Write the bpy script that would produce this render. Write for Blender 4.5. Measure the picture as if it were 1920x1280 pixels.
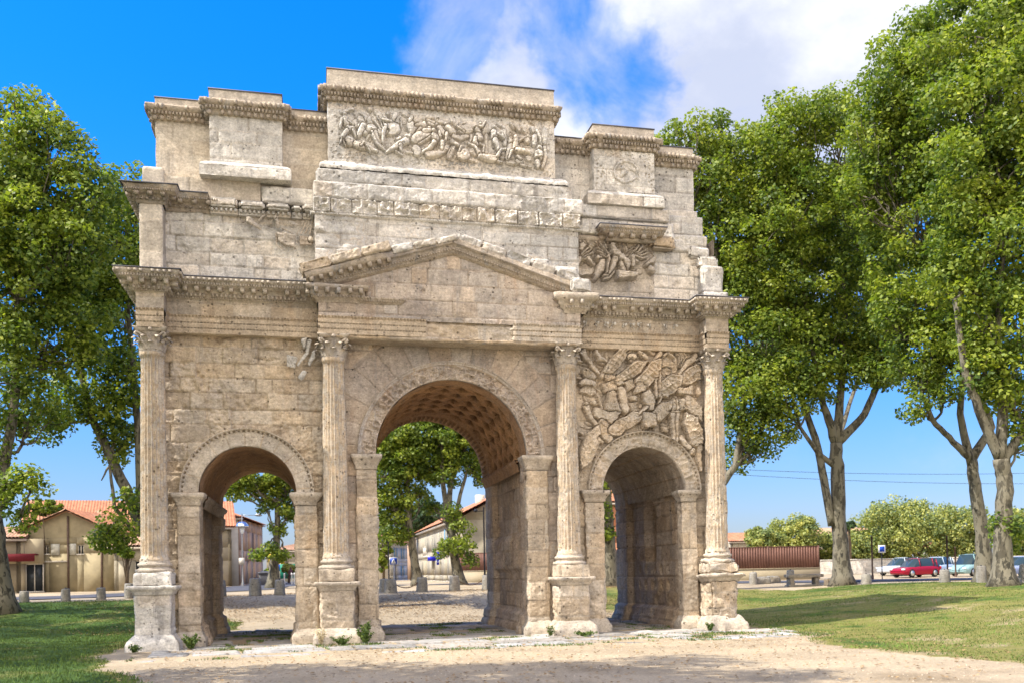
import bpy, math, random
import numpy as np
from math import radians, sin, cos, pi
from mathutils import Vector

scene = bpy.context.scene
COL = scene.collection
for o in list(bpy.data.objects):
    bpy.data.objects.remove(o)

# ---------------------------------------------------------------- camera
CAM = (-4.665, -33.45, 2.223); YAW, PITCH, ROLL = -0.244, 0.021, -0.020
F_PX, CX, CY = 1850.0, 1047.0, 1028.8
def cam_axes():
    f = np.array([-sin(YAW), cos(YAW), 0.]); r = np.array([cos(YAW), sin(YAW), 0.]); u = np.array([0, 0, 1.])
    f2 = f*cos(PITCH)+u*sin(PITCH); u2 = -f*sin(PITCH)+u*cos(PITCH)
    return r*cos(ROLL)+u2*sin(ROLL), -r*sin(ROLL)+u2*cos(ROLL), f2
R_, U_, D_ = cam_axes()
cd = bpy.data.cameras.new('camera'); cam = bpy.data.objects.new('camera', cd); COL.objects.link(cam)
from mathutils import Matrix
cam.matrix_world = Matrix(((R_[0], U_[0], -D_[0], CAM[0]), (R_[1], U_[1], -D_[1], CAM[1]), (R_[2], U_[2], -D_[2], CAM[2]), (0, 0, 0, 1)))
cd.sensor_width = 36.0; cd.lens = F_PX/1920*36
cd.shift_x = (960-CX)/1920; cd.shift_y = (CY-640)/1920
cd.clip_start = 0.2; cd.clip_end = 3000
cd.dof.use_dof = True; cd.dof.focus_distance = 35.0; cd.dof.aperture_fstop = 0.75
scene.camera = cam
def ray(px, py): return D_+R_*(px-CX)/F_PX-U_*(py-CY)/F_PX
def at(px, py, y=0.0):
    """point of the plane Y=y that was surveyed at this place of the photograph"""
    v = ray(px, py); t = (y-CAM[1])/v[1]
    return np.array(CAM)+t*v

# ---------------------------------------------------------------- light
SD = np.array([-0.78, -0.117, 1.0]); SD /= np.linalg.norm(SD)       # towards the sun
EL = math.asin(SD[2]); AZ = math.atan2(SD[0], SD[1])
world = bpy.data.worlds.new("World"); scene.world = world; world.use_nodes = True
nt = world.node_tree; nt.nodes.clear()
def N(t, ty, **k):
    n = t.nodes.new(ty)
    for a, b in k.items(): setattr(n, a, b)
    return n
def sock(t, dst, v):
    if isinstance(v, bpy.types.NodeSocket): t.links.new(v, dst)
    elif v is not None: dst.default_value = v
def math_(t, op, a, b=None, c=None, clamp=False):
    n = N(t, 'ShaderNodeMath', operation=op, use_clamp=clamp)
    sock(t, n.inputs[0], a); sock(t, n.inputs[1], b); sock(t, n.inputs[2], c)
    return n.outputs[0]
def vmath(t, op, a, b=None):
    n = N(t, 'ShaderNodeVectorMath', operation=op); sock(t, n.inputs[0], a); sock(t, n.inputs[1], b)
    return n.outputs['Value'] if op in ('DOT_PRODUCT', 'LENGTH', 'DISTANCE') else n.outputs[0]
def ramp(t, fac, a, b, lo=0., hi=1.):
    n = N(t, 'ShaderNodeMapRange', interpolation_type='SMOOTHSTEP'); sock(t, n.inputs[0], fac)
    n.inputs[1].default_value = a; n.inputs[2].default_value = b; n.inputs[3].default_value = lo; n.inputs[4].default_value = hi
    return n.outputs[0]
def mixc(t, fac, a, b, mode='MIX'):
    n = N(t, 'ShaderNodeMix', data_type='RGBA', blend_type=mode); sock(t, n.inputs[0], fac)
    for i, v in ((6, a), (7, b)):
        if isinstance(v, (tuple, list)) and len(v) == 3: v = (*v, 1)
        sock(t, n.inputs[i], v)
    return n.outputs[2]
def noise(t, vec, scale, detail=4, rough=.55, dist=0.):
    n = N(t, 'ShaderNodeTexNoise'); sock(t, n.inputs['Vector'], vec)
    n.inputs['Scale'].default_value = scale; n.inputs['Detail'].default_value = detail
    n.inputs['Roughness'].default_value = rough; n.inputs['Distortion'].default_value = dist
    return n.outputs[0]
def lin(r, g, b):
    f = lambda c: (c/255/12.92) if c/255 <= .04045 else ((c/255+.055)/1.055)**2.4
    return (f(r), f(g), f(b))

FILL_CLOUD = (12.2, 11.0, 9.5)
sky = N(nt, 'ShaderNodeTexSky', sky_type='NISHITA', sun_disc=False)
sky.sun_elevation = EL; sky.sun_rotation = AZ; sky.altitude = 50; sky.air_density = 1.0; sky.dust_density = 0.6; sky.ozone_density = 2.5
tc = N(nt, 'ShaderNodeTexCoord'); dirv = tc.outputs['Generated']
sepd = N(nt, 'ShaderNodeSeparateXYZ'); nt.links.new(dirv, sepd.inputs[0])
hs = N(nt, 'ShaderNodeHueSaturation'); nt.links.new(sky.outputs[0], hs.inputs['Color'])
sock(nt, hs.inputs['Saturation'], ramp(nt, sepd.outputs[2], 0.0, 0.45, 1.15, 1.45)); hs.inputs['Value'].default_value = 1.0
# clouds: noise on the dome, kept to the two banks the photograph shows
def dvec(px, py):
    v = ray(px, py); return tuple(v/np.linalg.norm(v))
wn = N(nt, 'ShaderNodeTexNoise'); nt.links.new(dirv, wn.inputs['Vector']); wn.inputs['Scale'].default_value = 4.5; wn.inputs['Detail'].default_value = 7; wn.inputs['Roughness'].default_value = .6
wv = vmath(nt, 'MULTIPLY', vmath(nt, 'SUBTRACT', wn.outputs[1], (.5, .5, .5)), (.34, .34, .34))
dirw = vmath(nt, 'NORMALIZE', vmath(nt, 'ADD', dirv, wv))
def bank(px, py, a, b):
    return ramp(nt, vmath(nt, 'DOT_PRODUCT', dirw, dvec(px, py)), math.cos(radians(a)), math.cos(radians(b)))
el = sepd.outputs[2]
tint = mixc(nt, ramp(nt, el, -.02, .50), (.40, .42, .60), (.26, .94, 1.42))
blue = mixc(nt, 1., hs.outputs[0], tint, 'MULTIPLY')
sc = N(nt, 'ShaderNodeMapping'); nt.links.new(dirv, sc.inputs[0]); sc.inputs['Scale'].default_value = (1.0, 1.0, 1.5); sc.inputs['Rotation'].default_value = (0, radians(-30), 0)
n1 = noise(nt, sc.outputs[0], 5.0, 10, .60, .9)
n0 = noise(nt, sc.outputs[0], 2.1, 4, .5, .3)
b1 = bank(1540, 60, 14.5, 4.0); b2 = bank(930, 90, 7, 1); b3 = bank(1060, 185, 6.5, 1.5); b4 = bank(1290, 190, 6.5, 2)
hole = bank(1140, 115, 5.0, 0.8)
b12 = math_(nt, 'MAXIMUM', b1, math_(nt, 'MULTIPLY', b2, .50))
b12 = math_(nt, 'MAXIMUM', b12, math_(nt, 'MULTIPLY', b3, .74))
b12 = math_(nt, 'MAXIMUM', b12, math_(nt, 'MULTIPLY', b4, .8))
b12 = math_(nt, 'MULTIPLY', b12, math_(nt, 'MULTIPLY_ADD', hole, -.65, 1.))
nn_ = math_(nt, 'MULTIPLY_ADD', n0, .55, math_(nt, 'MULTIPLY', n1, .75))
cl = ramp(nt, math_(nt, 'ADD', nn_, math_(nt, 'MULTIPLY', b12, .62)), .70, 1.24)
cl = math_(nt, 'MULTIPLY', cl, ramp(nt, b12, .0, .25))
thin = math_(nt, 'MULTIPLY', ramp(nt, noise(nt, sc.outputs[0], 5.0, 7, .6, .3), .5, .8), ramp(nt, el, .02, .25, .35, 0.))
cl = math_(nt, 'MAXIMUM', cl, thin)
shade = ramp(nt, noise(nt, sc.outputs[0], 4.5, 7, .6), .35, .7)
cc = mixc(nt, shade, (2.5, 2.75, 3.5), (4.3, 4.35, 4.55))
skyc = mixc(nt, cl, blue, cc)
# unseen bright cloud bank, added behind the camera to fill the shaded facade
fr = N(nt, 'ShaderNodeVectorMath', operation='DOT_PRODUCT'); nt.links.new(dirv, fr.inputs[0]); fr.inputs[1].default_value = (-.18, -.80, .57)
big = math_(nt, 'MULTIPLY', ramp(nt, fr.outputs['Value'], .45, .86), ramp(nt, noise(nt, dirv, 2.2, 8, .6), .30, .55, .35, 1.))
skyc = mixc(nt, big, skyc, FILL_CLOUD)
bg = N(nt, 'ShaderNodeBackground'); nt.links.new(skyc, bg.inputs[0]); bg.inputs[1].default_value = 0.14
wo = N(nt, 'ShaderNodeOutputWorld'); nt.links.new(bg.outputs[0], wo.inputs[0])
sl = bpy.data.lights.new('sun', 'SUN'); sl.energy = 4.2; sl.angle = radians(.5); sl.color = (1.0, .94, .84)
so = bpy.data.objects.new('sun', sl); COL.objects.link(so)
so.rotation_euler = Vector(tuple(SD)).to_track_quat('Z', 'Y').to_euler(); so.location = (-40, -10, 60)
scene.view_settings.view_transform = 'Standard'; scene.view_settings.look = 'None'
scene.view_settings.exposure = 0.95; scene.view_settings.gamma = 1.0
scene.render.engine = 'CYCLES'; scene.render.resolution_x = 1024; scene.render.resolution_y = 682
try:
    scene.cycles.max_bounces = 6; scene.cycles.diffuse_bounces = 4; scene.cycles.transparent_max_bounces = 6
    scene.cycles.use_denoising = True
except Exception: pass

# ---------------------------------------------------------------- numpy noise
def _h(ix, iy, iz, s):
    n = (ix.astype(np.int64)*374761393+iy.astype(np.int64)*668265263+iz.astype(np.int64)*2147483647+s*974634777) & 0xffffffff
    n = ((n ^ (n >> 13))*1274126177) & 0xffffffff
    n = ((n ^ (n >> 16))*2246822519) & 0xffffffff
    return ((n ^ (n >> 15)) & 0xffffff)/float(0xffffff)
def vn(x, y, z=None, s=0):
    x = np.asarray(x, float); y = np.asarray(y, float); z = np.zeros_like(x) if z is None else np.asarray(z, float)
    ix, iy, iz = np.floor(x), np.floor(y), np.floor(z); fx, fy, fz = x-ix, y-iy, z-iz
    fx = fx*fx*(3-2*fx); fy = fy*fy*(3-2*fy); fz = fz*fz*(3-2*fz); r = 0
    for a in (0, 1):
        for b in (0, 1):
            for c in (0, 1):
                r = r+_h(ix+a, iy+b, iz+c, s)*(fx if a else 1-fx)*(fy if b else 1-fy)*(fz if c else 1-fz)
    return r*2-1
def fbm(x, y, z=None, s=0, o=4, g=.5):
    r = 0; a = 1; t = 0
    for i in range(o):
        k = 2.03**i; r = r+a*vn(x*k+i*7.3, y*k+i*3.1, None if z is None else z*k, s+i); t += a; a *= g
    return r/t
def ridge(x, y, z=None, s=0, o=4):
    r = 0; a = 1; t = 0
    for i in range(o):
        k = 2.1**i; r = r+a*(1-np.abs(vn(x*k, y*k, None if z is None else z*k, s+i))*2); t += a; a *= .5
    return r/t
def sstep(a, b, x):
    t = np.clip((x-a)/(b-a), 0, 1); return t*t*(3-2*t)

# ---------------------------------------------------------------- mesh helpers
def raw(name, V, Fq, mat=None, parent=None, smooth=False, tone=None, mats=None, fmat=None):
    V = np.ascontiguousarray(V, dtype=np.float32); Fq = np.ascontiguousarray(Fq, dtype=np.int32)
    me = bpy.data.meshes.new(name); k = Fq.shape[1]
    me.vertices.add(len(V)); me.vertices.foreach_set('co', V.ravel())
    me.loops.add(Fq.size); me.loops.foreach_set('vertex_index', Fq.ravel())
    me.polygons.add(len(Fq)); me.polygons.foreach_set('loop_start', np.arange(len(Fq), dtype=np.int32)*k)
    if smooth: me.polygons.foreach_set('use_smooth', np.ones(len(Fq), bool))
    if tone is not None:
        a = me.attributes.new('tone', 'FLOAT', 'POINT'); a.data.foreach_set('value', np.ascontiguousarray(tone, dtype=np.float32).ravel())
    if mats:
        for m in mats: me.materials.append(m)
        me.polygons.foreach_set('material_index', np.ascontiguousarray(fmat, dtype=np.int32))
    elif mat: me.materials.append(mat)
    me.update(calc_edges=True)
    o = bpy.data.objects.new(name, me); COL.objects.link(o)
    if parent: o.parent = parent
    return o
class MB:
    """collects quads/tris (tris stored as degenerate-free separate list) into one mesh"""
    def __init__(s): s.v = []; s.q = []; s.n = 0; s.t = []
    def add(s, V, Q, tone=0.):
        V = np.asarray(V, float).reshape(-1, 3); s.v.append(V); s.q.append(np.asarray(Q, int).reshape(-1, 4)+s.n); s.n += len(V)
        s.t.append(np.full(len(V), tone, float) if np.isscalar(tone) else np.asarray(tone, float).ravel())
        return s
    def grid(s, P, tone=0., wrap=False, mask=None):
        nu, nv = P.shape[:2]; idx = np.arange(nu*nv).reshape(nu, nv)
        if wrap: idx = np.vstack([idx, idx[:1]])
        q = np.stack([idx[:-1, :-1], idx[1:, :-1], idx[1:, 1:], idx[:-1, 1:]], -1).reshape(-1, 4)
        if mask is not None: q = q[mask.ravel()]
        return s.add(P.reshape(-1, 3), q, tone)
    def box(s, a, b, tone=0., M=None):
        x0, y0, z0 = a; x1, y1, z1 = b
        V = np.array([(x0, y0, z0), (x1, y0, z0), (x1, y1, z0), (x0, y1, z0), (x0, y0, z1), (x1, y0, z1), (x1, y1, z1), (x0, y1, z1)], float)
        if M is not None: V = V@np.array(M[0]).T+np.array(M[1])
        return s.add(V, [(0, 3, 2, 1), (4, 5, 6, 7), (0, 1, 5, 4), (1, 2, 6, 5), (2, 3, 7, 6), (3, 0, 4, 7)], tone)
    def tube(s, pts, rad, n=8, tone=0., cap=True):
        pts = np.asarray(pts, float); m = len(pts)
        rad = np.full(m, rad) if np.isscalar(rad) else np.asarray(rad, float)
        d = np.gradient(pts, axis=0); d /= (np.linalg.norm(d, axis=1)[:, None]+1e-9)
        up = np.array([0, 0, 1.]) if abs(d[0][2]) < .9 else np.array([1., 0, 0]); a = np.cross(d[0], up); a /= np.linalg.norm(a)
        P = []; th = np.arange(n)*2*pi/n
        for i in range(m):
            a = a-d[i]*(a@d[i]); a /= np.linalg.norm(a)+1e-9; b = np.cross(d[i], a)
            P.append(pts[i]+rad[i]*(np.cos(th)[:, None]*a+np.sin(th)[:, None]*b))
        if cap: P = [np.repeat(pts[:1], n, 0)]+P+[np.repeat(pts[-1:], n, 0)]
        P = np.array(P).transpose(1, 0, 2)
        return s.grid(P, tone, wrap=True)
    def lathe(s, c, prof, n=24, tone=0., square=False, sx=1., sy=1., m=6):
        """prof: list of (radius, z); square=True gives a mitred square section"""
        prof = np.asarray(prof, float)
        if square:
            t = np.linspace(-1, 1, m+1)[:-1]; o = np.ones(m)
            u = np.concatenate([np.stack([t, -o], 1), np.stack([o, t], 1), np.stack([-t, o], 1), np.stack([-o, -t], 1)])
        else:
            th = np.arange(n)*2*pi/n; u = np.stack([np.cos(th), np.sin(th)], 1)
        P = np.zeros((len(u), len(prof), 3)); P[:, :, 0] = c[0]+u[:, :1]*prof[None, :, 0]*sx; P[:, :, 1] = c[1]+u[:, 1:]*prof[None, :, 0]*sy; P[:, :, 2] = c[2]+prof[None, :, 1]
        return s.grid(P, tone, wrap=True)
    def build(s, name, mat, parent=None, smooth=False, jit=0., freq=6., seed=1):
        V = np.concatenate(s.v); 
        if jit:
            V = V+np.stack([fbm(V[:, 0]*freq, V[:, 1]*freq, V[:, 2]*freq, seed+k*9, 3) for k in range(3)], 1)*jit
        return raw(name, V, np.concatenate(s.q), mat, parent, smooth, np.concatenate(s.t))
def tag(o, label=None, cat=None, group=None, kind=None):
    if label: o['label'] = label
    if cat: o['category'] = cat
    if group: o['group'] = group
    if kind: o['kind'] = kind
    return o
def empty(name, loc=(0, 0, 0), rz=0.):
    o = bpy.data.objects.new(name, None); COL.objects.link(o); o.location = loc; o.rotation_euler = (0, 0, rz); o.empty_display_size = .3
    return o
def copy_tree(o, parent=None):
    c = o.copy(); COL.objects.link(c); c.parent = parent
    for ch in o.children: copy_tree(ch, c)
    return c

# ---------------------------------------------------------------- materials
def newmat(name):
    m = bpy.data.materials.new(name); m.use_nodes = True; t = m.node_tree; t.nodes.clear()
    out = N(t, 'ShaderNodeOutputMaterial'); p = N(t, 'ShaderNodeBsdfPrincipled'); t.links.new(p.outputs[0], out.inputs[0])
    p.inputs['Roughness'].default_value = .9; p.inputs['Specular IOR Level'].default_value = .2
    return m, t, p
def plain(name, c, rough=.7, metal=0., var=.15, scale=6., bump=0.):
    m, t, p = newmat(name); g = N(t, 'ShaderNodeNewGeometry')
    n = noise(t, g.outputs['Position'], scale, 6, .6)
    k = ramp(t, n, .3, .7, 1-var, 1+var)
    at_ = N(t, 'ShaderNodeAttribute', attribute_name='tone'); k = math_(t, 'MULTIPLY', k, math_(t, 'ADD', at_.outputs['Fac'], 1.))
    cc = N(t, 'ShaderNodeCombineColor'); [sock(t, cc.inputs[i], k) for i in range(3)]
    t.links.new(mixc(t, 1., c, cc.outputs[0], 'MULTIPLY'), p.inputs['Base Color'])
    p.inputs['Roughness'].default_value = rough; p.inputs['Metallic'].default_value = metal
    if bump:
        b = N(t, 'ShaderNodeBump'); b.inputs['Distance'].default_value = bump; t.links.new(noise(t, g.outputs['Position'], scale*4, 8, .6), b.inputs['Height']); t.links.new(b.outputs[0], p.inputs['Normal'])
    return m
def stone(name, c1, c2, stain=(.30, .17, .08), sa=.35, grime=(.16, .145, .125), ga=.35, pit=.62, bump=.035, tonek=1., hue=.24):
    m, t, p = newmat(name); g = N(t, 'ShaderNodeNewGeometry'); P = g.outputs['Position']
    st = N(t, 'ShaderNodeMapping'); t.links.new(P, st.inputs[0]); st.inputs['Scale'].default_value = (1.6, 1.6, .32)
    bed = N(t, 'ShaderNodeMapping'); t.links.new(P, bed.inputs[0]); bed.inputs['Scale'].default_value = (1.2, 1.2, 9.)
    base = mixc(t, ramp(t, noise(t, P, .75, 5, .6), .38, .62), c1, c2)
    base = mixc(t, math_(t, 'MULTIPLY', ramp(t, noise(t, st.outputs[0], 1.0, 7, .62, .4), .52, .75), sa), base, stain)
    base = mixc(t, math_(t, 'MULTIPLY', ramp(t, noise(t, P, 1.9, 9, .68, .6), .52, .74), ga), base, grime)
    s2 = N(t, 'ShaderNodeMapping'); t.links.new(P, s2.inputs[0]); s2.inputs['Scale'].default_value = (3.4, 3.4, .30)
    base = mixc(t, math_(t, 'MULTIPLY', ramp(t, noise(t, s2.outputs[0], 1.0, 8, .66, .3), .54, .68), ga*1.3), base, (.27, .255, .24))
    a = N(t, 'ShaderNodeAttribute', attribute_name='tone')
    fr = math_(t, 'FRACT', math_(t, 'MULTIPLY', a.outputs['Fac'], 29.))
    base = mixc(t, math_(t, 'MULTIPLY', ramp(t, fr, .45, 1.), hue), base, (.52, .36, .20))
    base = mixc(t, math_(t, 'MULTIPLY', ramp(t, fr, .40, .05), hue*.9), base, (.46, .44, .41))
    k = math_(t, 'MULTIPLY', ramp(t, noise(t, P, 15., 9, .78), .3, .7, .70, 1.20), ramp(t, noise(t, P, 3.2, 8, .72), .32, .68, .80, 1.14))
    k = math_(t, 'MULTIPLY', k, ramp(t, noise(t, bed.outputs[0], 2.0, 6, .6), .3, .7, .92, 1.07))
    k = math_(t, 'MULTIPLY', k, math_(t, 'MULTIPLY_ADD', a.outputs['Fac'], tonek, 1.))
    v = N(t, 'ShaderNodeTexVoronoi'); t.links.new(vmath(t, 'ADD', P, vmath(t, 'MULTIPLY', N(t, 'ShaderNodeTexNoise').outputs[1], (.05, .05, .05))), v.inputs['Vector']); v.inputs['Scale'].default_value = 9.; v.inputs['Randomness'].default_value = 1.
    where = ramp(t, noise(t, P, 2.3, 5, .6), .5, .66)
    holes = math_(t, 'MULTIPLY', ramp(t, v.outputs['Distance'], .13, .27, 1., 0.), where)
    v2 = N(t, 'ShaderNodeTexVoronoi'); t.links.new(P, v2.inputs['Vector']); v2.inputs['Scale'].default_value = 4.3
    big_ = math_(t, 'MULTIPLY', ramp(t, v2.outputs['Distance'], .12, .20, 1., 0.), ramp(t, noise(t, P, 1.4, 4, .6), .50, .60))
    holes = math_(t, 'MAXIMUM', holes, big_)
    k = math_(t, 'MULTIPLY', k, math_(t, 'MULTIPLY_ADD', holes, -pit, 1.))
    cc = N(t, 'ShaderNodeCombineColor'); [sock(t, cc.inputs[i], k) for i in range(3)]
    t.links.new(mixc(t, 1., base, cc.outputs[0], 'MULTIPLY'), p.inputs['Base Color'])
    h = math_(t, 'ADD', noise(t, P, 9., 12, .7), math_(t, 'MULTIPLY', noise(t, P, 38., 6, .7), .35))
    h = math_(t, 'MULTIPLY_ADD', holes, -.7, h)
    b = N(t, 'ShaderNodeBump'); b.inputs['Distance'].default_value = bump; b.inputs['Strength'].default_value = 1.
    t.links.new(h, b.inputs['Height']); t.links.new(b.outputs[0], p.inputs['Normal'])
    p.inputs['Roughness'].default_value = .95; p.inputs['Specular IOR Level'].default_value = .1
    return m
S_WARM = stone('stone_warm', (.545, .455, .35), (.39, .33, .26), stain=(.38, .24, .13), sa=.34, grime=(.15, .14, .125), ga=.36)
S_ROUGH = stone('stone_hewn', (.56, .46, .34), (.41, .345, .27), stain=(.43, .27, .14), sa=.42, grime=(.17, .15, .13), ga=.30, bump=.05)
S_PINK = stone('stone_rosy', (.48, .405, .33), (.35, .295, .25), stain=(.33, .20, .12), sa=.42, grime=(.14, .13, .12), ga=.46, pit=.65)
S_GREY = stone('stone_grey', (.60, .56, .505), (.45, .43, .40), stain=(.42, .34, .25), sa=.16, grime=(.14, .14, .14), ga=.60)
S_WHITE = stone('stone_pale', (.70, .655, .585), (.53, .495, .445), stain=(.50, .38, .26), sa=.22, grime=(.17, .17, .165), ga=.50, pit=.55)
S_OCHRE = stone('stone_ochre', (.45, .36, .26), (.33, .265, .20), stain=(.33, .19, .10), sa=.42, grime=(.10, .095, .09), ga=.70, pit=.5)
S_SMOOTH = stone('stone_render', (.53, .465, .375), (.47, .41, .335), sa=.18, ga=.30, pit=.1, bump=.01, hue=.12)
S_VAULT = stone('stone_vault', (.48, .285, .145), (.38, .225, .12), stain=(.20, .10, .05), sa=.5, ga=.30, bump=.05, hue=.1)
S_INNER = stone('stone_inner', (.52, .41, .30), (.43, .34, .26), stain=(.20, .13, .08), sa=.5, grime=(.12, .10, .085), ga=.5, bump=.05, hue=.3)
LEAD = plain('lead_flashing', (.10, .10, .115), .6)
# ================================================================ TRIUMPHAL ARCH
ARCH = empty('triumphal_arch')
tag(ARCH, 'weathered Roman triumphal arch of tan limestone with three vaulted openings, fluted columns and carved attic', 'triumphal arch')

def masonry(u, v, seed, ch=.52, bw=1.05, jw=.022, jd=.03, off=.012, rough=.012, chips=0., rf=3.5):
    """height of hewn ashlar over a wall: course joints, block offsets, tooling; also a per-block tone"""
    rg = np.random.RandomState(seed)
    un = u+.012*fbm(u*2.3, v*2.3, None, seed, 3); vv = v+.012*fbm(u*2.1+9, v*2.1, None, seed+5, 3)
    v0, v1 = vv.min()-.3, vv.max()+1
    cb = [v0]
    while cb[-1] < v1: cb.append(cb[-1]+ch*rg.uniform(.88, 1.12))
    cb = np.array(cb); ci = np.clip(np.searchsorted(cb, vv.ravel())-1, 0, len(cb)-2).reshape(vv.shape)
    dv = np.minimum(vv-cb[ci], cb[ci+1]-vv)
    du = np.zeros_like(dv); bid = np.zeros(dv.shape, int); cu = np.zeros_like(dv)
    u0, u1 = un.min()-1.5, un.max()+1.5
    for c in range(ci.min(), ci.max()+1):
        m = ci == c
        if not m.any(): continue
        b = [u0-rg.uniform(0, bw)]
        while b[-1] < u1: b.append(b[-1]+bw*rg.choice([.5, .8, 1., 1.25, 1.6])*rg.uniform(.9, 1.1))
        b = np.array(b); k = np.clip(np.searchsorted(b, un[m])-1, 0, len(b)-2)
        du[m] = np.minimum(un[m]-b[k], b[k+1]-un[m]); bid[m] = c*131+k; cu[m] = (un[m]-(b[k]+b[k+1])/2)/(b[k+1]-b[k])
    r1 = _h(bid, bid*0+3, bid*0, seed); r2 = _h(bid, bid*0+7, bid*0, seed+1); r3 = _h(bid, bid*0+11, bid*0, seed+2)
    d = np.minimum(dv, du)+.006*fbm(u*14, v*14, None, seed+3, 2)
    j = 1-sstep(0, jw, d)
    jstr = .45+.55*sstep(-.25, .3, fbm(u*.9, v*.9, None, seed+8, 3))
    h = -jd*j*jstr+(r1-.5)*2*off+cu*off*(r3-.5)*3
    h = h+rough*(.35+1.3*r2)*(fbm(u*rf, v*rf, None, seed+4, 5, .55)+.5*fbm(u*rf*4, v*rf*4, None, seed+6, 3))
    h = h-np.exp(-d/.03)*off*.8
    if chips:
        c = sstep(.25, .55, fbm(u*1.7+3, v*2.6, None, seed+7, 4, .6)); h = h-chips*c*(.5+.5*ridge(u*4, v*5, None, seed+9, 3))
    tone = (r3-.5)*.24+(r2 > .86)*.10-(r1 < .12)*.12-.30*j*jstr
    return h, tone
def wall(name, o, du, lu, lv, mat, parent, hf, res=.035, mask=None, nrm=None, attach=0.):
    """vertical wall as a displaced sheet: o origin, du unit vector along it, nrm outward normal"""
    nu = max(2, int(lu/res)+1); nv = max(2, int(lv/res)+1)
    u, v = np.meshgrid(np.linspace(0, lu, nu), np.linspace(0, lv, nv), indexing='ij')
    h, t = hf(u, v)
    du = np.array(du, float); nrm = np.array(nrm, float)
    P = np.array(o, float)+u[..., None]*du+v[..., None]*np.array([0, 0, 1.])+h[..., None]*nrm
    mk = None
    if mask is not None:
        m = mask(u, v); mk = m[:-1, :-1] & m[1:, :-1] & m[1:, 1:] & m[:-1, 1:]
    return raw(name, P.reshape(-1, 3), _q(nu, nv)[mk.ravel()] if mk is not None else _q(nu, nv), mat, parent, False, t)
def _q(nu, nv):
    idx = np.arange(nu*nv).reshape(nu, nv)
    return np.stack([idx[:-1, :-1], idx[1:, :-1], idx[1:, 1:], idx[:-1, 1:]], -1).reshape(-1, 4)
def block(mb, x0, x1, y0, y1, z0, z1, seed=1, res=.06, ch=.5, bw=1.1, amp=.012, er=.02, off=.01, chips=0., rough=.01, plainf=False, tone0=0.):
    """a masonry mass: six displaced faces whose shared edges stay closed and slightly worn"""
    L = (x1-x0, y1-y0, z1-z0); c0 = np.array([x0, y0, z0])
    for ax, sd in ((0, 0), (0, 1), (1, 0), (1, 1), (2, 0), (2, 1)):
        ua, va = [(1, 2), (0, 2), (0, 1)][ax]
        nu = max(2, int(L[ua]/res)+2); nv = max(2, int(L[va]/res)+2)
        u, v = np.meshgrid(np.linspace(0, L[ua], nu), np.linspace(0, L[va], nv), indexing='ij')
        P = np.zeros(u.shape+(3,)); P[..., ua] = c0[ua]+u; P[..., va] = c0[va]+v; P[..., ax] = c0[ax]+sd*L[ax]
        ed = np.minimum(np.minimum(u, L[ua]-u), np.minimum(v, L[va]-v))
        if plainf: h = u*0; t = u*0
        else: h, t = masonry(u+c0[ua], v+c0[va], seed, ch, bw, off=off, rough=rough, chips=chips) if ax < 2 else (u*0, u*0)
        P[..., ax] += (1 if sd else -1)*h*np.clip(ed/.04, 0, 1)
        # worn edges: pull towards the middle near the arrises
        cc = c0+np.array(L)/2
        w = er*(1.0+1.2*fbm(P[..., 0]*3, P[..., 1]*3, P[..., 2]*3, seed+31, 3))
        pull = np.exp(-(ed/.03))*w
        for k in range(3): P[..., k] -= np.sign(P[..., k]-cc[k])*pull*(np.abs(P[..., k]-cc[k]) > L[k]/2-.05)
        for k in range(3): P[..., k] += amp*fbm(P[..., 0]*2.2+k*5, P[..., 1]*2.2, P[..., 2]*2.2, seed+40+k, 4)
        mb.add(P.reshape(-1, 3), _q(nu, nv), t+tone0)
    return mb
def sweep(path, prof, res=.05, er=0., seed=1, mb=None, closed=False, tone=0., keep=None):
    """profile [(out, z)] carried along a plan path with mitred corners (outward = right-hand side)"""
    path = np.array(path, float); n = len(path); mb = mb or MB()
    d = path[1:]-path[:-1]; L = np.linalg.norm(d, axis=1); d = d/L[:, None]; nr = np.stack([d[:, 1], -d[:, 0]], 1)
    mit = [nr[0]]+[(nr[i-1]+nr[i])/(1+nr[i-1]@nr[i]) for i in range(1, n-1)]+[nr[-1]]
    pts = []; nn = []; S = []
    s0 = 0
    for i in range(n-1):
        k = max(1, int(L[i]/res)); t = np.linspace(0, 1, k+1)[:-1] if i < n-2 else np.linspace(0, 1, k+1)
        pts.append(path[i]+t[:, None]*(path[i+1]-path[i])); nn.append(np.array(mit[i])*(1-t[:, None])+np.array(mit[i+1])*t[:, None]); S.append(s0+t*L[i]); s0 += L[i]
    pts = np.concatenate(pts); nn = np.concatenate(nn); S = np.concatenate(S)
    prof = np.array(prof, float); outp = prof[None, :, 0]*np.ones((len(S), 1)); z = prof[None, :, 1]*np.ones((len(S), 1))
    if er:
        e = fbm(S[:, None]*1.3+z*0, z*3, None, seed, 5, .6); outp = outp-er*np.clip(e+.1, 0, 1)*2*np.clip(outp/.3, 0, 1)+er*.25*fbm(S[:, None]*7, z*9, None, seed+3, 3)
        z = z-er*.8*np.clip(fbm(S[:, None]*1.1, z*0, None, seed+4, 4), 0, 1)*(z > prof[:, 1].max()-.03)
    P = np.zeros(outp.shape+(3,)); P[..., :2] = pts[:, None, :]+nn[:, None, :]*outp[..., None]; P[..., 2] = z
    mb.grid(P, tone); return mb
def along(path, step, a=0.):
    path = np.array(path, float); out = []
    for i in range(len(path)-1):
        d = path[i+1]-path[i]; L = np.linalg.norm(d); d = d/L; k = max(1, int((L+2*a)/step)); st = (L+2*a)/k
        for j in range(k): out.append((path[i]+d*(-a+st*(j+.5)), d, np.array([d[1], -d[0]])))
    return out
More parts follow.
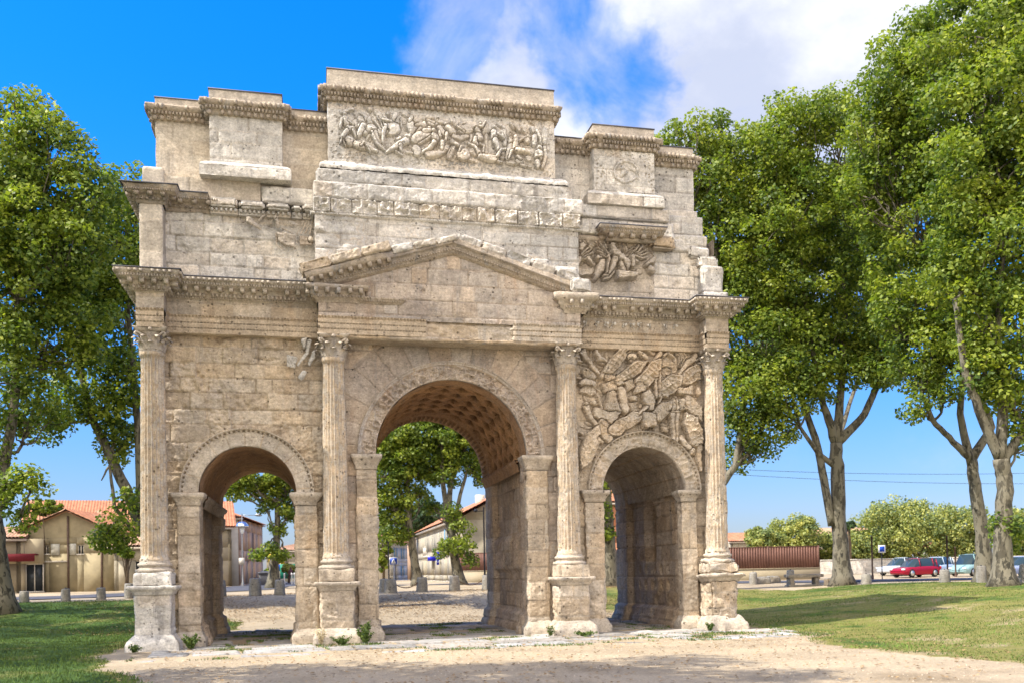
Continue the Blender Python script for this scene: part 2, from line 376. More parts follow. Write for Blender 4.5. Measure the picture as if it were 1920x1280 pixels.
def teeth(mb, path, step, w, o0, o1, z0, z1, skip=0., rg=None, tone=0., mit=0.):
    for p, d, n in along(path, step, mit):
        if rg is not None and rg.rand() < skip: continue
        M = (np.array([[d[0], n[0], 0], [d[1], n[1], 0], [0, 0, 1]]), (p[0], p[1], 0))
        mb.box((-w/2, o0, z0), (w/2, o1, z1), tone, M)

XC = {'l': -6.68, 'c': 0.0, 'r': 6.86}; RR = {'l': 1.50, 'c': 2.56, 'r': 1.54}; SP = {'l': 4.92, 'c': 6.2, 'r': 5.0}; RO = {'l': 2.10, 'c': 3.20, 'r': 2.12}
DEP = 8.4
def opening(x, z, grow=.06):
    m = np.zeros(x.shape, bool)
    for k in 'lcr':
        r = RR[k]+grow
        m |= ((np.abs(x-XC[k]) < r) & (z < SP[k])) | ((x-XC[k])**2+(z-SP[k])**2 < r*r)
    return m
# ---- the three bays of the front, the ends, the back
def hf_left(u, v):
    x = u-9.75
    h, t = masonry(u, v, 11, .53, .95, off=.04, rough=.095, chips=.11, jd=.04, jw=.02, rf=2.6); t = t*.7
    sm = sstep(-9.25, -9.05, x)
    return h*sm, t
def hf_mid(u, v):
    x = u-3.9; z = v
    h, t = masonry(u, v, 23, .58, 1.15, off=.015, rough=.022, chips=.04, jd=.04, jw=.025)
    p = sstep(.05, .5, fbm(x*.8, z*.8, None, 77, 4)); h = h*(1-.6*p); t = t-.05*p
    # voussoirs of the big arch, patched and stained
    rr = np.hypot(x, z-SP['c']); an = np.arctan2(x, z-SP['c'])+.01*fbm(x*3, z*3, None, 5, 2); zone = sstep(4.32, 4.26, rr+.10*np.sign(np.sin(np.floor(an/.21)*2.3)))*(z > SP['c'])
    va = an/.21; fv = np.abs(va-np.round(va))*.21*rr; jn = 1-sstep(0, .022, fv); r9 = _h(np.round(va-.5).astype(int), np.zeros(x.shape, int), np.zeros(x.shape, int), 91)
    h2 = -.04*jn+(r9-.5)*.03+.022*fbm(x*5, z*5, None, 92, 4)-.05*sstep(.02, 0, np.abs(rr-4.3)); t2 = (r9-.5)*.26-.3*jn
    h = h*(1-zone)+h2*zone; t = t*(1-zone)+t2*zone
    pit_ = sstep(.25, .5, fbm(x*1.1+5, z*1.1, None, 95, 3)); h = h-.05*pit_*np.clip(ridge(x*9, z*9, None, 96, 3)-.2, 0, 1)
    return h, t
def hf_right(u, v):
    h, t = masonry(u, v, 31, .56, 1.0, off=.02, rough=.03, chips=.05, jd=.045, jw=.025)
    return h, t
wall('bay_wall', (-9.75, 0, 0), (1, 0, 0), 5.85, 10.0, S_ROUGH, ARCH, hf_left, .03, lambda u, v: ~opening(u-9.75, v), (0, -1, 0))
wall('bay_wall', (-3.9, -.02, 0), (1, 0, 0), 7.8, 9.9, S_PINK, ARCH, hf_mid, .03, lambda u, v: ~opening(u-3.9, v), (0, -1, 0))
wall('bay_wall', (3.9, 0, 0), (1, 0, 0), 5.85, 10.05, S_WARM, ARCH, hf_right, .035, lambda u, v: ~opening(u+3.9, v), (0, -1, 0))
wall('rear_wall', (-9.75, DEP, 0), (1, 0, 0), 19.5, 14.2, S_WARM, ARCH, lambda u, v: masonry(u, v, 41, .55, 1.1), .09, lambda u, v: ~opening(u-9.75, v, .1), (0, 1, 0))
for sx in (-1, 1):
    wall('end_wall', (9.75*sx, 0, 0), (0, 1, 0), DEP, 14.2, S_WARM, ARCH, lambda u, v: masonry(u, v, 51+sx, .55, 1.1), .09, None, (sx, 0, 0))
# ---- passages: barrel vault + side walls
def passage(k):
    xc, r, sp = XC[k], RR[k], SP[k]
    y0, y1 = .0, DEP
    ny = int((y1-y0)/.045); na = int(pi*r/.035)
    a, y = np.meshgrid(np.linspace(-.02, pi+.02, na), np.linspace(y0, y1, ny), indexing='ij')
    s = a*r
    if k == 'c':
        # hexagonal coffers between plain bands, ribbed band over the rear pier
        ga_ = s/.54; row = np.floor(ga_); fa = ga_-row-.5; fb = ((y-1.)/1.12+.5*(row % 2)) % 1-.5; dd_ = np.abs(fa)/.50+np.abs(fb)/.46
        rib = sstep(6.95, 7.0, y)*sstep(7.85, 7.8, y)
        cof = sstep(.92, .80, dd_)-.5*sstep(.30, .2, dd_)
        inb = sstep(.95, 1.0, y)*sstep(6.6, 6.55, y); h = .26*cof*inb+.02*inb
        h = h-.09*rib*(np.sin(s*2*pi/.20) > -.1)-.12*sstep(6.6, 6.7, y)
        t = -.55*cof*inb+.12*inb*(1-cof)-.45*rib*(np.sin(s*2*pi/.20) > -.1)  # shade painted into the coffer recesses by tone; rib stripes darker too
    elif k == 'r':
        g = np.abs(((s/ .62) % 1)-.5); g2 = np.abs(((y/1.15+.5*np.floor(s/.62)) % 1)-.5)
        h = .03*sstep(.46, .5, g)+.03*sstep(.475, .5, g2)+.06*sstep(.1, .5, fbm(s*.9, y*.9, None, 5, 4)); t = -.3*sstep(.47, .5, g)
    else:
        h = .05*sstep(.1, .5, fbm(s*1.1, y*.9, None, 6, 4)); t = h*0
    h = h+.03*fbm(s*2.5, y*2.5, None, 8, 5)+.08*sstep(.9, 1.3, y)*sstep(7.1, 6.8, y)*(k != 'c')
    P = np.stack([xc-np.cos(a)*(r+h), y, sp+np.sin(a)*(r+h)], -1)
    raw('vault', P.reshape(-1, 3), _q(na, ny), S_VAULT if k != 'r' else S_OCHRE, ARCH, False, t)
    for sd in (-1, 1):
        def hf(u, v, sd=sd):
            h, t = masonry(u, v, 61+sd+ord(k), .56, 1.1, off=.015, rough=.02, chips=.07, jd=.045)
            rec = sstep(1.1, 1.22, u)*sstep(6.9, 6.78, u)
            h = h-.26*rec
            bb = sstep(.72, .62, v)*sstep(.25, .6, u); h = h+(.14+.12*sstep(.5, .1, v))*bb
            if k == 'c':
                bul = sstep(2.15, 2.35, v)*sstep(3.75, 3.3, v)*rec; h = h+.16*bul*(1+.4*fbm(u*1.2, v*2, None, 3, 4))
                h = h
            if k == 'r' and sd == 1:
                x = u; z = v
                nz = (((x-4.6)/.72)**2 < 1) & (z > 2.9) & (z < 4.3); q = ((x-4.6)/.72)**2+np.clip(np.maximum(2.9-z, z-4.3), 0, 9)**2/.72**2
                h = h-.38*sstep(1.0, .8, q+.15*fbm(x*2, z*2, None, 4, 3))
                for i in range(6):
                    for j in range(2):
                        hx_ = 2.6+i*.62+.12*((i*7+j*3) % 3); hz = 1.55+j*.62; h = h-.30*sstep(1.0, .7, ((x-hx_)/.15)**2+((z-hz)/.2)**2+.3*fbm(x*5, z*5, None, 9, 2))
                h = h-.10*sstep(.15, .5, fbm(x*.8+3, z*1.1, None, 12, 4))*sstep(4.8, 3.8, z)*rec
            if k == 'l':
                h = h-.14*sstep(.1, .45, fbm(u*.6+1, v*.35, None, 21, 3))*rec+.12*sstep(1.0, .6, np.abs(v-4.3)/.35)*sstep(6.8, 7.0, u)
            return h, t
        wall('passage_wall', (xc+sd*r, 0, 0), (0, 1, 0), DEP, sp+.05, S_INNER, ARCH, hf, .045, None, (-sd, 0, 0))
        mb = MB(); prof = [(0, sp-.42), (.05, sp-.40), (.08, sp-.2), (.17, sp-.14), (.20, sp-.02), (.02, sp)]
        path = [(xc+sd*r, 1.0), (xc+sd*r, DEP)] if sd == -1 else [(xc+sd*r, DEP), (xc+sd*r, 1.0)]
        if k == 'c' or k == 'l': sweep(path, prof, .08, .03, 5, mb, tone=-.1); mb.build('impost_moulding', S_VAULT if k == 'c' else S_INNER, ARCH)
for k in 'lcr': passage(k)

# ---- archivolts
def archivolt(k, mat, carve):
    xc, r, sp, ro = XC[k], RR[k], SP[k], RO[k]
    na = int(pi*ro/.028); nr = 34
    a = np.linspace(0, pi, na)
    q = np.linspace(0, 1, nr)
    A, Q = np.meshgrid(a, q, indexing='ij'); W = ro-r
    s = A*(r+W*.5)
    # section of the band: fillet, carved face, ovolo with dentils, outer fillet
    h = .13+.0*Q; h = h+.06*sstep(.76, .82, Q)+.06*sstep(.88, .93, Q)-.0*Q
    den = (np.sin(s*2*pi/.135) > .05)*1.; t0 = -.35*den*sstep(.79, .81, Q)*sstep(.89, .87, Q)*(carve != 'fruit')
    h = h-.09*(carve != 'fruit')*den*sstep(.79, .81, Q)*sstep(.89, .87, Q)
    face = sstep(.06, .1, Q)*sstep(.76, .70, Q)
    t = t0
    if carve == 'fruit':
        c1 = ridge(s*5.5, Q*W*5.5, None, 3, 3); h = h+face*.15*(c1-.35); t = t+face*.10*(c1-.5)
    elif carve == 'scroll':
        c1 = ridge(s*4.5, Q*W*4.5, None, 13, 2); h = h+face*.10*(c1-.4)
    else:
        h = h+face*.05*fbm(s*2.5, Q*W*2.5, None, 9, 4)
    j = np.abs(((s/.55) % 1)-.5); h = h-.02*sstep(.475, .5, j); t = t-.2*sstep(.48, .5, j)
    gone = sstep(.25, .5, fbm(s*.55+2.2, Q*.6, None, {'l': 5, 'c': 31, 'r': 8}[k], 3))*(.08 if k != 'l' else .03); h = h-gone
    # outer edge bites into the arris
    er = .03*fbm(s*2, Q*0, None, 17, 4)*(Q > .97)-.05*(Q < .03)*np.clip(fbm(s*1.6, Q*0, None, 19, 4), 0, 1)*(1.6 if k == 'r' else .5)*-1
    rad = r+W*Q+er
    h[:, 0] = -.12; rad[:, 0] = rad[:, 1]-.002
    h[:, -1] = -.06
    P = np.stack([xc-np.cos(A)*rad, -h, sp+np.sin(A)*rad], -1)
    o = raw('archivolt', P.reshape(-1, 3), _q(na, nr), mat, ARCH, False, t)
archivolt('l', S_WARM, 'plain'); archivolt('c', S_PINK, 'fruit'); archivolt('r', S_WARM, 'scroll')

# ---- piers with imposts beside each opening
def pier(x0, x1, sp, ih, mat, seed, foot=True, yf=-.16, lean=0.):
    mb = MB(); block(mb, x0, x1, yf, .30, .42, sp-ih, seed, .035, ch=.58, bw=2.5, er=.02, rough=.045, off=.02, chips=.08); p = mb.build('pier', mat, ARCH)
    cx_, w = (x0+x1)/2, (x1-x0)/2
    mb = MB(); z = sp
    prof = [(w-.02, -ih), (w+.03, -ih+.02), (w+.03, -ih+.10), (w+.05, -ih+.13), (w+.13, -.16), (w+.16, -.14), (w+.17, -.02), (w+.12, 0), (.01, 0)]
    # mitred rectangular cap: sx/sy keep the depth smaller than the width
    P = []; m = 14; t = np.linspace(-1, 1, m+1)[:-1]; o1 = np.ones(m)
    u = np.concatenate([np.stack([t, -o1], 1), np.stack([o1, t], 1), np.stack([-t, o1], 1), np.stack([-o1, -t], 1)])
    def cap(prof, z0, hw, yd0, yd1, er, seed, name, mat):
        ym, hy = (yd0+yd1)/2, (yd1-yd0)/2
        V = np.zeros((len(u), len(prof), 3))
        for j, (rr, zz) in enumerate(prof):
            e = rr-w; V[:, j, 0] = cx_+u[:, 0]*(hw+e); V[:, j, 1] = ym+u[:, 1]*(hy+e); V[:, j, 2] = z0+zz
        if er:
            n = fbm(V[..., 0]*2.4, V[..., 1]*2.4, V[..., 2]*2.4, seed, 5); k = np.clip(n, 0, 1)*er
            V[..., 0] -= np.sign(u[:, :1])*k; V[..., 1] += np.clip(k, 0, 1)*(u[:, 1:] < 0); V[..., 2] += er*.3*fbm(V[..., 0]*3, V[..., 1]*3, V[..., 2]*3, seed+3, 4)
        b = MB(); b.grid(V, 0., wrap=True); return b.build(name, mat, ARCH, jit=.01, freq=12)
    cap(prof, z, w, yf, .30, .05 if seed % 2 else .10, seed, 'impost', mat)
    fp = [(w+.14, 0), (w+.15, .22), (w+.12, .30), (w+.09, .33), (w+.03, .47), (w-.02, .5)]
    cap(fp, 0, w, yf, .30, .09, seed+3, 'pier_foot', mat)
pier(-8.84, -8.15, SP['l'], .42, S_WARM, 101)
pier(-5.22, -4.50, SP['l'], .42, S_WARM, 102)
pier(-3.24, -2.55, SP['c'], .50, S_WARM, 103)
pier(2.53, 3.30, SP['c'], .50, S_WARM, 105)
pier(4.62, 5.33, SP['r'], .42, S_WARM, 107)
pier(8.20, 8.80, SP['r'], .42, S_WARM, 108)

# ---- columns: thing > column (shaft) > capital, base, pedestal
def shaft_mesh(wear, seed, brk=None):
    nth, nz = 144, 150
    th, z = np.meshgrid(np.arange(nth)*2*pi/nth, np.linspace(2.76, 9.27, nz), indexing='ij')
    tt = (z-2.76)/6.5; R = .415-.065*tt**1.3
    fl = np.abs(np.sin(th*10)); fade = sstep(2.85, 2.95, z)*sstep(9.18, 9.08, z)
    f = .062*fl**.8
    x, y = np.cos(th), np.sin(th)
    e = fbm(x*1.2+seed, y*1.2, z*.9, seed, 4, .6); worn = sstep(.02, .35, e+wear-.35)
    fine = fbm(x*5+seed, y*5, z*6, seed+4, 4, .6)
    r = R-f*fade*(1-worn*.85)-worn*.035*(1+fine)-.008*fine*(1+wear*2)
    for zj in (4.1, 5.55, 7.1, 8.3): r = r-.012*np.exp(-((z-zj-.02*fine)/.018)**2)
    r = r+.04*sstep(9.10, 9.16, z)*(1-wear*.5)+.03*sstep(2.86, 2.80, z)
    return np.stack([x*r, y*r, z], -1), .05*fine*wear-.10*sstep(.35, .9, fl)*fade*(1-worn)*0
def capital_mb(worn=0.):
    mb = MB(); rg = random.Random(4)
    mb.lathe((0, 0, 0), [(.33, 9.26), (.375, 9.27), (.38, 9.30), (.33, 9.32), (.31, 9.4), (.31, 9.6), (.34, 9.78), (.40, 9.87)], 28)
    # abacus, concave on each side
    nn = 10; t = np.linspace(-1, 1, nn+1)[:-1]; o1 = np.ones(nn)
    side = .50-.085*(1-t*t)
    u = np.concatenate([np.stack([t*.5, -side], 1), np.stack([side, t*.5], 1), np.stack([-t*.5, side], 1), np.stack([-side, -t*.5], 1)])
    P = np.zeros((len(u), 6, 3))
    for j, (k, z) in enumerate(((.0, 9.875), (.88, 9.875), (.92, 9.92), (1.0, 9.95), (1.02, 10.0), (0, 10.0))): P[:, j, :2] = u*k; P[:, j, 2] = z
    mb.grid(P, 0., wrap=True)
    def leaf(a, z0, h, w, r0, curl):
        m = 9; P = np.zeros((m, 7, 3))
        for i in range(m):
            s = i/(m-1); zz = z0+h*min(1, s*1.22)*(1 if s < .82 else 1-(s-.82)*1.1); out = r0+.03+.05*s+curl*max(0, s-.45)**1.5*3.0
            ww = w*(sin(pi*min(.98, .25+s*.72)))*(1+.18*sin(s*22))
            for j in range(7):
                q = (j-3)/3; b = a+q*ww/r0; rr = out+.03*(1-q*q)+(.018 if j % 2 else -.0)
                P[i, j] = (cos(b)*rr, sin(b)*rr, zz-.05*q*q*h)
        mb.grid(P, 0.)
    for i in range(8): leaf(i*pi/4, 9.31, .26, .13, .32, .12)
    for i in range(8): leaf(i*pi/4+pi/8, 9.34, .42, .12, .32, .16)
    for i in range(4):
        a = i*pi/2+pi/4
        for sgn in (-1, 1):
            pts = []
            for s in np.linspace(0, 1, 8): pts.append((cos(a+sgn*.34*(1-s))*(.34+.20*s), sin(a+sgn*.34*(1-s))*(.36+.22*s), 9.60+.24*s**.7))
            mb.tube(pts, np.linspace(.024, .04, 8), 6)
        sp_ = []
        for s in np.linspace(0, 1, 16):
            g = s*3.6*pi; rr = .085*(1-s*.85); c = .57; sp_.append((cos(a)*(c+rr*cos(g+1.6)), sin(a)*(c+rr*cos(g+1.6)), 9.79+rr*sin(g+1.6)))
        mb.tube(sp_, np.linspace(.036, .02, 16), 6)
        b = i*pi/2
        mb.lathe((cos(b)*.44, sin(b)*.44, 9.93), [(0, -.06), (.055, -.04), (.065, 0), (.05, .045), (0, .06)], 8)
    return mb
def column(x, wear, seed, mat, eroded=False):
    P, t = shaft_mesh(wear, seed)
    P[..., 0] += x; P[..., 1] -= .48
    mb = MB(); mb.grid(P, t, wrap=True); col_ = mb.build('column', mat, ARCH, smooth=False)
    mb = capital_mb(); V = np.concatenate(mb.v); 
    if wear > .3:
        k = np.clip(fbm(V[:, 0]*3+seed, V[:, 1]*3, V[:, 2]*3, seed, 4)+.45*wear, 0, 1)*.55*wear
        r = np.hypot(V[:, 0], V[:, 1])+1e-6; nr = np.minimum(r, .36+.10*(V[:, 2]-9.3)); V[:, :2] *= (1-k+k*nr/r)[:, None]
    V = V+np.array([x, -.48, 0]); mb.v = [V]; mb.q = [np.concatenate(mb.q)]; mb.t = [np.concatenate(mb.t)]
    mb.build('capital', mat, col_, jit=.012+.02*wear, freq=9, seed=seed)
    mb = MB(); mb.lathe((x, -.48, 0), [(.47, 2.38), (.56, 2.40), (.585, 2.45), (.56, 2.50), (.485, 2.52), (.455, 2.55), (.46, 2.58), (.50, 2.60), (.515, 2.64), (.50, 2.68), (.45, 2.70), (.44, 2.77)], 40)
    mb.build('base', mat, col_, jit=.01+.06*(eroded), freq=5, seed=seed)
    # pedestal: plinth block, cap, die, moulded foot
    mb = MB(); yc = -.50
    block(mb, x-.56, x+.56, yc-.56, .05, 1.98, 2.40, seed+5, .05, ch=2, bw=3, er=.02+.05*eroded, rough=.015)
    mb.lathe((x, yc, 0), [(.54, 1.70), (.57, 1.71), (.58, 1.76), (.66, 1.86), (.71, 1.88), (.72, 1.96), (.70, 1.985), (.1, 1.985)], 0, 0., True, m=14)
    block(mb, x-.535, x+.535, yc-.535, .05, .42, 1.74, seed+6, .04, ch=.62, bw=3, er=.03+.05*eroded, rough=.05 if not eroded else .07, chips=.12)
    mb.lathe((x, yc, 0), [(.78, -.1), (.77, .20), (.72, .30), (.69, .33), (.60, .44), (.53, .50), (.3, .5)], 0, 0., True, m=14)
    o = mb.build('pedestal', S_WHITE if seed == 1 else mat, col_, jit=.035 if not eroded else .11, freq=3.2, seed=seed+2)
    return col_
column(-9.46, .05, 1, S_WARM); column(-3.92, .08, 2, S_WARM); column(3.93, .42, 3, S_WARM); column(9.42, .40, 4, S_WARM, True)

# ---- main entablature
Yc, Ys, Yr = -.92, -.30, -.95
PL = [(-9.86, 8.5), (-9.86, Yr), (-9.04, Yr), (-9.04, Ys), (-4.40, Ys), (-4.40, Yc), (4.40, Yc), (4.40, Ys), (8.98, Ys), (8.98, Yr), (9.84, Yr), (9.84, 8.5)]
def arch_band(path, name, mat, seed, lo=9.98, keep=None):
    """architrave: three fasciae split by bead rows, moulding on top"""
    mb = MB(); path = np.array(path, float)
    for i in range(len(path)-1):
        a, b = path[i], path[i+1]; L = np.linalg.norm(b-a); d = (b-a)/L; n = np.array([d[1], -d[0]])
        front = abs(d[0]) > .5
        nu = max(3, int(L/(.022 if front else .1))); zz = np.concatenate([[lo], np.linspace(lo+.0, lo+.57, 40)])
        u, z = np.meshgrid(np.linspace(0, L, nu), zz, indexing='ij')
        q = (z-lo)/.57; h = .0+.025*(q > .30)+.025*(q > .60)+.055*sstep(.84, .93, q)
        x = a[0]+d[0]*u
        bead = (np.sin(u*2*pi/.10+x*0) > -.1)*1.*(front)
        exist = 1.
        if name == 'architrave' and front:
            exist = 1-((x > -.9)*(x < 2.0)*(np.abs(a[1]-Yc) < .05))*1.
        for bz in (.30, .60): h = h-.045*bead*exist*np.exp(-((q-bz)/.026)**2)
        h = h-.07*(np.sin(u*2*pi/.105) > 0)*exist*sstep(.87, .89, q)*sstep(.98, .96, q)*front
        wr = fbm(u*1.5+seed, z*3, None, seed, 5); h = h+.012*wr
        if name == 'architrave' and front:
            gone = (1-exist)*sstep(-.35, .1, wr+.3)
            h = h*(1-gone)-.07*gone*(1+fbm(u*4, z*5, None, seed+3, 4))-.05*gone*(q > .8)
        h = h-.12*np.clip(fbm(u*1.2+7, z*2, None, seed+5, 4)-.25, 0, 1)*(q > .8)
        j = np.abs(((u/1.45+.3*seed) % 1)-.5); h = h-.02*sstep(.488, .5, j)
        h[:, 0] = -.5
        P = np.zeros(u.shape+(3,)); P[..., 0] = a[0]+d[0]*u+n[0]*h; P[..., 1] = a[1]+d[1]*u+n[1]*h; P[..., 2] = z
        mb.grid(P, .04*np.sign(np.sin(np.floor(u/1.45+.3*seed+.5)*37.))-.35*bead*exist*(np.exp(-((q-.30)/.022)**2)+np.exp(-((q-.60)/.022)**2)))
    return mb.build(name, mat, ARCH)
arch_band(PL, 'architrave', S_WARM, 3)
# underside of the centre architrave (soffit) is closed by a slab
mb = MB(); block(mb, -4.36, 4.36, Yc+.02, 0., 9.86, 10.02, 9, .07, ch=2, bw=1.4, er=.03, rough=.03, chips=.05); mb.build('soffit', S_OCHRE, ARCH)

class Relief:
    """carving canvas on a wall: heights are raised shape by shape, each one cut round with a fine groove"""
    def __init__(s, x0, x1, z0, z1, res, conv=None, warp=.05):
        s.nx = int((x1-x0)/res)+1; s.nz = int((z1-z0)/res)+1
        s.X, s.Z = np.meshgrid(np.linspace(x0, x1, s.nx), np.linspace(z0, z1, s.nz), indexing='ij'); s.H = np.zeros_like(s.X); s.GX, s.GZ = s.X, s.Z; s.X = s.X+warp*fbm(s.GX*2.6, s.GZ*2.6, None, 21, 4); s.Z = s.Z+warp*fbm(s.GX*2.6+7, s.GZ*2.6, None, 22, 4); s.M = np.zeros(s.X.shape, bool)
        s.conv = conv or (lambda a, b: (a, b)); s.k = 1.; s.N1 = fbm(s.GX*11, s.GZ*11, None, 3, 3); s.N2 = ridge(s.GX*8, s.GZ*8, None, 5, 3)-.3
    def _put(s, D, h, groove, gw, sub=None):
        ins = D < 0; ring = (D >= 0) & (D < gw)
        s.H = np.where(ins, np.maximum(h+.022*s.N2, s.H-.05), np.where(ring, np.minimum(s.H, s.H*.4-groove*1.8), s.H)); s.M |= ins
    def limb(s, pts, r, base=.03, k=1., groove=.012, gw=.02):
        P = [s.conv(*p[:2]) for p in pts]; n = len(P); r = [r]*n if np.isscalar(r) else r
        r = [q*s.k for q in np.interp(np.linspace(0, 1, n), np.linspace(0, 1, len(r)), r)]
        if n == 1: P = P*2; r = r*2; n = 2
        D = np.full(s.X.shape, 9.); F = np.zeros_like(D)
        for i in range(n-1):
            ax, az = P[i]; bx, bz = P[i+1]; dx, dz = bx-ax, bz-az; L2 = dx*dx+dz*dz+1e-9
            t = np.clip(((s.X-ax)*dx+(s.Z-az)*dz)/L2, 0, 1); rr = (r[i]+(r[i+1]-r[i])*t)*.78*(1+.14*s.N1)
            d = np.hypot(s.X-ax-t*dx, s.Z-az-t*dz); D = np.minimum(D, d-rr); F = np.maximum(F, np.clip(1-(d/rr)**3, 0, 1)**.5*np.minimum(rr, .05+.25*rr))
        s._put(D, base+F*k, groove, gw)
    def oval(s, x, z, a, b, ang=0., t=.07, dome=.5, base=.03, orn=0, groove=.012, gw=.025, hexa=False):
        cx_, cz = s.conv(x, z); a *= s.k; b *= s.k
        ca, sa = cos(ang), sin(ang); u = (s.X-cx_)*ca+(s.Z-cz)*sa; v = -(s.X-cx_)*sa+(s.Z-cz)*ca
        q = np.hypot(u/a, v/b) if not hexa else np.maximum(np.abs(v/b), np.abs(u/a)*.62+np.abs(v/b)*.55)
        wob = .05*vn(u*9+x, v*9, None, 5); q = q+wob
        dome = dome*.55; a *= .97; h = base+t*((1-dome)+dome*np.sqrt(np.clip(1-q*q, 0, 1)))
        if orn == 1: h = h-.035*sstep(.84, .78, q)+.035*np.exp(-(v/(b*.10))**2)*(q < .80)+.05*sstep(1, .6, np.hypot(u*.7, v)/(min(a, b)*.30))+.014*np.sign(np.sin(u*2*pi/.16))*(q < .75)
        if orn == 2: h = h-.02*sstep(.88, .84, q)+.035*sstep(.35, .8, ridge(u*8+x, v*8, None, int(abs(x)) % 17, 2))*(q < .86)
        if orn == 3: h = h+.016*np.sign(np.sin(u*2*pi/.11))
        if orn == 4: h = h-.05*sstep(.72, .62, q)
        s._put((q-1)*min(a, b), h, groove, gw)
    def poly(s, pts, t=.06, base=.03, orn=0, ang=0., groove=.012, gw=.025, bev=.03):
        P = np.array([s.conv(*p) for p in pts]); D = np.full(s.X.shape, 9.); ins = np.zeros(s.X.shape, bool); n = len(P)
        for i in range(n):
            a, b = P[i], P[(i+1) % n]; d = b-a; L2 = d@d+1e-9
            tt = np.clip(((s.X-a[0])*d[0]+(s.Z-a[1])*d[1])/L2, 0, 1); D = np.minimum(D, np.hypot(s.X-a[0]-tt*d[0], s.Z-a[1]-tt*d[1]))
            c = ((a[1] > s.Z) != (b[1] > s.Z)) & (s.X < (b[0]-a[0])*(s.Z-a[1])/(b[1]-a[1]+1e-12)+a[0]); ins ^= c
        D = np.where(ins, -D, D); h = base+t*sstep(0, bev, -D)
        u = s.X*cos(ang)+s.Z*sin(ang)
        if orn == 3: h = h+.018*np.sin(u*2*pi/.09)
        if orn == 2: h = h+.016*sstep(.35, .8, ridge(s.X*9, s.Z*9, None, 7, 2))
        s._put(D, h, groove, gw)
    def filler(s, n, r, seed, box, base=.0):
        rg = np.random.RandomState(seed); x0, x1, z0, z1 = box
        for i in range(n):
            x, z = rg.uniform(x0, x1), rg.uniform(z0, z1); a = rg.uniform(0, 2*pi); L = rg.uniform(1, 4)*r; k = rg.randint(4); c0, c1 = s.conv, s.k; s.conv, s.k = (lambda a_, b_: (a_, b_)), 1.
            if k == 0: s.oval(x, z, r*rg.uniform(1, 2.2), r*rg.uniform(.8, 1.3), a, .05, .5, base, rg.randint(4), gw=.015)
            elif k == 1: s.limb([(x, z), (x+cos(a)*L*.6, z+sin(a)*L*.6), (x+cos(a+.7)*L, z+sin(a+.7)*L)], [r*.7, r*.4], base)
            elif k == 2: s.limb([(x, z), (x+cos(a)*L, z+sin(a)*L)], [r*.45, r*.35], base+.01)
            else: s.limb([(x, z)], r*.7, base+.01)
            s.conv, s.k = c0, c1
    def build(s, name, y, mat, parent, mask=None, wear=.012, seed=1, extra=None, amp=1., tone=None):
        H = s.H*amp+wear*fbm(s.GX*3, s.GZ*3, None, seed, 5)+wear*.5*fbm(s.GX*14, s.GZ*14, None, seed+2, 3)
        if extra is not None: H = H+extra
        P = np.stack([s.GX, y-H, s.GZ], -1); mk = None
        if mask is not None: mk = (mask[:-1, :-1] & mask[1:, :-1] & mask[1:, 1:] & mask[:-1, 1:]).ravel()
        q = _q(s.nx, s.nz)
        return raw(name, P.reshape(-1, 3), q[mk] if mk is not None else q, mat, parent, False, tone if tone is not None else s.H*0)
def zoomconv(ox, oy, sc_, y):
    def f(a, b):
        p = at(ox+a/sc_, oy+b/sc_, y); return (p[0], p[2])
    return f
# ---- frieze
for i in range(len(PL)-1):
    a, b = np.array(PL[i]), np.array(PL[i+1]); L = np.linalg.norm(b-a); d = (b-a)/L; n = np.array([d[1], -d[0]]); front = abs(d[0]) > .5
    if front and abs(a[0]+4.4) < .01: continue
    r_ = .04 if front else .12
    nu, nv = max(3, int(L/r_)), int(.62/.04); u, v = np.meshgrid(np.linspace(0, L, nu), np.linspace(0, .62, nv), indexing='ij')
    h, t = masonry(u+a[0], v, 71+i, .8, 1.2, off=.006, rough=.01)
    P = np.zeros(u.shape+(3,)); P[..., 0] = a[0]+d[0]*u+n[0]*h; P[..., 1] = a[1]+d[1]*u+n[1]*h; P[..., 2] = 10.52+v; mb = MB(); mb.grid(P, t); mb.build('frieze', S_WARM, ARCH)
# carved warriors of the right-hand frieze
rf = Relief(4.42, 8.9, 10.58, 11.04, .02)
rg = np.random.RandomState(5)
for i in range(11):
    x = 4.75+i*.33+rg.uniform(-.05, .05)
    if i in (8, ): continue
    z = 10.62; s = rg.choice([-1, 1])
    rf.limb([(x, z+.27), (x+.03*s, z+.15)], [.045, .035], .02, .9); rf.limb([(x+.02*s, z+.34)], .03, .03)
    rf.limb([(x+.03*s, z+.15), (x+.10*s, z+.02)], [.03, .018]); rf.limb([(x+.02*s, z+.15), (x-.09*s, z+.08), (x-.10*s, z)], [.03, .016])
    rf.limb([(x, z+.27), (x+.12*s, z+.30)], [.02, .014]); rf.oval(x-.07*s, z+.22, .05, .07, .3*s, .03)
rf.build('frieze_relief', -.335, S_WHITE, ARCH, mask=rf.M, wear=.006, amp=1.4)

